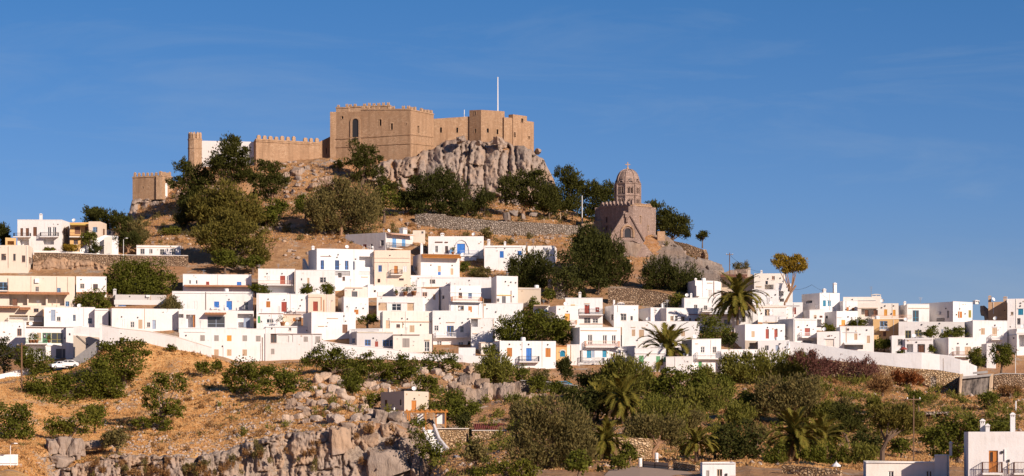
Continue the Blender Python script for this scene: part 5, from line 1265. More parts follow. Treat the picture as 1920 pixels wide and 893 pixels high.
strip('rubble wall with a dark coping right of the weathered water tank', [(1864, 704, 745, 519), (1880, 701, 745, 519), (1925, 702, 742, 519)], 'rub', .9, cap='conc')
strip('rubble retaining wall below the village road at the left edge', [(-10, 718, 758, 508), (40, 712, 752, 511), (92, 704, 738, 514)], 'rub', .8)
strip('white road parapet at the left edge under the dark garden tree', [(-10, 704, 718, 521), (25, 697, 712, 522), (62, 688, 704, 523.5)], 'wh', .4, 'boundary_wall')
strip('grey rubble terrace wall with a dark coping above the palms', [(976, 714, 745, 503), (1020, 716, 748, 502), (1082, 724, 750, 500)], 'rubg', .8, cap='conc')
strip('golden rubble terrace wall beside the white stairway', [(816, 804.5, 862, 451), (876, 804.5, 866, 450.5)], 'rubt', 2.5, cap='wc')
strip('golden rubble wall under the dark red roof', [(885, 808, 860, 449.5), (972, 808, 850, 448)], 'rubt', .9, cap='wc')
strip('rubble garden wall under the trees near the white cube hut', [(1150, 820, 862, 360), (1215, 822, 870, 361), (1224, 826, 872, 362)], 'rubt', .7)
strip('low rubble wall of loose stones beside the bottom palms', [(1466, 872, 900, 314), (1520, 876, 902, 312), (1575, 883, 904, 310)], 'rubt', .7)
strip('low rubble edge wall between the brown fence and the white cube hut', [(1262, 866, 884, 330), (1304, 873, 888, 325)], 'rubt', .5)
strip('dark low wall along the lane behind the white cube hut', [(1380, 866, 880, 340), (1420, 872, 884, 337), (1466, 880, 890, 334)], 'dg_' if False else 'p_dg', .4)
# grey concrete ramp on the left, with its pillar
rp = empty('concrete_ramp', P(165, 672, 526), 0, 'grey concrete ramp wall rising beside the green shop', 'ramp'); m = MB(); ppm = F/526
g = lambda px, py, y: P(px, py, y)-rp.location
m.hexa([g(136, 690, 526), g(190.5, 664, 524), g(190.5, 664, 525), g(136, 690, 527), g(136, 674, 526), g(190.5, 632.5, 524), g(190.5, 632.5, 525), g(136, 674, 527)]); m.build('wall', M['conc'], rp)
m = MB(); m.hexa([g(137.5, 680, 531), g(187, 660, 531), g(187, 660, 532), g(137.5, 680, 532), g(137.5, 629, 531), g(187, 633, 531), g(187, 633, 532), g(137.5, 629, 532)]); m.build('stucco_panel', M['be'], rp)
m = MB(); m.tube([g(144, 629, 530.8), g(166, 648, 530.8)], .06, 5); m.build('handrail', M['iron'], rp)
o = strip('white gate pillar at the top of the grey ramp', [(186.5, 608, 655, 523.6), (191, 608, 655, 523.6)], 'wh', .45, 'pillar', 'pillar', cap='wc')
strip('white panel wall above the tan stucco beside the ramp', [(138.2, 612, 640, 531.5), (190, 615, 640, 531.5)], 'wh', .6, 'boundary_wall')
# weathered concrete water tank on the right
wt_ = empty('water_tank', P(1830, 760, 508), 0, 'dark weathered concrete water tank with streaked sloping face and buttresses', 'water tank'); g = lambda px, py, y: P(px, py, y)-wt_.location
tm = N('streaked_concrete'); c = tm.coord('Object', (1.6, 1.6, .10)); tm.bsdf(tm.mix(tm.ramp(tm.noise(c, 1.0, 5, .65), [(.38, 0), (.66, 1)]), (.055, .048, .045), (.30, .25, .21)), .95, None, .1)
m = MB(); m.hexa([g(1799, 762, 507), g(1856, 760, 506), g(1860, 760, 518), g(1790, 762, 518), g(1804, 711, 509), g(1856, 706, 508), g(1860, 706, 518), g(1796, 711, 518)]); m.build('wall', tm.mat, wt_)
m = MB(); m.hexa([g(1801, 711, 508.4), g(1858, 705.5, 507.5), g(1862, 705.5, 518), g(1798, 711, 518), g(1801, 706.5, 508.4), g(1858, 701, 507.5), g(1862, 701, 518), g(1798, 706.5, 518)]); m.build('rim', M['conc'], wt_)
for (xa, xb) in ((1797, 1801), (1853, 1859)):
    m = MB(); m.hexa([g(xa-1, 764, 505.5), g(xb-1, 764, 505.5), g(xb, 764, 509), g(xa, 764, 509), g(xa+3, 704, 508), g(xb+4, 700, 508), g(xb+4, 700, 509.5), g(xa+3, 704, 509.5)]); m.build('buttress', M['p_tn'], wt_)
m = MB(); m.hexa([g(1824, 702, 508.5), g(1852, 700, 508), g(1852, 700, 515), g(1824, 702, 515), g(1824, 698, 508.5), g(1852, 695, 508), g(1852, 695, 515), g(1824, 698, 515)]); m.build('upper_block', M['conc'], wt_)
# arched stone doorway in the golden wall
dn = empty('stone_doorway', P(1750, 735, 516), 0, 'blocked stone doorway with an arched head in the golden rubble wall', 'doorway'); ppm = F/516
m = MB(); w = 6/ppm; h = 24/ppm; pts = [(-w, 0, 0)]+[(-w*math.cos(math.pi*i/8), 0, h+w*1.2*math.sin(math.pi*i/8)) for i in range(9)]+[(w, 0, 0)]
m.poly(pts); m.build('blocked_door', M['rubg'], dn); m = MB(); m.tube([(p[0]*1.12, -.02, p[2]) for p in pts], .17, 5); m.build('arch', M['rubt'], dn)
# broad broken stone steps
st = empty('stone_steps', P(1757, 765, 500), 0, 'broad broken pale stone steps between the doorway and the water tank', 'steps')
for i in range(9):
    m = MB(); y = 496+i*1.9; py = 764-i*3.0; xa, xb = 1729+i*2.6+rnd.uniform(-3, 3), 1778+rnd.uniform(-6, 6)+i*.8; a, b = P(xa, py, y)-st.location, P(xb, py-1.5, y+.6)-st.location
    m.hexa([a+Vector((0, 0, -.6)), b+Vector((0, 0, -.6)), b+Vector((0, 2.2, -.6)), a+Vector((0, 2.2, -.6)), a, b, b+Vector((0, 2.2, .05)), a+Vector((0, 2.2, .05))]); m.build('step', M['scree'], st)
# rubble hut with a dark opening
hb = house('ruined grey rubble hut with a dark doorway under the stone steps', 1719,1719,1779, 772,816, 'rubg', 'o 1733 778 17 18|o 1754 776 20 16', D=4, Y=454, par=.02, name='stone_hut', cat='hut')
m = MB(); m.box(-1.2, -2.6, -1, 3.2, -2.2, 1.9); m.build('front_wall', M['gy'], hb)
# ------------------------------------------------------------------ timber pergola, stairs, red roof, lane
pg = empty('pergola', P(800, 806, 456), 0, 'orange timber pergola on the terrace below the beige cube house', 'pergola'); ppm = F/456
gx = lambda px, y=456: (px-800)/F*y; gzp = lambda py: (806-py)/ppm
def post(px, y, w=.22, t=770): m = MB(); m.box(gx(px), y, -.5, gx(px)+w, y+w, gzp(t)); m.build('post', M['owood'], pg)
for px in (763, 766.5, 797, 834): post(px, 0)
for px in (765, 815, 833): post(px, 4.5)
for i, y in enumerate((-.05, 4.45)): m = MB(); m.box(gx(760), y, gzp(773.5), gx(839), y+.3, gzp(770)); m.build('beam', M['owood'], pg)
for i in range(9): m = MB(); x = gx(761+i*9.3); m.box(x, -.3, gzp(770)+.003, x+.14, 5.1, gzp(770)+.2); m.build('rafter', M['owood'], pg)
m = MB(); m.box(gx(762), -.4, -1.4, gx(838), 5.2, -.05); m.build('deck', M['conc'], pg)
m = MB(); m.box(gx(781), 4.2, gzp(796), gx(792), 4.35, gzp(776)); m.build('white_curtain', M['p_wt'], pg)
m = MB(); m.box(gx(816), 5.0, gzp(795), gx(834), 5.1, gzp(775)); m.build('white_curtain', M['p_wt'], pg)
strip('white rendered wall beside the timber pergola', [(722, 772, 800, 461), (757, 772, 800, 461)], 'wh', .5, 'boundary_wall')
# white stairway
def ribbon(name, label, cat, pts, mat, h=None, thick=.35, kind=None, z=0.0, down=2.5):
    """a paved strip (left edge px,py,Y ; right edge px,py,Y) or, with h, a kerb wall"""
    o0 = P(*pts[0][0]); root = empty(name, o0, 0, label, cat, kind=kind); m = MB()
    for (a, b), (c, d) in zip(pts[:-1], pts[1:]):
        A, B, C, D = [P(*q)-o0+Vector((0, 0, z)) for q in (a, b, c, d)]; dn = Vector((0, 0, -down))
        m.hexa([A+dn, B+dn, D+dn, C+dn, A, B, D, C])
    m.build('paving' if h is None else 'wall', M[mat], root); return root
sw = empty('white_stairway', P(830, 860, 430), 0, 'white stairway curving down from the pergola between low white walls', 'stairway'); o0 = sw.location
L_ = [(792, 806, 450), (800, 830, 443), (812, 850, 434), (838, 872, 420), (858, 896, 400)]; Rr = [(812, 806, 451), (822, 832, 444), (838, 852, 436), (862, 872, 424), (900, 896, 405)]
for i in range(len(L_)-1):
    for k in range(4):
        t0, t1 = k/4, (k+1)/4
        A = P(*L_[i]).lerp(P(*L_[i+1]), t0)-o0; B = P(*Rr[i]).lerp(P(*Rr[i+1]), t0)-o0; C = P(*L_[i]).lerp(P(*L_[i+1]), t1)-o0; D = P(*Rr[i]).lerp(P(*Rr[i+1]), t1)-o0
        m = MB(); z = A.z; lo = Vector((0, 0, -2)); C.z = D.z = B.z = A.z
        m.hexa([C+lo, D+lo, B+lo, A+lo, C, D, B, A]); m.build('step', M['wg' if i < 2 else 'wh'], sw)
for side, hh in ((L_, .5), (Rr, 1.0)):
    m = MB()
    for a, b in zip(side[:-1], side[1:]):
        A, B = P(*a)-o0, P(*b)-o0; d = (B-A); s = Vector((-d.y, d.x, 0)).normalized()*.35; lo = Vector((0, 0, -2)); up = Vector((0, 0, hh))
        m.hexa([A+lo, B+lo, B+s+lo, A+s+lo, A+up, B+up, B+s+up, A+s+up])
    m.build('side_wall', M['wh'], sw)
strip('low white curb wall curving from the stairway into the shrubs', [(846, 850, 868, 425), (870, 866, 884, 410), (898, 877, 896, 396), (930, 882, 900, 388), (962, 884, 902, 384)], 'wh', .6, 'boundary_wall')
for i, (x, y, s) in enumerate(((921, 874, 8), (953, 872, 10), (1085, 896, 8))):
    o = empty('white_pillar', P(x, y+8, 385-i*8), 0, ('small white pillar nearest the stairway wall', 'square white pillar among the flowering shrubs', 'white pillar under the big grey-green tree')[i], 'pillar'); ppm = F/(385-i*8)
    m = MB(); m.box(0, 0, -1, s/ppm, .6, 11/ppm); m.build('shaft', M['wh'], o); m = MB(); m.box(-.06, -.06, 11/ppm+.003, s/ppm+.06, .66, 11/ppm+.15); m.build('cap', M['wh'], o)
rr = house('low building with a dark red tiled roof behind the big grey-green tree', 893,893,978, 806,826, 'wc', '', Y=458, D=5, par=.02, name='red_roofed_building', th=2)
m = MB(); ppm = F/458; W = 85/ppm; m.hexa([(-.3, -.5, .0+18/ppm), (W+.3, -.5, 18/ppm), (W+.3, 6, 30/ppm), (-.3, 6, 30/ppm), (-.3, -.5, 19.5/ppm), (W+.3, -.5, 19.5/ppm), (W+.1, 6, 31.5/ppm), (.3, 6, 31.5/ppm)]); o = m.build('tiled_roof', M['dtile'], rr)
m = MB()
for i in range(26): x = -.2+(W+.4)*i/25; m.tube([(x, -.5, 19.7/ppm), (x, 6, 31.6/ppm)], .09, 5)
m.build('tile_row', M['dtile'], o)
# lanes
def road(name, label, pts, mat, kind='structure'):
    m = MB(); n = len(pts)
    for i in range(n-1):
        (a, b), (c, d) = pts[i], pts[i+1]; m.quad(P(*a), P(*b), P(*d), P(*c))
    return tag(m.build(name, M[mat]), kind=kind)
road('road', '', [((-80, 740, 518), (-80, 716, 523)), ((0, 720, 519), (0, 706, 524)), ((60, 708, 520), (60, 697, 525)), ((110, 699, 521), (110, 686, 526)), ((150, 690, 521), (150, 676, 526))], 'asph')
road('lane', '', [((1120, 905, 296), (1150, 874, 346)), ((1200, 905, 290), (1200, 873, 344)), ((1300, 905, 290), (1306, 882, 330)), ((1384, 905, 290), (1384, 882, 331)), ((1480, 906, 290), (1468, 888, 326))], 'track')
# brown timber fence along the lane
fe = empty('timber_fence', P(1205, 876, 338), 0, 'rusty brown fence with a sagging top rail along the lane', 'fence'); o0 = fe.location
fp_ = [(1206, 876, 338), (1228, 878, 336), (1254, 880, 333), (1290, 884, 329)]
for i, p in enumerate(fp_):
    a = P(*p)-o0; m = MB(); m.box(a.x-.07, a.y-.07, a.z-.5, a.x+.07, a.y+.07, a.z+1.15); m.build('post', M['wood'], fe)
for hz_ in (.35, 1.05):
    m = MB(); m.tube([P(*p)-o0+Vector((0, 0, hz_)) for p in fp_], .05, 5); m.build('rail', M['wood'], fe)
m = MB()
for a, b in zip(fp_[:2], fp_[1:3]): A, B = P(*a)-o0, P(*b)-o0; m.hexa([A, B, B+Vector((0, .05, 0)), A+Vector((0, .05, 0)), A+Vector((0, 0, .8)), B+Vector((0, 0, .8)), B+Vector((0, .05, .8)), A+Vector((0, .05, .8))])
m.build('board_panel', M['p_tn'], fe)
for i, (x, y, Y, lab) in enumerate(((1200.5, 872, 340, 'white round-topped pillar at the end of the brown fence'), (1231, 862, 346, 'white pillar among shrubs behind the brown fence'), (1404, 880, 338, 'cream bollard nearest the white cube hut'), (1427, 878, 338, 'cream bollard between two others on the lane'), (1438, 884, 336, 'cream bollard beside the green roadside bush'))):
    ppm = F/Y; o = empty('pillar' if i < 2 else 'bollard', P(x, y, Y), 0, lab, 'pillar' if i < 2 else 'bollard'); w = (3.4 if i < 2 else 1.8)/ppm; h = (13 if i < 2 else 8)/ppm
    m = MB(); m.lathe([(w, -.6), (w, h*.9), (w*.85, h*.97), (w*.4, h), (0, h)], 12); m.build('shaft', M['wh'], o); m = MB(); m.lathe([(w*1.12, 0), (w*1.12, h*.12), (w, h*.13)], 12); m.build('base', M['wc'], o)
# ------------------------------------------------------------------ poles, wires, lamp
def upole(label, px, yt, yb, Y, r=.13, mat='wood', arms=1, cat='utility pole', name='utility_pole'):
    o, h = pole(name, label, cat, px, yt, yb, Y, r, mat)
    for i in range(arms):
        m = MB(); m.box(-.8, -.06, h-.5-.6*i, .8, .06, h-.38-.6*i); m.build('crossarm', M[mat] if mat in M else M['wood'], o)
        m = MB()
        for q in (-.7, 0, .7): m.lathe([(.05, 0), (.07, .1), (.03, .2)], 6, (q, 0, h-.38-.6*i))
        m.build('insulator', M['p_wt'], o)
    return o, h
upole('leaning grey timber pole at the left above the rubble road wall', 40.5, 643, 766, 497, .2)
upole('tall brown pole rising behind the dark canopy roof near the church hill', 1368, 474, 545, 600, .13)
upole('dark pole in front of the umbrella pine on the right', 1713, 742, 862, 300, .09, arms=1)
upole('thin pole against the golden rubble wall beside the doorway', 1768.5, 672, 735, 512, .07, 'wood', 0)
def streetlamp(label, px, yt, yb, Y):
    o, h = pole('street_lamp', label, 'street lamp', px, yt, yb, Y, .07, 'wt')
    m = MB(); m.tube([(0, 0, h-.1), (.25, -.15, h+.25), (.7, -.3, h+.3)], .045, 5); m.build('arm', M['steel'], o)
    m = MB(); m.hexa([(.55, -.42, h+.2), (1.05, -.42, h+.2), (1.05, -.12, h+.2), (.55, -.12, h+.2), (.6, -.38, h+.33), (1.0, -.38, h+.33), (1.0, -.16, h+.33), (.6, -.16, h+.33)]); m.build('lamp_head', M['p_wt'], o)
streetlamp('white street lamp on the rubble terrace wall under the leaning pine', 231.5, 449, 480, 607.5)
streetlamp('white street lamp between the two dark garden trees on the right', 1904, 660, 700, 524)
streetlamp('dark slim street lamp over the white flat hut at the bottom left', 19.5, 835, 884, 370)
o, h = pole('post', 'white roadside post left of the umbrella pine pole', 'post', 1904.5, 752, 784, 470, .16)
def wire(label, a, b, sag, r=.018, group=None):
    A, B = P(*a), P(*b); m = MB(); pts = [A.lerp(B, i/14)+Vector((0, 0, -sag*4*(i/14)*(1-i/14)))-A for i in range(15)]
    m.tube(pts, r, 4); o = m.build('overhead_wire', M['iron']); o.location = A; tag(o, label, 'wire', group); return o
wire('pale overhead cable dropping left from the leaning timber pole', (40.5, 646, 497), (-60, 672, 470), 1.2, .05)
wire('overhead wire from the brown hill pole down to the pink house', (1368, 478, 600), (1428, 510, 592), .8, .025)
wire('overhead wire from the white chimney mast to the blue-shuttered house', (1522, 534, 574), (1570, 549, 573), .6, .03)
wire('overhead wire from the white chimney mast back to the bare pine', (1522, 534, 574), (1478, 541, 581), .6, .03)
wire('overhead wire crossing the dry slope on the right', (1713, 746, 300), (1960, 790, 330), 1.0, .012)

# ------------------------------------------------------------------ cars
def car(label, px, py, Y, yaw, paint='carw', L=4.1):
    root = empty('car', P(px, py, Y), yaw, label, 'car'); W = 1.7
    prof = [(-2.02, .28), (-2.05, .62), (-1.95, .88), (-1.15, .98), (-.55, 1.42), (.75, 1.46), (1.55, 1.02), (1.98, .92), (2.05, .6), (2.0, .28)]
    m = MB(); n = len(prof); k = len(m.v)
    for s, ins in ((-W/2, 1), (W/2, -1)):
        for (x, z) in prof: m.v.append((x, s+ins*(.16 if z > 1.1 else 0), z))
    for i in range(n):
        j = (i+1) % n; m.f.append((i, j, n+j, n+i)); m.m.append(0)
    m.f.append(tuple(reversed(range(n)))); m.f.append(tuple(range(n, 2*n))); m.m += [0, 0]
    b = m.build('body', M[paint], root, False)
    for s in (-1, 1):
        g = MB(); y = s*(W/2+.012); yi = s*(W/2-.135)
        for (x0, x1, x2, x3) in ((-1.0, -.1, -.1, -.56), (0, 1.32, .76, 0)): g.quad((x0, y, 1.0), (x1, y, 1.0), (x2, yi, 1.38), (x3, yi, 1.38))
        g.build('side_window', M['glass'], root)
    g = MB(); g.quad((-1.14, -.7, 1.03), (-1.14, .7, 1.03), (-.6, .62, 1.39), (-.6, -.62, 1.39)); g.build('windscreen', M['glass'], root)
    g = MB(); g.quad((1.54, -.7, 1.07), (1.54, .7, 1.07), (.82, .62, 1.42), (.82, -.62, 1.42)); g.build('rear_window', M['glass'], root)
    for x in (-1.3, 1.28):
        for s in (-1, 1):
            t = MB(); t.tube([(x, s*(W/2-.2), .3), (x, s*(W/2+.02), .3)], .31, 14); w = t.build('wheel', M['tyre'], root)
            r = MB(); r.tube([(x, s*(W/2+.0), .3), (x, s*(W/2+.035), .3)], .18, 10); r.build('rim', M['steel'], w)
    for s in (-1, 1):
        h = MB(); h.box(-2.07, s*.6-.17, .66, -1.98, s*.6+.17, .82); h.build('headlight', M['lamp'], root)
        h = MB(); h.box(2.0, s*.62-.13, .66, 2.07, s*.62+.13, .84); h.build('tail_light', M['p_red'], root)
    h = MB(); h.box(-2.09, -.8, .3, -1.97, .8, .46); h.build('bumper', M['p_dg'], root)
    h = MB(); h.box(1.97, -.8, .3, 2.09, .8, .46); h.build('bumper', M['p_dg'], root)
    return root
car('white car with dark windows parked by the grey ramp', 128, 689, 521.3, R(8))
car('white car half hidden behind the roadside tree', 111, 691.5, 520.8, R(38))
car('blue car roof showing behind the grey rubble terrace wall', 1053, 729, 506, R(3), 'carb')

# ------------------------------------------------------------------ terrace things
def thing_mesh(kind):
    m = MB()
    if kind == 'pot': m.lathe([(.0, 0), (.17, 0), (.25, .35), (.28, .36), (.28, .42), (.23, .42), (.2, .36), (0, .36)], 10); return m.mesh('flower_pot', M['tile'], True)
    if kind == 'table':
        m.lathe([(.02, .70), (.45, .70), (.45, .74), (0, .74)], 12); m.tube([(0, 0, 0), (0, 0, .7)], .04, 6); m.lathe([(.25, 0), (.22, .04), (0, .05)], 10); return m.mesh('table', M['p_wt'])
    if kind == 'chair':
        for x in (-.2, .2):
            for y in (-.2, .2): m.box(x-.025, y-.025, 0, x+.025, y+.025, .44 if y < 0 else .88)
        m.box(-.23, -.23, .44, .23, .23, .48); m.box(-.22, .185, .6, .22, .215, .88); return m.mesh('chair', M['p_wt'])
TM = {k: thing_mesh(k) for k in ('pot', 'table', 'chair')}
def pots(px, py, Y, lab, n=1, s=1.6, mat='green'):
    for i in range(n):
        o = empty('potted_plant', P(px+i*6, py, Y), rnd.uniform(0, 6), lab+(('', ', middle of three', ', nearest the tan shutter')[i] if n > 1 else ''), 'plant', 'pot plants on the green shop balcony' if n > 1 else None)
        place('flower_pot', TM['pot'], o, None, None, (s*.9,)*3)
        V, Fc = leaf_cloud([(0, 0, .75*s, .35*s, .35*s, .35*s)], 180, .2, np.random.default_rng(int(px)+i)); place('foliage', np_mesh('foliage', V, Fc, M[mat]), o)
def furn(px, py, Y, lab_t, lab_c, n=2):
    o = place('table', TM['table'], None, P(px, py, Y)); tag(o, lab_t, 'table')
    for i in range(n): c = place('chair', TM['chair'], None, P(px+(-9 if i == 0 else 9), py, Y+.2), (0, 0, rnd.uniform(0, 6))); tag(c, lab_c+(', left of the table', ', right of the table')[i], 'chair', 'terrace chairs')
pots(57, 643.5, 528.6, 'leafy plant in a pot on the green shop balcony', 3, 1.7, 'lgreen')
pots(92, 643, 532, 'yellow-green plant beside the olive glazed doors of the shop', 1, 1.5, 'lgreen')
pots(744, 554.5, 582.3, 'bare terracotta pot on the parapet of the potted-plant terrace', 1, 1.2)
pots(760, 554.5, 582.3, 'round leafy pot plant on the potted-plant terrace', 1, 2.2)
pots(776, 554.5, 582.3, 'wide leafy pot plant at the end of the potted-plant terrace', 1, 2.6)
pots(530, 612, 556.2, 'orange and green potted shrub by the picture-framed window house', 1, 2.4, 'lgreen')
pots(849, 477.5, 611.6, 'plant box by the blue arched door', 1, 1.6)
pots(684, 506, 598.6, 'green plant in the shaded porch of the blue-framed house', 1, 2.2)
furn(412, 580, 572, 'small white table on the terrace of the bright blue door', 'white chair on the terrace of the bright blue door')
furn(849, 630.5, 540, 'round table on the white railed balcony', 'chair on the white railed balcony', 1)
furn(1115, 681, 533, 'dark table on the lower long balcony', 'chair on the lower long balcony', 2)
furn(550, 585, 569, 'small table on the rust-railed terrace', 'chair on the rust-railed terrace', 2)
furn(690, 469, 614, 'white table in front of the greyish angled house', 'white chair in front of the greyish angled house', 2)
furn(466, 580, 572, 'small pink terrace table by the grey shutter', 'chair by the grey terrace shutter', 1)
# parasols
def parasol(label, px, py, Y, mat, h=2.3, r=1.2):
    o = empty('parasol', P(px, py, Y), 0, label, 'parasol'); m = MB(); m.tube([(0, 0, 0), (0, 0, h+.1)], .03, 5); m.build('pole', M['p_wt'], o)
    m = MB()
    for i in range(8):
        a, b = i*math.pi/4, (i+1)*math.pi/4; m.tri((r*math.cos(a), r*math.sin(a), h-.45), (r*math.cos(b), r*math.sin(b), h-.45), (0, 0, h)); m.quad((r*math.cos(a), r*math.sin(a), h-.6), (r*math.cos(b), r*math.sin(b), h-.6), (r*math.cos(b), r*math.sin(b), h-.45), (r*math.cos(a), r*math.sin(a), h-.45))
    m.build('canopy', M[mat], o)
parasol('red parasol on the terrace in front of the white porch house', 1694, 668, 531, 'p_red', 1.9, .8)
parasol('folded grey parasol beside the orange potted shrub', 557, 612, 556.2, 'p_gn', 2.0, .45)
parasol('grey parasol left of the orange potted shrub', 520, 612, 556.3, 'p_gn', 1.6, .4)
parasol('pale blue pointed parasol beside the loose stone wall', 1568, 893, 322, 'p_wt', 1.75, .55)
# terraced little stairs and walls in the upper left garden
strip('white curving garden stair wall below the peach cube house', [(150, 468, 476, 611.5), (175, 450, 474, 613), (196, 441, 474, 614.5), (222, 443, 476, 615)], 'wh', .5, 'boundary_wall')
strip('beige buttress wall beside the green garden cone', [(195, 446, 476, 612.5), (208, 443, 476, 612.5)], 'wc', 1.5, 'boundary_wall')
strip('thin beige parapet of the garden terrace at the upper left', [(64, 470, 475, 609.5), (150, 472, 476, 609.5)], 'wc', .4, 'boundary_wall')
strip('pale sloping stair parapet left of the blue-framed white house', [(567, 485, 512, 600), (577, 507, 516, 597)], 'wc', .6, 'boundary_wall')
strip('low white wall band of the rubble yard above the chalky tower house', [(862, 520, 530, 588), (921, 521, 532, 587)], 'wh', .5, 'boundary_wall')
# ------------------------------------------------------------------ rock: shared weathered blocks, placed one by one
def rock_mesh(name, seed, mat, box=.62, sub=5, ridge=0.0):
    """a jointed block inside [-.5,.5]^3: between a box and a ball, split by ridges"""
    n = 14; fs = []; V = []
    lin = np.linspace(-1, 1, n)
    idx = 0
    for ax in range(3):
        for s in (-1, 1):
            a, b = np.meshgrid(lin, lin, indexing='ij'); c = np.full_like(a, s)
            p = [None]*3; p[ax] = c; p[(ax+1) % 3] = a; p[(ax+2) % 3] = b
            V.append(np.stack(p, -1).reshape(-1, 3))
            I, J = np.meshgrid(np.arange(n-1), np.arange(n-1), indexing='ij'); k = (I*n+J).ravel()+idx
            q = np.stack([k, k+n, k+n+1, k+1], -1); fs.append(q if s > 0 else q[:, ::-1]); idx += n*n
    V = np.concatenate(V); Fc = np.concatenate(fs)
    r = np.linalg.norm(V, axis=1)[:, None]; ball = V/r
    P_ = V*box + ball*(1-box)*1.15
    rng = np.random.default_rng(seed); off = rng.uniform(0, 50, 3)
    q = P_+off
    d = fbm(q[:, 0]*1.1, q[:, 1]*1.1, q[:, 2]*1.1, 3, seed)*.26 + fbm(q[:, 0]*3.5, q[:, 1]*3.5, q[:, 2]*2.2, 3, seed+5)*.10
    d -= ridge*np.abs(fbm(q[:, 0]*2.6, q[:, 1]*2.6, q[:, 2]*.5, 2, seed+9))*.55
    P_ = P_*(1+d[:, None])
    # planar cuts give broken faces
    for i in range(5):
        nv = rng.normal(size=3); nv /= np.linalg.norm(nv); t = rng.uniform(.62, .86)
        e = P_@nv-t; P_ = P_ - np.where(e > 0, e, 0)[:, None]*nv*.85
    return np_mesh(name, P_*.5, Fc, M[mat], True)
RK = {k: [rock_mesh('rock', i*17+s, k, bx, 5, rg) for i in range(8)] for k, s, bx, rg in (('rock', 1, .86, .35), ('crag', 100, .74, .6), ('scree', 200, .45, .1), ('slab', 300, .93, .12))}
def rock(kind, parent, loc, sx, sy, sz, rz=None, tilt=.12, name='rock'):
    me = rnd.choice(RK[kind])
    o = place(name, me, parent, Vector(loc)-parent.location, (rnd.uniform(-tilt, tilt), rnd.uniform(-tilt, tilt), rnd.uniform(-.4, .4) if rz is None else rz), (sx, sy, sz)); return o
# the quarried cliff in front: joints and ledges block by block
cf = empty('cliff', P(460, 880, 430), kind='structure')
TOPX = [80, 110, 153, 214, 275, 340, 400, 485, 570, 620, 690, 740, 770, 790, 804]; TOPY = [890, 880, 873, 853, 856, 860, 853, 826, 810, 805, 796, 795, 812, 842, 885]
def cliff_sheet(name, parent, u0, u1, TX, TY, bot, Yf, cw, chh, relief, mat, seed, step=1.6, back=6, vs=1.0, wob=.55, flat=True):
    """continuous fissured rock face: blocks of uneven size pushed in and out, split by deep cracks"""
    us = np.arange(u0, u1+.1, step); n = int((bot-min(TY))/step)+2; t = np.linspace(0, 1, n)
    top = np.interp(us, TX, TY)+fbm(us/9.0, us*0, 0, 3, seed)*4+fbm(us/30.0, us*0, 0, 2, seed+1)*4
    UU = np.repeat(us[:, None], n, 1); VV = top[:, None]*(1-t)+bot*t
    wx = fbm(UU/26, VV/(60*vs), 0, 4, seed+2)*cw*wob; wy = fbm(UU/40, VV/30, 5, 4, seed+3)*chh*.30+(UU-u0)*.06
    rg = np.random.default_rng(seed); ed = np.concatenate([[u0-60.0], u0-60+np.cumsum(cw*rg.uniform(.35, 1.7, int((u1-u0+140)/cw)+14))])
    a = UU+wx; ci = np.clip(np.searchsorted(ed, a.ravel()).reshape(a.shape)-1, 0, len(ed)-2); lo, hi = ed[ci], ed[ci+1]; dx = np.minimum(a-lo, hi-a); lx = (a-lo)/(hi-lo)-.5
    sp_ = chh*(.55+1.1*_hash(ci, ci*0, ci*0, seed+5)); b = (VV+wy)/sp_+_hash(ci, ci*0+3, ci*0, seed+6)*5; cj = np.floor(b); ly = b-cj-.5; dy = (.5-np.abs(ly))*sp_
    cid = _hash(ci, cj, cj*0, seed+9); t2 = _hash(ci, cj, cj*0, seed+10)
    d = np.minimum(dx, dy*1.3); cr = np.clip(d/2.4, 0, 1)
    fx = _hash(ci, cj, cj*0, seed+20)-.5; fy = _hash(ci, cj, cj*0, seed+21)-.5; q1 = lx*fx*3.2+ly*fy*3.2; q2 = -lx*fy*3+ly*fx*2.4+.12
    off = -relief*.9*np.clip(np.maximum(q1, q2)-.10, 0, 1) + relief*(cid*.95+lx*(cid-.5)*1.5+ly*(t2-.6)*1.1) - (1-cr)*relief*.62
    off += relief*(fbm(UU/12, VV/(30*vs), 0, 4, seed+4)*(.26 if vs == 1 else .5)+fbm(UU/4, VV/(10*vs), 0, 3, seed+6)*.2-np.clip(.07-np.abs(fbm(UU/9, VV/(70*vs), 3, 3, seed+12)), 0, 1)*4.2)
    Y = np.vectorize(Yf)(UU, VV)-off
    Y[:, :3] += np.array([1.6, .8, .3])[None, :]
    G = np.stack([(UU-960)/F*Y, Y, (HZ-VV)/F*Y], -1)
    cap = [G[:, 0]+np.stack([us*0, us*0+k*.9, us*0-.12*k], -1) for k in range(back, 0, -1)]
    G = np.concatenate([np.stack(cap, 1), G], 1); nr = G.shape[1]; I, J = np.meshgrid(np.arange(len(us)-1), np.arange(nr-1), indexing='ij'); k = (I*nr+J).ravel()
    return place(name, np_mesh(name, G.reshape(-1, 3)-np.array(parent.location), np.stack([k, k+1, k+nr+1, k+nr], -1), M[mat], not flat), parent)
cliff_sheet('rock_face', cf, 86, 806, TOPX, [y-2 for y in TOPY], 915, lambda u, v: 430.5-(v-830)*.055-max(0, u-770)*.03, 30, 44, 2.3, 'rock', 41, 1.8, 6, .7, .5)
cliff_sheet('upper_rock_ledge', cf, 560, 800, [560, 600, 640, 690, 706, 740, 760, 777, 800], [804, 796, 790, 776, 770, 776, 782, 806, 850], 850, lambda u, v: 441-(v-790)*.09-max(0, u-740)*.03, 34, 30, 1.6, 'rock', 57)
cliff_sheet('small_rock_face', cf, 84, 152, [84, 92, 110, 147, 152], [836, 828, 822, 824, 832], 862, lambda u, v: 437-(v-822)*.1, 22, 34, .8, 'rock', 63)
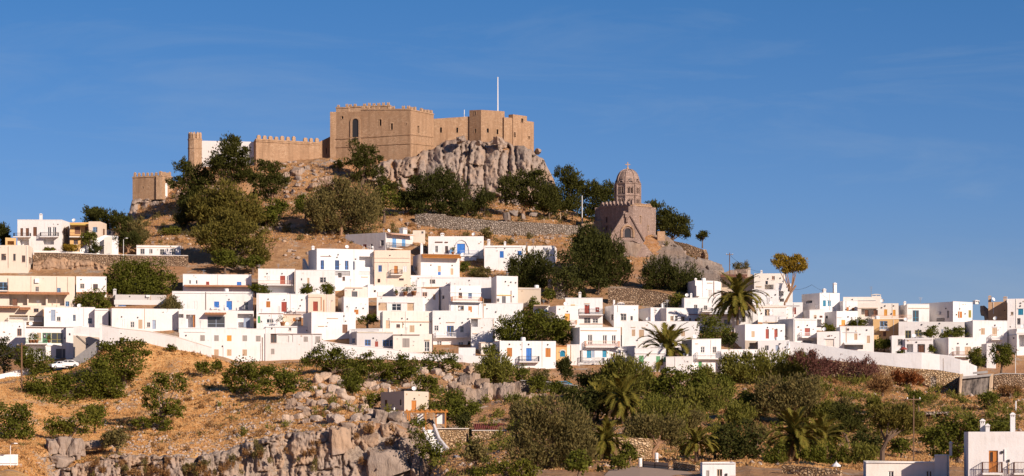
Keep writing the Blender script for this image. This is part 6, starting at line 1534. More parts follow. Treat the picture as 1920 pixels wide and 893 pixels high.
# stepped end of the cliff by the pergola and the shelf above it
for (px, py, w, h, Y) in ((103, 838, 26, 26, 434), (125, 836, 24, 30, 434), (140, 840, 26, 30, 434.5), (165, 836, 30, 16, 440), (188, 832, 30, 14, 441), (52, 860, 20, 26, 425), (70, 868, 30, 24, 426), (118, 866, 34, 20, 430)):
    rock('rock' if px > 100 else 'slab', cf, P(px, py, Y+1), w/F*Y*1.1, 4, h/F*Y*1.1, None, .08)
# grey crag under the fortress
cg = empty('fortress_crag', P(880, 380, 697), kind='structure')
CT = lambda px: float(np.interp(px, [690, 720, 770, 785, 800, 830, 860, 940, 965, 1000, 1020, 1038, 1056], [318, 302, 298, 292, 283, 270, 268, 266, 272, 286, 300, 336, 392]))
cliff_sheet('crag_face', cg, 690, 1062, [690, 712, 740, 770, 785, 800, 830, 860, 940, 965, 1000, 1020, 1038, 1062], [322, 304, 300, 296, 290, 281, 268, 265, 264, 270, 284, 298, 334, 400], 404, lambda u, v: 702.5-(v-275)*.145+max(0, u-985)*.10, 23, 70, 3.0, 'crag', 73, 1.9, 6, .6, .6)
for (px, py, w, h, Y) in ((865, 262, 15, 12, 697), (898, 268, 9, 8, 696), (938, 266, 20, 14, 700), (1008, 284, 10, 8, 706), (620, 306, 22, 14, 700), (560, 322, 20, 14, 690), (536, 340, 18, 30, 688), (612, 340, 26, 16, 682), (590, 352, 22, 16, 680)):
    rock('crag', cg, P(px, py, Y), w/F*Y*1.15, 5, h/F*Y*1.15, None, .15)
# rock under the bastion
br = empty('bastion_rock', P(280, 400, 689), kind='structure')
cliff_sheet('rock_face', br, 240, 372, [240, 247, 256, 300, 318, 340, 372], [408, 374, 370, 368, 364, 368, 364], 448, lambda u, v: 689-(v-370)*.085, 24, 40, 2.0, 'crag', 91, 1.5, 6, .5, 1.1)
# jumbled outcrop on the dry slope, and the slab beside the church
oc = empty('rocky_outcrop', P(550, 450, 640), kind='structure')
for i in range(62):
    px = rnd.uniform(482, 618); t = (px-482)/136
    py = rnd.uniform(430+8*abs(t-.45), 474); s = rnd.uniform(9, 27)*(1 if px < 600 else .7)
    Y = 641-(py-430)*.16
    rock('crag', oc, P(px, py, Y), s/F*Y*1.2, s/F*Y, s/F*Y*rnd.uniform(.55, .85), None, .3)
for i in range(9): px = rnd.uniform(603, 626); py = rnd.uniform(436, 472); rock('crag', oc, P(px, py, 634), 12/F*634*1.1, 1.8, 18/F*634, None, .2)
sl = empty('church_rock', P(1230, 470, 632), kind='structure')
for (px, py, w, h, Y, rl) in ((1186, 478, 50, 54, 630, -.1), (1168, 486, 30, 40, 629, -.15), (1322, 506, 34, 34, 630, .25), (1338, 512, 26, 30, 628, .2)):
    o = rock('slab', sl, P(px, py, Y+2), w/F*Y*1.15, 6.5, h/F*Y*1.2, 0, .03); o.rotation_euler = (rnd.uniform(-.05, .05)+.25, rl*.9, rnd.uniform(-.2, .2))
cliff_sheet('sloping_slab', sl, 1206, 1350, [1206, 1222, 1246, 1270, 1295, 1320, 1350], [448, 438, 441, 458, 481, 498, 514], 540, lambda u, v: 640.6-(v-462)*.48, 46, 30, 1.0, 'slab', 119, 1.5, 5, 2.0, .8)
strip('coarse rubble base wall between the church gable and the slab', [(1150, 456, 500, 629.3), (1176, 454, 515, 628.6), (1209, 459, 512, 629.2), (1228, 480, 512, 630)], 'church', 1.2)
# big blocks stepping down at the right end of the cliff
for (px, py, w, h, Y) in ((718, 783, 28, 22, 440), (739, 783, 26, 18, 439.5), (751, 802, 36, 18, 437), (767, 816, 32, 20, 434.5), (776, 850, 44, 52, 430), (732, 872, 66, 44, 428), (700, 800, 24, 26, 438), (660, 806, 36, 22, 435), (690, 826, 34, 24, 432), (790, 872, 22, 34, 428.5), (640, 830, 34, 44, 430)):
    rock('rock', cf, P(px, py, Y-.6), w/F*Y*1.2, 4, h/F*Y*1.2, rnd.uniform(-.25, .25), .1)
# boulders over the slopes
def boulders(x0, x1, y0, y1, n, s0, s1, kind='rock', parent=None, power=1.6):
    for i in range(n):
        px, py = rnd.uniform(x0, x1), rnd.uniform(y0, y1); s = s0+(s1-s0)*rnd.random()**power
        p = on_ground(px, py); q = s/F*p.y
        rock(kind, parent, p+Vector((0, 0, q*.12)), q*1.15, q*1.05, q*rnd.uniform(.6, 1.0), rnd.uniform(0, 3), .3, 'boulder')
bo = empty('boulder_slope', P(600, 740, 480), kind='structure')
for (px, py, w) in ((595, 716, 17), (610, 714, 20), (627, 716, 19), (642, 726, 17), (627, 737, 22), (641, 741, 18), (615, 750, 19), (646, 751, 18), (573, 746, 15), (563, 747, 14), (598, 744, 15), (553, 749, 12), (658, 752, 13), (683, 755, 14), (627, 769, 18), (635, 792, 21), (622, 793, 18), (593, 790, 17), (539, 793, 18), (561, 786, 17), (680, 774, 20), (695, 778, 18), (604, 760, 13), (582, 758, 12), (650, 768, 13), (668, 790, 16), (575, 775, 14), (612, 780, 12), (605, 730, 14), (588, 732, 13)):
    p = on_ground(px, py); q = w/F*p.y; rock('scree', bo, p+Vector((0, 0, q*.25)), q*1.25, q*1.1, q*rnd.uniform(.9, 1.15), rnd.uniform(0, 3), .25, 'boulder')
boulders(540, 700, 755, 800, 34, 6, 22, 'rock', bo); boulders(520, 690, 765, 815, 44, 3, 9, 'scree', bo)
boulders(660, 900, 690, 735, 70, 6, 20, 'scree', bo); boulders(640, 900, 690, 750, 60, 3, 8, 'scree', bo)
boulders(430, 560, 800, 838, 50, 3, 8, 'scree', bo); boulders(205, 430, 836, 862, 170, 2.5, 7, 'scree', bo, 1); boulders(430, 560, 812, 840, 60, 3, 8, 'scree', bo, 1)
boulders(300, 420, 735, 770, 14, 3, 7, 'scree', bo); boulders(60, 300, 790, 840, 26, 3, 8, 'scree', bo)
og = empty('boulder_outcrop', P(920, 750, 495), kind='structure')
for (px, py, w, h) in ((896, 752, 38, 44), (912, 742, 26, 40), (929, 738, 24, 34), (946, 742, 26, 36), (962, 738, 30, 38), (880, 770, 30, 24), (934, 764, 26, 22), (910, 776, 30, 26), (950, 772, 30, 26), (974, 750, 22, 26), (870, 734, 24, 22), (980, 768, 20, 16), (990, 756, 30, 24), (1012, 752, 30, 24), (870, 715, 22, 20), (890, 712, 20, 20), (902, 722, 26, 22), (852, 726, 22, 16)):
    Y = 494-(py-735)*.35; rock('rock', og, P(px, py, Y+.8), w/F*Y*1.14, w/F*Y*1.1, h/F*Y*1.14, rnd.uniform(-.3, .3), .12, 'boulder')
for (px, py, w, h, Y) in ((936, 842, 34, 36, 449), (917, 850, 22, 40, 448), (1745, 756, 40, 12, 505), (1772, 748, 30, 10, 508)): rock('slab', og, P(px, py, Y), w/F*Y*1.12, 2.5, h/F*Y*1.12, None, .08, 'boulder')
ub = empty('upper_slope_rocks', P(580, 340, 690), kind='structure')
boulders(530, 640, 300, 372, 60, 3, 12, 'crag', ub); boulders(750, 1040, 385, 404, 30, 3, 9, 'crag', ub); boulders(990, 1090, 398, 420, 14, 4, 10, 'crag', ub); boulders(300, 360, 430, 470, 16, 4, 10, 'scree', ub)
boulders(1240, 1350, 455, 515, 46, 4, 14, 'crag', ub); boulders(740, 800, 400, 440, 22, 4, 12, 'crag', ub); boulders(960, 1080, 445, 458, 24, 4, 9, 'crag', ub); boulders(520, 640, 470, 500, 22, 3, 8, 'crag', ub)
for (px, py, w, h, Y) in ((950, 407, 12, 14, 651), (962, 400, 15, 9, 653), (980, 406, 5, 9, 651), (1000, 402, 12, 6, 655), (1386, 515, 30, 22, 618), (1370, 520, 24, 20, 616), (1400, 522, 22, 16, 615), (1846, 582, 12, 18, 572), (1850, 590, 10, 20, 570)): rock('slab', ub, P(px, py, Y), w/F*Y*1.1, 2, h/F*Y*1.1, None, .2, 'boulder')
# brown rock face below the upper left terrace wall
ur = empty('terrace_rock_face', P(150, 505, 606), kind='structure')
cliff_sheet('rock_face', ur, 62, 218, [62, 90, 120, 160, 200, 218], [492, 486, 482, 490, 498, 512], 524, lambda u, v: 607.3-(v-486)*.06, 26, 30, 1.0, 'tanrock', 97, 1.5, 2, .5, 1.2)
boulders(35, 150, 858, 892, 26, 3, 10, 'scree', ub); boulders(1480, 1810, 726, 760, 26, 2, 6, 'scree', ub); boulders(1500, 1920, 745, 800, 30, 2, 6, 'scree', ub); boulders(1130, 1500, 710, 790, 30, 3, 9, 'scree', ub)
boulders(1215, 1290, 690, 730, 20, 4, 12, 'rock', ub)

# ------------------------------------------------------------------ ground cover nobody could count
def scatter_pts(n, regions):
    out = []
    for (u0, u1, Y0, Y1, wgt) in regions:
        k = int(n*wgt); u = NP.uniform(u0, u1, k); Y = NP.uniform(Y0, Y1, k)
        z = gz(u, Y); out.append(np.stack([(u-960)/F*Y, Y, z], -1))
    return np.concatenate(out)
def tufts(name, n, regions, h0, h1, w, mat, blades=4, mask=None, lean=.5):
    p = scatter_pts(n, regions)
    if mask is not None:
        v = fbm(p[:, 0]*.09, p[:, 1]*.09, 0, 3, 77)+fbm(p[:, 0]*.4, p[:, 1]*.4, 0, 2, 78)*.4; p = p[v > mask]
    k = len(p); c = np.repeat(p, blades, 0); m = len(c); a = NP.uniform(0, 2*np.pi, m); h = NP.uniform(h0, h1, m)
    off = NP.normal(size=(m, 2))*w*.9; c = c.copy(); c[:, :2] += off
    d = np.stack([np.cos(a), np.sin(a), np.zeros(m)], -1); t = np.stack([NP.normal(size=m)*lean, NP.normal(size=m)*lean, np.ones(m)], -1)*h[:, None]
    V = np.stack([c-d*w*.5, c+d*w*.5, c+t], 1).reshape(-1, 3)
    o = place(name, np_mesh(name, V, np.arange(m*3).reshape(-1, 3), M[mat])); tag(o, kind='stuff'); return o
SLOPE = [(-20, 190, 360, 433, .12), (190, 700, 433, 524, .34), (0, 200, 433, 522, .10), (800, 1340, 330, 520, .14), (1340, 1920, 330, 518, .34), (240, 780, 622, 700, .26), (780, 1400, 622, 690, .24), (860, 960, 588, 612, .02)]
tufts('dry_grass', 42000, SLOPE, .08, .28, .26, 'straw', 4)
tufts('dry_brush', 3500, SLOPE, .25, .7, .30, 'dry', 5, .04, .8)
tufts('pale_grass', 16000, [(1340, 1920, 330, 518, .6), (800, 1340, 330, 520, .2), (240, 1340, 622, 690, .2)], .10, .4, .24, 'straw', 4, -.1)
tufts('green_scrub', 3500, [(1340, 1920, 400, 518, .5), (800, 1340, 330, 520, .3), (240, 1300, 622, 690, .3), (0, 700, 433, 520, .2)], .25, .8, .32, 'olive', 8, .18, .9)
def scrub(name, n, regions, mat, r0, r1, size, mask):
    p = scatter_pts(n, regions); v = fbm(p[:, 0]*.07, p[:, 1]*.07, 0, 3, 55)+fbm(p[:, 0]*.3, p[:, 1]*.3, 0, 2, 56)*.5; p = p[v > mask]
    LB = [(q[0], q[1], q[2]+r*.45, r, r, r*.75) for q, r in zip(p, NP.uniform(r0, r1, len(p)))]
    V, Fc = leaf_cloud(LB, len(LB)*110, size, NP, 'spray'); tag(place(name, np_mesh(name, V, Fc, M[mat])), kind='stuff')
scrub('low_scrub', 640, [(1130, 1920, 400, 516, .68), (800, 1130, 330, 510, .22), (400, 800, 440, 520, .10)], 'tama', .4, 1.3, .34, -.05)
scrub('dark_scrub', 330, [(1130, 1560, 380, 516, .45), (840, 1130, 360, 512, .35), (640, 900, 490, 520, .2)], 'green', .4, 1.2, .34, 0)
scrub('hill_scrub', 340, [(240, 780, 624, 690, .6), (780, 1350, 622, 690, .4)], 'olive', .4, 1.2, .38, 0)
scrub('dry_scrub', 520, [(190, 760, 434, 522, .22), (1340, 1920, 400, 516, .35), (300, 1100, 622, 690, .25)], 'dry', .3, .8, .26, -.02)
# dry tufts and small green cushions rooted in the cliff joints
for nm, mt, k in (('ledge_grass', 'dry', 46), ('ledge_plant', 'olive', 26)):
    LB = []
    for i in range(k):
        px = rnd.uniform(120, 795); t0 = float(np.interp(px, TOPX, TOPY)); py = rnd.uniform(t0+2, min(890, t0+70)); q = P(px, py, 428.6-(py-830)*.055); r = rnd.uniform(.25, .75); LB.append((q.x, q.y, q.z, r, r, r*.6))
    V, Fc = leaf_cloud(LB, k*110, .28, NP, 'spray'); tag(place(nm, np_mesh(nm, V, Fc, M[mt])), kind='stuff')
# loose stones
sp = scatter_pts(9000, [(190, 800, 433, 520, .5), (800, 1920, 340, 518, .3), (240, 1340, 622, 695, .4)])
v = fbm(sp[:, 0]*.12, sp[:, 1]*.12, 0, 3, 31); sp = sp[v > -.02]; k = len(sp)
octa = np.array([(1, 0, 0), (0, 1, 0), (-1, 0, 0), (0, -1, 0), (0, 0, .8), (0, 0, -.8)], float); of = np.array([(0, 1, 4), (1, 2, 4), (2, 3, 4), (3, 0, 4), (1, 0, 5), (2, 1, 5), (3, 2, 5), (0, 3, 5)])
s = (NP.random(k)**2.5*.42+.10)[:, None, None]; V = sp[:, None, :]+octa[None]*s*(1+NP.normal(size=(k, 6, 1))*.25); V += NP.normal(size=V.shape)*s*.15
o = place('loose_stones', np_mesh('loose_stones', V.reshape(-1, 3), (of[None]+6*np.arange(k)[:, None, None]).reshape(-1, 3), M['scree'])); tag(o, kind='stuff')
# ------------------------------------------------------------------ trees and shrubs
T = tree
# hilltop and fortress
T('tallest dark pine in front of the white hilltop wall', 428, 253, 398, 100, 'pine', 'needle', y0=600, size=.5, lobes=[(429, 272, 17, 17), (422, 290, 25, 15), (446, 290, 22, 14), (412, 304, 22, 12), (448, 306, 24, 13), (430, 322, 38, 17), (396, 308, 10, 8), (464, 328, 14, 12)], name='pine_tree')
T('dark pine with long arms reaching left over the bastion', 365, 300, 402, 80, 'pine', 'needle', y0=600, size=.5, lobes=[(340, 312, 17, 11), (362, 322, 22, 14), (330, 342, 18, 9), (356, 348, 24, 14), (380, 340, 18, 18), (318, 340, 10, 6), (372, 368, 26, 14), (345, 366, 14, 9)], name='pine_tree')
T('dark pine with pale forked trunks right of the tallest pine', 505, 298, 398, 80, 'pine', 'needle', y0=600, size=.5, lobes=[(494, 309, 10, 10), (519, 313, 13, 9), (505, 328, 20, 11), (528, 334, 13, 10), (486, 340, 16, 13), (514, 350, 22, 11), (494, 364, 22, 10)], name='pine_tree', bark='pbark')
T('big olive-yellow pine below the hilltop pines', 430, 340, 440, 150, 'opine', 'needle', y0=600, size=.55, lobes=[(420, 362, 30, 20), (390, 384, 30, 22), (440, 388, 40, 26), (470, 400, 26, 22), (405, 404, 36, 16), (372, 398, 14, 14), (440, 412, 44, 12)], name='pine_tree')
T('broad olive-brown pine with bare inner branches above the long white house', 440, 402, 505, 140, 'opine', 'needle', Y=629, size=.5, lobes=[(430, 420, 34, 18), (405, 438, 36, 18), (455, 440, 40, 20), (478, 460, 26, 18), (390, 458, 22, 12), (430, 462, 46, 14), (486, 478, 18, 12)], name='pine_tree')
T('dense green shrub tree at the foot of the broad olive-brown pine', 422, 462, 516, 60, 'green', Y=618, size=.4)
T('second green shrub tree behind the brown-red door house', 474, 476, 516, 60, 'green', Y=617, size=.4)
T('bright green tree between the pines and the dry rocky slope', 516, 366, 424, 46, 'green', y0=600, size=.45)
T('dark pine at the foot of the keep', 678, 260, 352, 84, 'pine', 'needle', y0=600, size=.48, lobes=[(666, 277, 10, 15), (689, 279, 13, 12), (703, 296, 11, 10), (672, 298, 13, 12), (651, 304, 9, 6), (686, 314, 20, 13), (706, 324, 13, 10), (672, 330, 12, 8), (722, 344, 18, 11), (738, 350, 12, 8)], name='pine_tree')
T('small bright shrub on the rocks left of the keep pine', 634, 298, 332, 22, 'green', Y=692, size=.4, trunk=.05, name='shrub', cat='shrub')
T('large round olive tree with pale bare limbs on the mid slope', 640, 338, 442, 126, 'olive', 'spray', y0=600, size=.5, lobes=[(640, 362, 44, 22), (604, 386, 28, 24), (676, 376, 34, 26), (640, 400, 54, 26), (612, 414, 26, 14), (684, 402, 28, 18)], name='olive_tree', bark='pbark')
T('green bushy tree left of the large round olive', 573, 360, 416, 50, 'green', y0=600, size=.45)
T('green bushy tree right of the large round olive', 720, 344, 418, 60, 'green', y0=600, size=.45)
T('dark spreading pine in front of the grey crag, nearest the keep', 826, 316, 404, 116, 'dgreen', 'needle', y0=600, size=.48, lobes=[(828, 332, 20, 14), (800, 346, 32, 16), (846, 350, 30, 18), (820, 372, 48, 20), (862, 374, 18, 16), (786, 368, 20, 14), (790, 392, 22, 10), (846, 392, 26, 10)], name='pine_tree')
T('smaller dark pine between two larger ones below the crag', 908, 350, 408, 50, 'dgreen', 'needle', y0=600, size=.45, name='pine_tree')
T('grey-green open pine with forked trunks below the right end of the crag', 980, 318, 408, 100, 'pine', 'needle', y0=600, size=.48, lobes=[(975, 334, 26, 14), (1008, 336, 22, 14), (956, 350, 20, 14), (990, 360, 34, 16), (1028, 362, 20, 14), (966, 374, 26, 10), (1010, 382, 28, 10)], name='pine_tree', bark='pbark')
T('tall dark tree standing just right of the crag', 1066, 311, 430, 56, 'pine', 'needle', Y=690, size=.5, lobes=[(1062, 326, 20, 14), (1074, 340, 18, 16), (1064, 362, 28, 24), (1076, 392, 22, 22), (1052, 392, 18, 20)], name='pine_tree')
T('dark round tree left of the church drum', 1122, 341, 430, 66, 'pine', 'needle', Y=672, size=.5, lobes=[(1110, 356, 18, 14), (1134, 356, 22, 14), (1120, 380, 32, 24), (1140, 382, 16, 20), (1104, 400, 16, 14)], name='pine_tree')
T('dark pine with layered boughs right of the church', 1230, 374, 460, 54, 'pine', 'needle', Y=664, size=.48, lobes=[(1222, 386, 12, 9), (1238, 396, 18, 10), (1228, 412, 22, 14), (1250, 414, 12, 12), (1234, 432, 24, 12)], name='pine_tree')
T('rounded dark pine at the end of the church ridge', 1264, 398, 460, 56, 'pine', 'needle', Y=660, size=.48, lobes=[(1260, 412, 20, 12), (1274, 424, 18, 14), (1256, 432, 22, 12), (1282, 438, 10, 8)], name='pine_tree')
T('single small round pine alone on the skyline', 1317, 431, 458, 22, 'pine', 'needle', Y=650, gy=462, size=.4, trunk=.28, name='pine_tree')
T('small olive shrub on the rocks behind the pink house', 1390, 488, 520, 32, 'olive', Y=622, gy=524, trunk=.05, name='shrub', cat='shrub')
T('huge dark cypress-like tree with twin crowns below the church', 1118, 426, 562, 104, 'dgreen', 'spray', Y=600, size=.5, trunk=.02, dens=1.2, lobes=[(1102, 448, 24, 22), (1108, 484, 34, 34), (1140, 468, 26, 22), (1148, 504, 28, 32), (1112, 528, 36, 26), (1090, 470, 16, 26)], name='cypress_tree')
T('wide dark bush in front of the white house with two chimneys', 998, 474, 560, 90, 'dgreen', 'spray', Y=594, size=.45, lobes=[(985, 500, 26, 22), (1008, 494, 22, 18), (975, 520, 24, 20), (1015, 518, 30, 22), (992, 536, 32, 14)])
T('dark tree filling the gap left of the twin-crowned cypress', 1062, 470, 560, 46, 'dgreen', Y=603, size=.45, lobes=[(1062, 490, 18, 26), (1054, 520, 24, 20), (1072, 535, 18, 18)])
T('low dark bush right of the twin-crowned cypress foot', 1122, 520, 585, 60, 'dgreen', Y=588, size=.42)
T('round dark bush by the rubble cistern', 1028, 538, 580, 28, 'green', Y=581, size=.4, trunk=.05)
T('dark olive tree on the slope right of the church gable', 1233, 481, 560, 64, 'dgreen', 'spray', Y=594, size=.42, lobes=[(1232, 500, 24, 18), (1218, 520, 18, 16), (1250, 520, 18, 18), (1234, 538, 26, 12)])
T('dark olive tree beside the white tower house roof', 1288, 494, 566, 58, 'dgreen', 'spray', Y=592, size=.42, lobes=[(1286, 510, 22, 14), (1272, 530, 18, 16), (1302, 528, 16, 18), (1288, 546, 24, 12)])
T('light green bush under the dark olive by the tower house', 1268, 545, 585, 30, 'lgreen', Y=586, size=.35, trunk=.05, name='shrub', cat='shrub')
T('tall yellow-topped pine with a long bare leaning trunk', 1470, 476, 574, 62, 'ypine', 'needle', Y=579, size=.40, lobes=[(1464, 488, 12, 9), (1458, 496, 9, 7), (1474, 499, 11, 8), (1490, 486, 8, 7), (1498, 492, 14, 10), (1492, 503, 14, 7), (1510, 502, 4, 3), (1478, 505, 8, 5)], name='pine_tree', bark='pbark', dens=1.6)
# upper left
for i, (x, yt, yb, w, m_, lab) in enumerate(((172, 383, 440, 38, 'pine', 'dark pine on the skyline above the peach cube house'), (200, 383, 444, 40, 'pine', 'second dark pine on the left skyline, beside the peach cube house'), (228, 392, 462, 46, 'pine', 'dark pine leaning over the tiny white hut'), (258, 410, 470, 44, 'olive', 'thin-leaved tree with a pale trunk left of the bastion rock'), (240, 430, 474, 50, 'dgreen', 'dark bush below the leaning pine'))):
    T(lab, x, yt, yb, w, m_, 'needle', Y=632-i*4, size=.45, bark='pbark', name='pine_tree' if i < 3 else 'tree')
T('grey-green cypress pair at the left edge of the skyline', 6, 420, 470, 34, 'dgreen', 'spray', 'cone', Y=625, gy=470, size=.4, trunk=.04, name='cypress_tree')
T('bright round shrub on the dry slope left of the broad olive-brown pine', 320, 422, 446, 44, 'lgreen', Y=636, gy=446, trunk=.02, name='shrub', cat='shrub')
T('ochre flowering bush on the upper left garden terrace', 132, 457, 474, 42, 'ypine', Y=610, gy=474, trunk=.02, name='shrub', cat='shrub', size=.3)
T('dark garden tree in front of the ochre house', 168, 433, 466, 40, 'green', Y=611, gy=470, size=.35)
T('dark green cone bush beside the beige buttress', 180, 452, 476, 28, 'dgreen', 'broad', 'cone', Y=610, gy=476, size=.3, trunk=.02, name='shrub', cat='shrub')
T('low green hedge behind the garden terrace parapet', 92, 462, 474, 26, 'lgreen', Y=611, gy=474, trunk=.02, name='shrub', cat='shrub', size=.3)
T('large bright dark-green pine between the rubble wall and the roof bar', 262, 486, 580, 132, 'fig', 'broad', Y=588, size=.42, dens=1.2, lobes=[(228, 502, 20, 16), (240, 522, 40, 26), (285, 510, 30, 22), (300, 530, 28, 20), (268, 538, 52, 18), (220, 536, 22, 16), (262, 500, 20, 12)])
T('dark leafy tree hiding the peach ledge', 176, 546, 590, 64, 'green', Y=578, gy=592, size=.38, lobes=[(162, 562, 18, 12), (184, 558, 20, 13), (200, 566, 12, 9), (174, 572, 28, 10)])
T('feathery round tree by the roof bar', 318, 552, 592, 46, 'olive', 'spray', Y=562.5, gy=592, size=.35, trunk=.05)
# village
V_ = [(488, 530, 553, 42, 'fig', 'low garden tree left of the shaded porch', 574), (577, 530, 553, 30, 'fig', 'first round garden tree before the ornate grey window', 577), (612, 528, 556, 32, 'fig', 'second round garden tree, right under the ornate grey window', 577),
 (689, 586, 610, 44, 'fig', 'leafy green pergola vine beside the cream house', 557), (872, 486, 516, 24, 'green', 'green bush at the corner of the roof-canopy house', 604), (905, 500, 524, 44, 'olive', 'sparse dry bush on the slope under the white houses', 600), (890, 498, 522, 22, 'green', 'small dark bush on the dry gap between white houses', 601),
 (1553, 603, 626, 28, 'lgreen', 'bright small tree above the white garage house', 552), (1612, 594, 616, 48, 'fig', 'dark hedge bush on the roof terrace by the ochre house', 559.5), (1746, 610, 634, 34, 'fig', 'left one of the green bushes before the long white house', 548), (1790, 612, 634, 48, 'green', 'wide green bush before the long white house', 548), (1770, 618, 636, 20, 'lgreen', 'small light bush between the two terrace bushes', 547.6),
 (1658, 634, 658, 34, 'green', 'dark hedge plants beside the bright ochre lower storey', 545), (1645, 628, 660, 22, 'green', 'narrow shrub by the awning shop corner', 546), (1362, 655, 672, 18, 'lgreen', 'small green tree by the yard wall', 530), (1690, 654, 668, 14, 'green', 'green bush beside the red parasol', 531), (918, 645, 668, 34, 'fig', 'climbing shrub in front of the storage hut', 529), (1748, 645, 664, 12, 'green', 'narrow plant at the end of the pillared porch', 536), (740, 470, 480, 6, 'green', 'tiny balcony plant', 604)]
for (x, yt, yb, w, m_, lab, Y) in V_[:-1]: T(lab, x, yt, yb, w, m_, Y=Y, gy=yb+3, size=.32, trunk=.04, name='bush' if w < 30 else 'tree', cat='bush' if w < 30 else 'tree')
T('big round leafy tree in the middle of the village', 1000, 583, 650, 146, 'fig', Y=540, gy=650, size=.4, dens=1.15, lobes=[(992, 602, 40, 18), (960, 616, 32, 20), (1020, 610, 36, 20), (1052, 622, 22, 18), (990, 628, 56, 18), (945, 630, 18, 12), (1040, 636, 30, 12)])
T('dark round tree between the palm and the bluish-walled house', 1338, 590, 660, 56, 'green', Y=534, gy=662, size=.38, lobes=[(1330, 606, 20, 14), (1340, 624, 28, 18), (1326, 640, 16, 14)])
T('lower dark tree leaning on the bluish-walled house', 1368, 612, 668, 34, 'dgreen', Y=533, gy=668, size=.38)
T('dense upright garden tree with orange blossom at the lane end', 1830, 643, 700, 38, 'green', Y=526, gy=704, size=.36, trunk=.1)
T('broad garden tree behind the weathered water tank', 1878, 640, 702, 52, 'fig', Y=525, gy=706, size=.36, trunk=.15)
T('dark garden tree at the left edge by the rust-framed window', 8, 620, 706, 44, 'dgreen', Y=525.5, gy=712, size=.38, trunk=.05)
T('roadside tree with two crowns before the green shop', 62, 648, 716, 78, 'green', Y=521.5, gy=712, size=.34, lobes=[(46, 664, 22, 14), (74, 672, 22, 16), (88, 684, 14, 14), (50, 682, 18, 14), (66, 696, 18, 8)], trunk=.3)
# slope on the left
T('large dark fig thicket below the white boundary wall', 232, 634, 724, 116, 'fig', size=.4, lobes=[(224, 652, 34, 16), (258, 652, 30, 14), (208, 676, 30, 20), (240, 682, 34, 22), (220, 704, 24, 14)], trunk=.03)
T('wide dark thicket on the slope between the road and the dry grass', 140, 676, 800, 190, 'fig', size=.4, lobes=[(180, 694, 34, 18), (150, 716, 40, 24), (92, 724, 42, 24), (190, 726, 38, 26), (110, 748, 50, 22), (170, 756, 36, 24), (210, 744, 22, 18), (62, 740, 22, 22)], trunk=.02, Y=498)
T('bright flat-topped bush on the edge of the small pale cliff', 128, 774, 826, 92, 'lgreen', size=.36, lobes=[(110, 796, 30, 12), (144, 792, 30, 14), (168, 778, 20, 14), (128, 806, 38, 9)], trunk=.02, Y=452)
T('dense bush right of the bright flat-topped bush, reaching up the slope', 178, 752, 806, 50, 'fig', Y=464, size=.38, trunk=.02)
T('round dark bush at the left edge below the rubble road wall', 20, 748, 842, 92, 'green', Y=446, size=.4, lobes=[(14, 774, 34, 22), (40, 792, 22, 24), (10, 806, 36, 18), (50, 812, 12, 12)], trunk=.03)
T('grey-green round bush just above the cliff edge', 220, 798, 862, 68, 'olive', Y=437, size=.36, trunk=.03)
T('bright fig bush climbing the dry grass hill', 304, 700, 826, 92, 'fig', Y=468, size=.42, lobes=[(302, 712, 16, 12), (330, 718, 18, 14), (296, 734, 26, 12), (284, 752, 20, 12), (306, 760, 30, 12), (330, 770, 18, 10), (296, 786, 18, 14), (264, 790, 16, 9), (312, 802, 8, 12)], trunk=.02)
T('small round fig bush on the hill crest', 378, 676, 708, 28, 'fig', size=.36, trunk=.03, name='shrub', cat='shrub')
T('second small fig bush on the hill crest, right of the round one', 404, 672, 704, 24, 'fig', size=.36, trunk=.03, name='shrub', cat='shrub')
T('little bush against the white boundary wall', 322, 645, 660, 20, 'fig', size=.32, trunk=.03, name='shrub', cat='shrub')
T('big dark fig thicket below the two-row window house', 462, 668, 742, 84, 'fig', size=.4, lobes=[(456, 686, 26, 16), (440, 706, 20, 16), (480, 700, 24, 18), (462, 722, 34, 14)], trunk=.03)
T('lower fig thicket continuing towards the white boulders', 532, 684, 748, 80, 'fig', size=.4, lobes=[(510, 702, 22, 14), (544, 706, 26, 14), (560, 724, 24, 12), (520, 724, 26, 14)], trunk=.03)
T('dense fig thicket under the cafe wall', 616, 643, 706, 90, 'green', size=.4, lobes=[(612, 664, 26, 18), (640, 668, 26, 14), (590, 674, 20, 12), (640, 686, 34, 14), (670, 690, 24, 10)], trunk=.03)
T('trailing dark shrub below the cafe wall, right of the dense thicket', 700, 664, 728, 70, 'fig', size=.38, lobes=[(690, 676, 22, 12), (716, 684, 20, 12), (680, 700, 20, 18), (660, 712, 14, 14)], trunk=.03)
T('dark shrub under the cream gabled shop', 752, 664, 722, 80, 'fig', size=.38, lobes=[(746, 680, 26, 14), (772, 690, 22, 14), (750, 704, 28, 14), (722, 696, 16, 10)], trunk=.03)
T('rounded dark shrub below the terrace parapet', 826, 655, 700, 66, 'green', size=.38, lobes=[(824, 670, 26, 14), (808, 684, 20, 10), (848, 684, 20, 10)], trunk=.03)
T('grey-green tamarisk left of the blue-door house', 926, 664, 728, 76, 'tama', 'spray', size=.42, lobes=[(928, 684, 26, 18), (908, 694, 18, 14), (946, 698, 20, 14), (928, 710, 30, 12)], trunk=.05, name='tamarisk_tree')
T('dark shrub under the blue-door balcony', 978, 680, 724, 40, 'green', size=.36, trunk=.04)
T('pale flowering shrub at the corner of the blue-door house', 1016, 688, 722, 44, 'olive', size=.34, trunk=.04, name='shrub', cat='shrub')
T('upright dark bush in front of the orange-yellow house', 1060, 666, 720, 38, 'dgreen', 'spray', size=.38, trunk=.04)
T('dark bush under the lower long balcony', 1106, 688, 745, 50, 'dgreen', size=.38, trunk=.04)
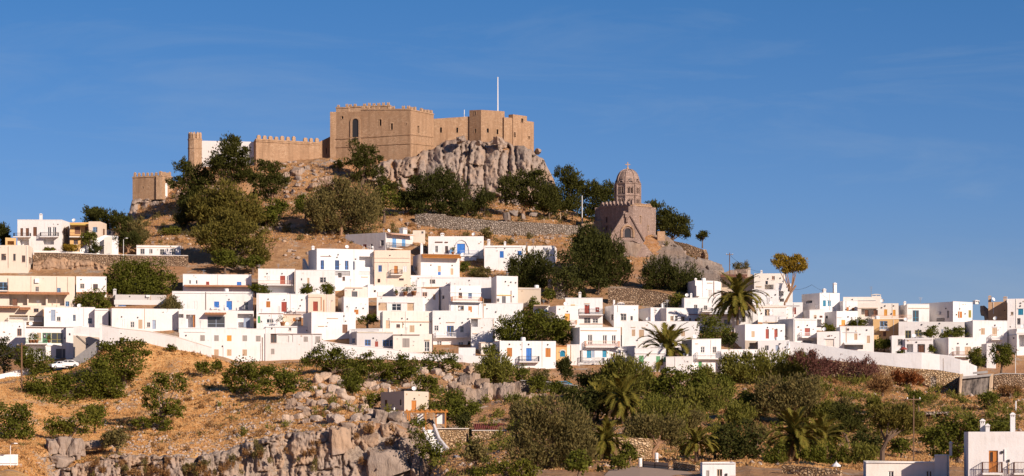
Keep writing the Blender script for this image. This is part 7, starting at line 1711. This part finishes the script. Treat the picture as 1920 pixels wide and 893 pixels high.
T('broad light tamarisk below the white wall block', 1168, 668, 752, 90, 'tama', 'spray', size=.42, lobes=[(1172, 686, 28, 18), (1150, 704, 30, 20), (1190, 704, 26, 20), (1168, 726, 38, 18), (1130, 716, 20, 18)], trunk=.06, name='tamarisk_tree')
T('dark shrub mass left of the big tamarisk', 1270, 690, 768, 120, 'green', size=.4, lobes=[(1250, 706, 26, 14), (1292, 704, 30, 16), (1270, 726, 52, 18), (1230, 730, 22, 14), (1318, 726, 22, 16)], trunk=.03)
T('sparse tall shrub against the corner of the long balcony house', 1322, 684, 730, 40, 'tama', 'spray', size=.36, trunk=.1)
T('great spreading tamarisk below the lane wall', 1440, 660, 762, 190, 'tama', 'spray', Y=508, size=.44, dens=1.1, lobes=[(1392, 686, 38, 20), (1450, 684, 50, 22), (1496, 690, 34, 20), (1420, 704, 54, 18), (1372, 706, 24, 18), (1480, 712, 40, 18)], trunk=.2, name='tamarisk_tree')
T('lower spreading tamarisk with a leaning trunk', 1482, 705, 800, 130, 'olive', 'spray', Y=490, size=.42, dens=1.1, lobes=[(1460, 728, 42, 20), (1500, 732, 36, 22), (1440, 750, 30, 18), (1480, 758, 44, 20), (1426, 768, 18, 10), (1492, 778, 30, 12)], trunk=.12, name='tamarisk_tree')
T('crimson twiggy bush by the lane wall corner', 1504, 655, 720, 50, 'redb', 'spray', size=.34, trunk=.02, dens=.8, name='shrub', cat='shrub', lobes=[(1498, 668, 20, 8), (1520, 676, 14, 14), (1535, 690, 20, 18)])
T('crimson drooping bush over the golden rubble wall', 1542, 672, 745, 50, 'redb', 'spray', size=.34, trunk=.02, dens=.8, Y=517.5, name='shrub', cat='shrub')
T('thin crimson bush spread over the golden rubble wall', 1602, 672, 725, 84, 'redb', 'spray', size=.32, trunk=.02, dens=.6, Y=517, name='shrub', cat='shrub', lobes=[(1588, 690, 22, 14), (1618, 692, 26, 16), (1640, 700, 16, 14)])
T('rust-brown bush left of the stone doorway', 1700, 692, 758, 64, 'rustb', 'spray', size=.34, trunk=.03, Y=510, name='shrub', cat='shrub')
T('pale dry bush between the crimson and the rust bushes', 1655, 700, 745, 54, 'dry', 'spray', size=.32, trunk=.02, dens=.7, Y=512, name='shrub', cat='shrub')
T('dark shrub at the foot of the stone steps', 1722, 728, 775, 34, 'green', Y=497, size=.34, trunk=.04, name='shrub', cat='shrub')
T('round green bush in front of the weathered water tank', 1855, 734, 772, 46, 'green', Y=497, size=.34, trunk=.03, name='shrub', cat='shrub')
T('dry brown scrub at the right edge below the rubble wall', 1895, 722, 765, 60, 'dry', 'spray', Y=503, size=.34, trunk=.02, dens=.7, name='shrub', cat='shrub')
# lower middle and right
T('dense green tree behind the timber pergola', 842, 728, 815, 90, 'green', Y=476, size=.4, lobes=[(836, 752, 32, 22), (862, 760, 28, 22), (844, 780, 38, 20), (880, 782, 22, 18)], trunk=.05)
T('dark shrubs spilling over the cliff end beside the stairway', 800, 786, 890, 70, 'fig', Y=424, size=.36, lobes=[(782, 800, 14, 16), (792, 826, 18, 16), (812, 846, 20, 14), (830, 862, 18, 14)], trunk=.02)
T('olive bush at the foot of the golden terrace wall', 892, 824, 880, 52, 'olive', Y=420, size=.36, trunk=.04, name='shrub', cat='shrub')
T('low flowering shrubs at the bottom edge near the square pillar', 962, 864, 905, 90, 'lgreen', Y=352, size=.3, lobes=[(940, 882, 26, 12), (975, 878, 26, 12), (1000, 888, 22, 12)], trunk=.02, name='shrub', cat='shrub')
T('dark round shrub at the bottom edge beside the stairway wall', 895, 878, 905, 44, 'fig', Y=356, size=.3, trunk=.02, name='shrub', cat='shrub')
T('huge grey-green feathery tree in the lower middle', 1036, 748, 900, 170, 'olive', 'spray', Y=345, gy=900, size=.36, dens=.95, lobes=[(1040, 780, 44, 28), (1000, 804, 34, 28), (1076, 806, 34, 30), (1036, 826, 60, 32), (982, 846, 30, 22), (1082, 848, 32, 26), (1030, 864, 60, 20)], trunk=.12, name='tamarisk_tree')
T('grey shrub above the huge feathery tree', 970, 742, 800, 44, 'olive', 'spray', Y=478, size=.38, trunk=.04, name='shrub', cat='shrub')
T('shaded dark trees behind the two palms', 1110, 724, 800, 90, 'dgreen', Y=470, size=.4, lobes=[(1090, 744, 30, 18), (1120, 760, 36, 22), (1084, 772, 26, 20)], trunk=.05)
T('light grey-green tree right of the tall palm', 1236, 745, 835, 110, 'tama', 'spray', Y=415, size=.4, lobes=[(1222, 770, 34, 22), (1258, 776, 32, 22), (1236, 800, 48, 20), (1206, 796, 22, 18)], trunk=.1, name='tamarisk_tree')
T('olive tree with a forked leaning trunk behind the white pillar', 1224, 780, 858, 110, 'olive', 'spray', Y=362, gy=860, size=.34, lobes=[(1200, 800, 30, 16), (1244, 800, 36, 18), (1270, 816, 26, 14), (1184, 814, 18, 12)], trunk=.35, name='olive_tree', bark='pbark')
T('grey-green shrub mass in the middle of the right slope', 1330, 722, 810, 110, 'tama', 'spray', Y=460, size=.4, lobes=[(1300, 750, 34, 20), (1340, 746, 34, 22), (1362, 772, 28, 18), (1320, 778, 44, 20)], trunk=.04)
T('very dark round tree behind the white cube hut', 1388, 790, 878, 100, 'dgreen', Y=356, gy=880, size=.36, lobes=[(1388, 814, 36, 22), (1362, 834, 26, 22), (1412, 836, 26, 22), (1388, 852, 40, 16)], trunk=.12)
T('leafy roadside bush beside the cream bollards', 1454, 822, 890, 52, 'fig', Y=345, gy=892, size=.3, trunk=.03)
T('open pine with a thin bent trunk left of the umbrella pine', 1590, 756, 848, 84, 'pine', 'needle', Y=400, size=.36, lobes=[(1580, 772, 26, 12), (1606, 780, 24, 12), (1576, 794, 28, 12), (1608, 800, 20, 10)], trunk=.45, name='pine_tree')
T('umbrella pine with a strongly curved dark trunk', 1654, 756, 864, 110, 'opine', 'needle', Y=330, gy=866, size=.34, dens=1.2, lobes=[(1668, 774, 36, 14), (1700, 784, 26, 14), (1650, 790, 22, 10), (1684, 798, 38, 12), (1716, 792, 14, 10)], trunk=.5, name='umbrella_pine', cat='pine tree')
T('wide dark-green tree behind the large white house at the bottom right', 1800, 776, 870, 150, 'green', Y=345, gy=880, size=.36, lobes=[(1770, 800, 26, 16), (1802, 798, 34, 18), (1840, 804, 30, 16), (1786, 824, 42, 22), (1880, 806, 24, 12), (1830, 830, 40, 20), (1772, 846, 26, 16)], trunk=.1)
T('bright green bushes behind the loose stone wall', 1545, 830, 892, 80, 'fig', 'spray', Y=352, size=.32, lobes=[(1528, 856, 24, 16), (1560, 852, 26, 16), (1580, 868, 20, 14), (1546, 876, 36, 10)], trunk=.03)
T('light green bushes in front of the open pine', 1610, 828, 892, 64, 'tama', 'spray', Y=350, size=.32, lobes=[(1600, 848, 24, 16), (1626, 856, 22, 16), (1608, 872, 32, 12)], trunk=.03)
T('dark shaded bush under the umbrella pine', 1640, 812, 862, 50, 'dgreen', Y=372, size=.34, trunk=.04)
T('dark fir bush at the left of the umbrella pine trunk', 1612, 800, 850, 40, 'dgreen', Y=385, size=.34, trunk=.04)
# palms
palm('big palm in the middle of the right village', 1383, 560, 626, 46, Y=556, n=64)
palm('low wide palm beside the green-shuttered house', 1250, 662, 690, 50, Y=531, n=44, gy=696, upright=True)
palm('tall palm with a hanging pale skirt on the lower slope', 1168, 752, 815, 46, Y=436, n=60)
palm('dark shaded palm left of the tall palm', 1120, 752, 812, 34, Y=442, n=44)
palm('front palm with a thick trunk beside the huge feathery tree', 1136, 832, 900, 42, Y=352, n=60, gy=902)
palm('short bright palm by the white cube hut', 1306, 836, 878, 34, Y=350, n=44, upright=True, gy=880)
palm('wide palm with arching fronds above the loose stone wall', 1490, 824, 884, 52, Y=360, n=60, gy=888)
palm('darker palm leaning behind the wide arching palm', 1540, 826, 884, 42, Y=372, n=48, gy=880)

X_ = [(1205, 700, 745, 50, 'tama', 'shrub just right of the broad light tamarisk'), (1222, 736, 790, 56, 'green', 'dark shrub above the light grey-green tree'), (1290, 760, 812, 60, 'olive', 'grey shrub between the slope path and the right palms'), (1362, 700, 752, 46, 'green', 'dark shrub under the left arm of the great tamarisk'),
 (1390, 752, 806, 52, 'tama', 'pale shrub on the bare soil below the great tamarisk'), (1420, 790, 838, 44, 'olive', 'low grey shrub right of the very dark round tree'), (1290, 822, 862, 40, 'green', 'shrub behind the short bright palm'), (1340, 810, 862, 44, 'fig', 'dense shrub left of the very dark round tree'),
 (1096, 790, 860, 60, 'dgreen', 'dark bush between the huge feathery tree and the front palm'), (1180, 830, 872, 40, 'green', 'dark bush right of the front palm'), (1010, 700, 738, 44, 'fig', 'shrub under the blue-door house beside the pale flowering one'), (1150, 742, 790, 50, 'dgreen', 'dark bush behind the tall palm'),
 (1690, 818, 860, 44, 'green', 'bush right of the umbrella pine trunk'), (1560, 800, 840, 40, 'fig', 'bush behind the darker leaning palm'), (1880, 782, 830, 60, 'green', 'bush on the slope above the large white house'), (1640, 742, 778, 36, 'tama', 'small shrub on the open brown slope'), (1580, 744, 774, 30, 'olive', 'tiny grey shrub on the open brown slope'),
 (660, 700, 745, 50, 'fig', 'fig shrub beside the white boulders'), (800, 700, 740, 44, 'fig', 'shrub on the boulder slope above the beige cube house'), (700, 738, 770, 36, 'lgreen', 'light shrub left of the beige cube house'), (1040, 712, 748, 44, 'green', 'shrub above the grey rubble terrace wall'), (870, 770, 812, 40, 'dgreen', 'dark shrub between the two golden terrace walls')]
for (x, yt, yb, w, m_, lab) in X_: T(lab, x, yt, yb, w, m_, 'spray' if m_ in ('tama', 'olive') else 'broad', size=.36, trunk=.03, name='shrub', cat='shrub')
W_ = [(1150, 545, 590, 60, 'dgreen', 'dark bush behind the rubble wall at the village top', 589), (1206, 556, 588, 40, 'green', 'shrub in front of the rubble wall at the village top', 582), (1098, 546, 585, 40, 'dgreen', 'dark bush right of the rubble cistern', 586), (1240, 556, 580, 26, 'lgreen', 'light bush at the end of the village-top rubble wall', 583), (950, 560, 596, 0, '', '', 0), (660, 610, 640, 0, '', '', 0), (1000, 556, 582, 26, 'green', 'green bush beside the rough stone ruin wall', 577)]
for (x, yt, yb, w, m_, lab, Y) in W_:
    if w: T(lab, x, yt, yb, w, m_, Y=Y, gy=yb+2, size=.36, trunk=.03, name='bush', cat='bush')

for (x, yt, yb, w, m_, lab) in ((352, 372, 432, 56, 'dgreen', 'dark tree under the bastion rock, left of the olive-yellow pine'), (470, 384, 430, 60, 'pine', 'dark pine filling the gap under the forked-trunk pine'), (390, 380, 436, 60, 'opine', 'olive-yellow pine low on the slope beside the big one'), (604, 366, 428, 56, 'olive', 'grey olive beside the large round olive tree'), (500, 392, 432, 44, 'green', 'green shrub tree left of the jumbled outcrop'), (700, 368, 420, 50, 'green', 'green tree between the two olives and the crag'), (760, 352, 402, 50, 'dgreen', 'dark tree at the left foot of the crag'), (876, 372, 408, 44, 'dgreen', 'dark low pine under the middle of the crag'), (1030, 360, 412, 44, 'pine', 'dark pine at the right foot of the crag'), (912, 424, 452, 24, 'olive', 'small grey shrub growing in front of the long terrace wall')):
    T(lab, x, yt, yb, w, m_, 'needle' if m_ in ('pine', 'opine', 'dgreen') else 'broad', size=.48, trunk=.06, y0=600, name='tree')

for (x, yt, yb, w, m_, lab) in ((1086, 838, 900, 56, 'green', 'green bush at the bottom edge left of the front palm'), (1160, 852, 888, 40, 'fig', 'leafy bush at the start of the dusty lane'), (1250, 700, 760, 60, 'tama', 'light tamarisk below the green-shuttered house'), (1300, 715, 770, 60, 'fig', 'leafy tree below the white railed balcony house'), (1400, 735, 790, 60, 'green', 'round tree on the slope under the great tamarisk'), (1545, 752, 806, 60, 'tama', 'light tree beside the lower spreading tamarisk'), (1750, 800, 850, 60, 'fig', 'leafy tree beside the grey rubble hut'), (1690, 755, 800, 44, 'olive', 'grey bush behind the umbrella pine crown'), (1140, 700, 750, 60, 'tama', 'light feathery tree above the tall palm'), (1075, 735, 790, 50, 'green', 'green tree left of the dark shaded palm')):
    T(lab, x, yt, yb, w, m_, 'spray' if m_ in ('tama', 'olive') else 'broad', size=.38, trunk=.12, name='tree')
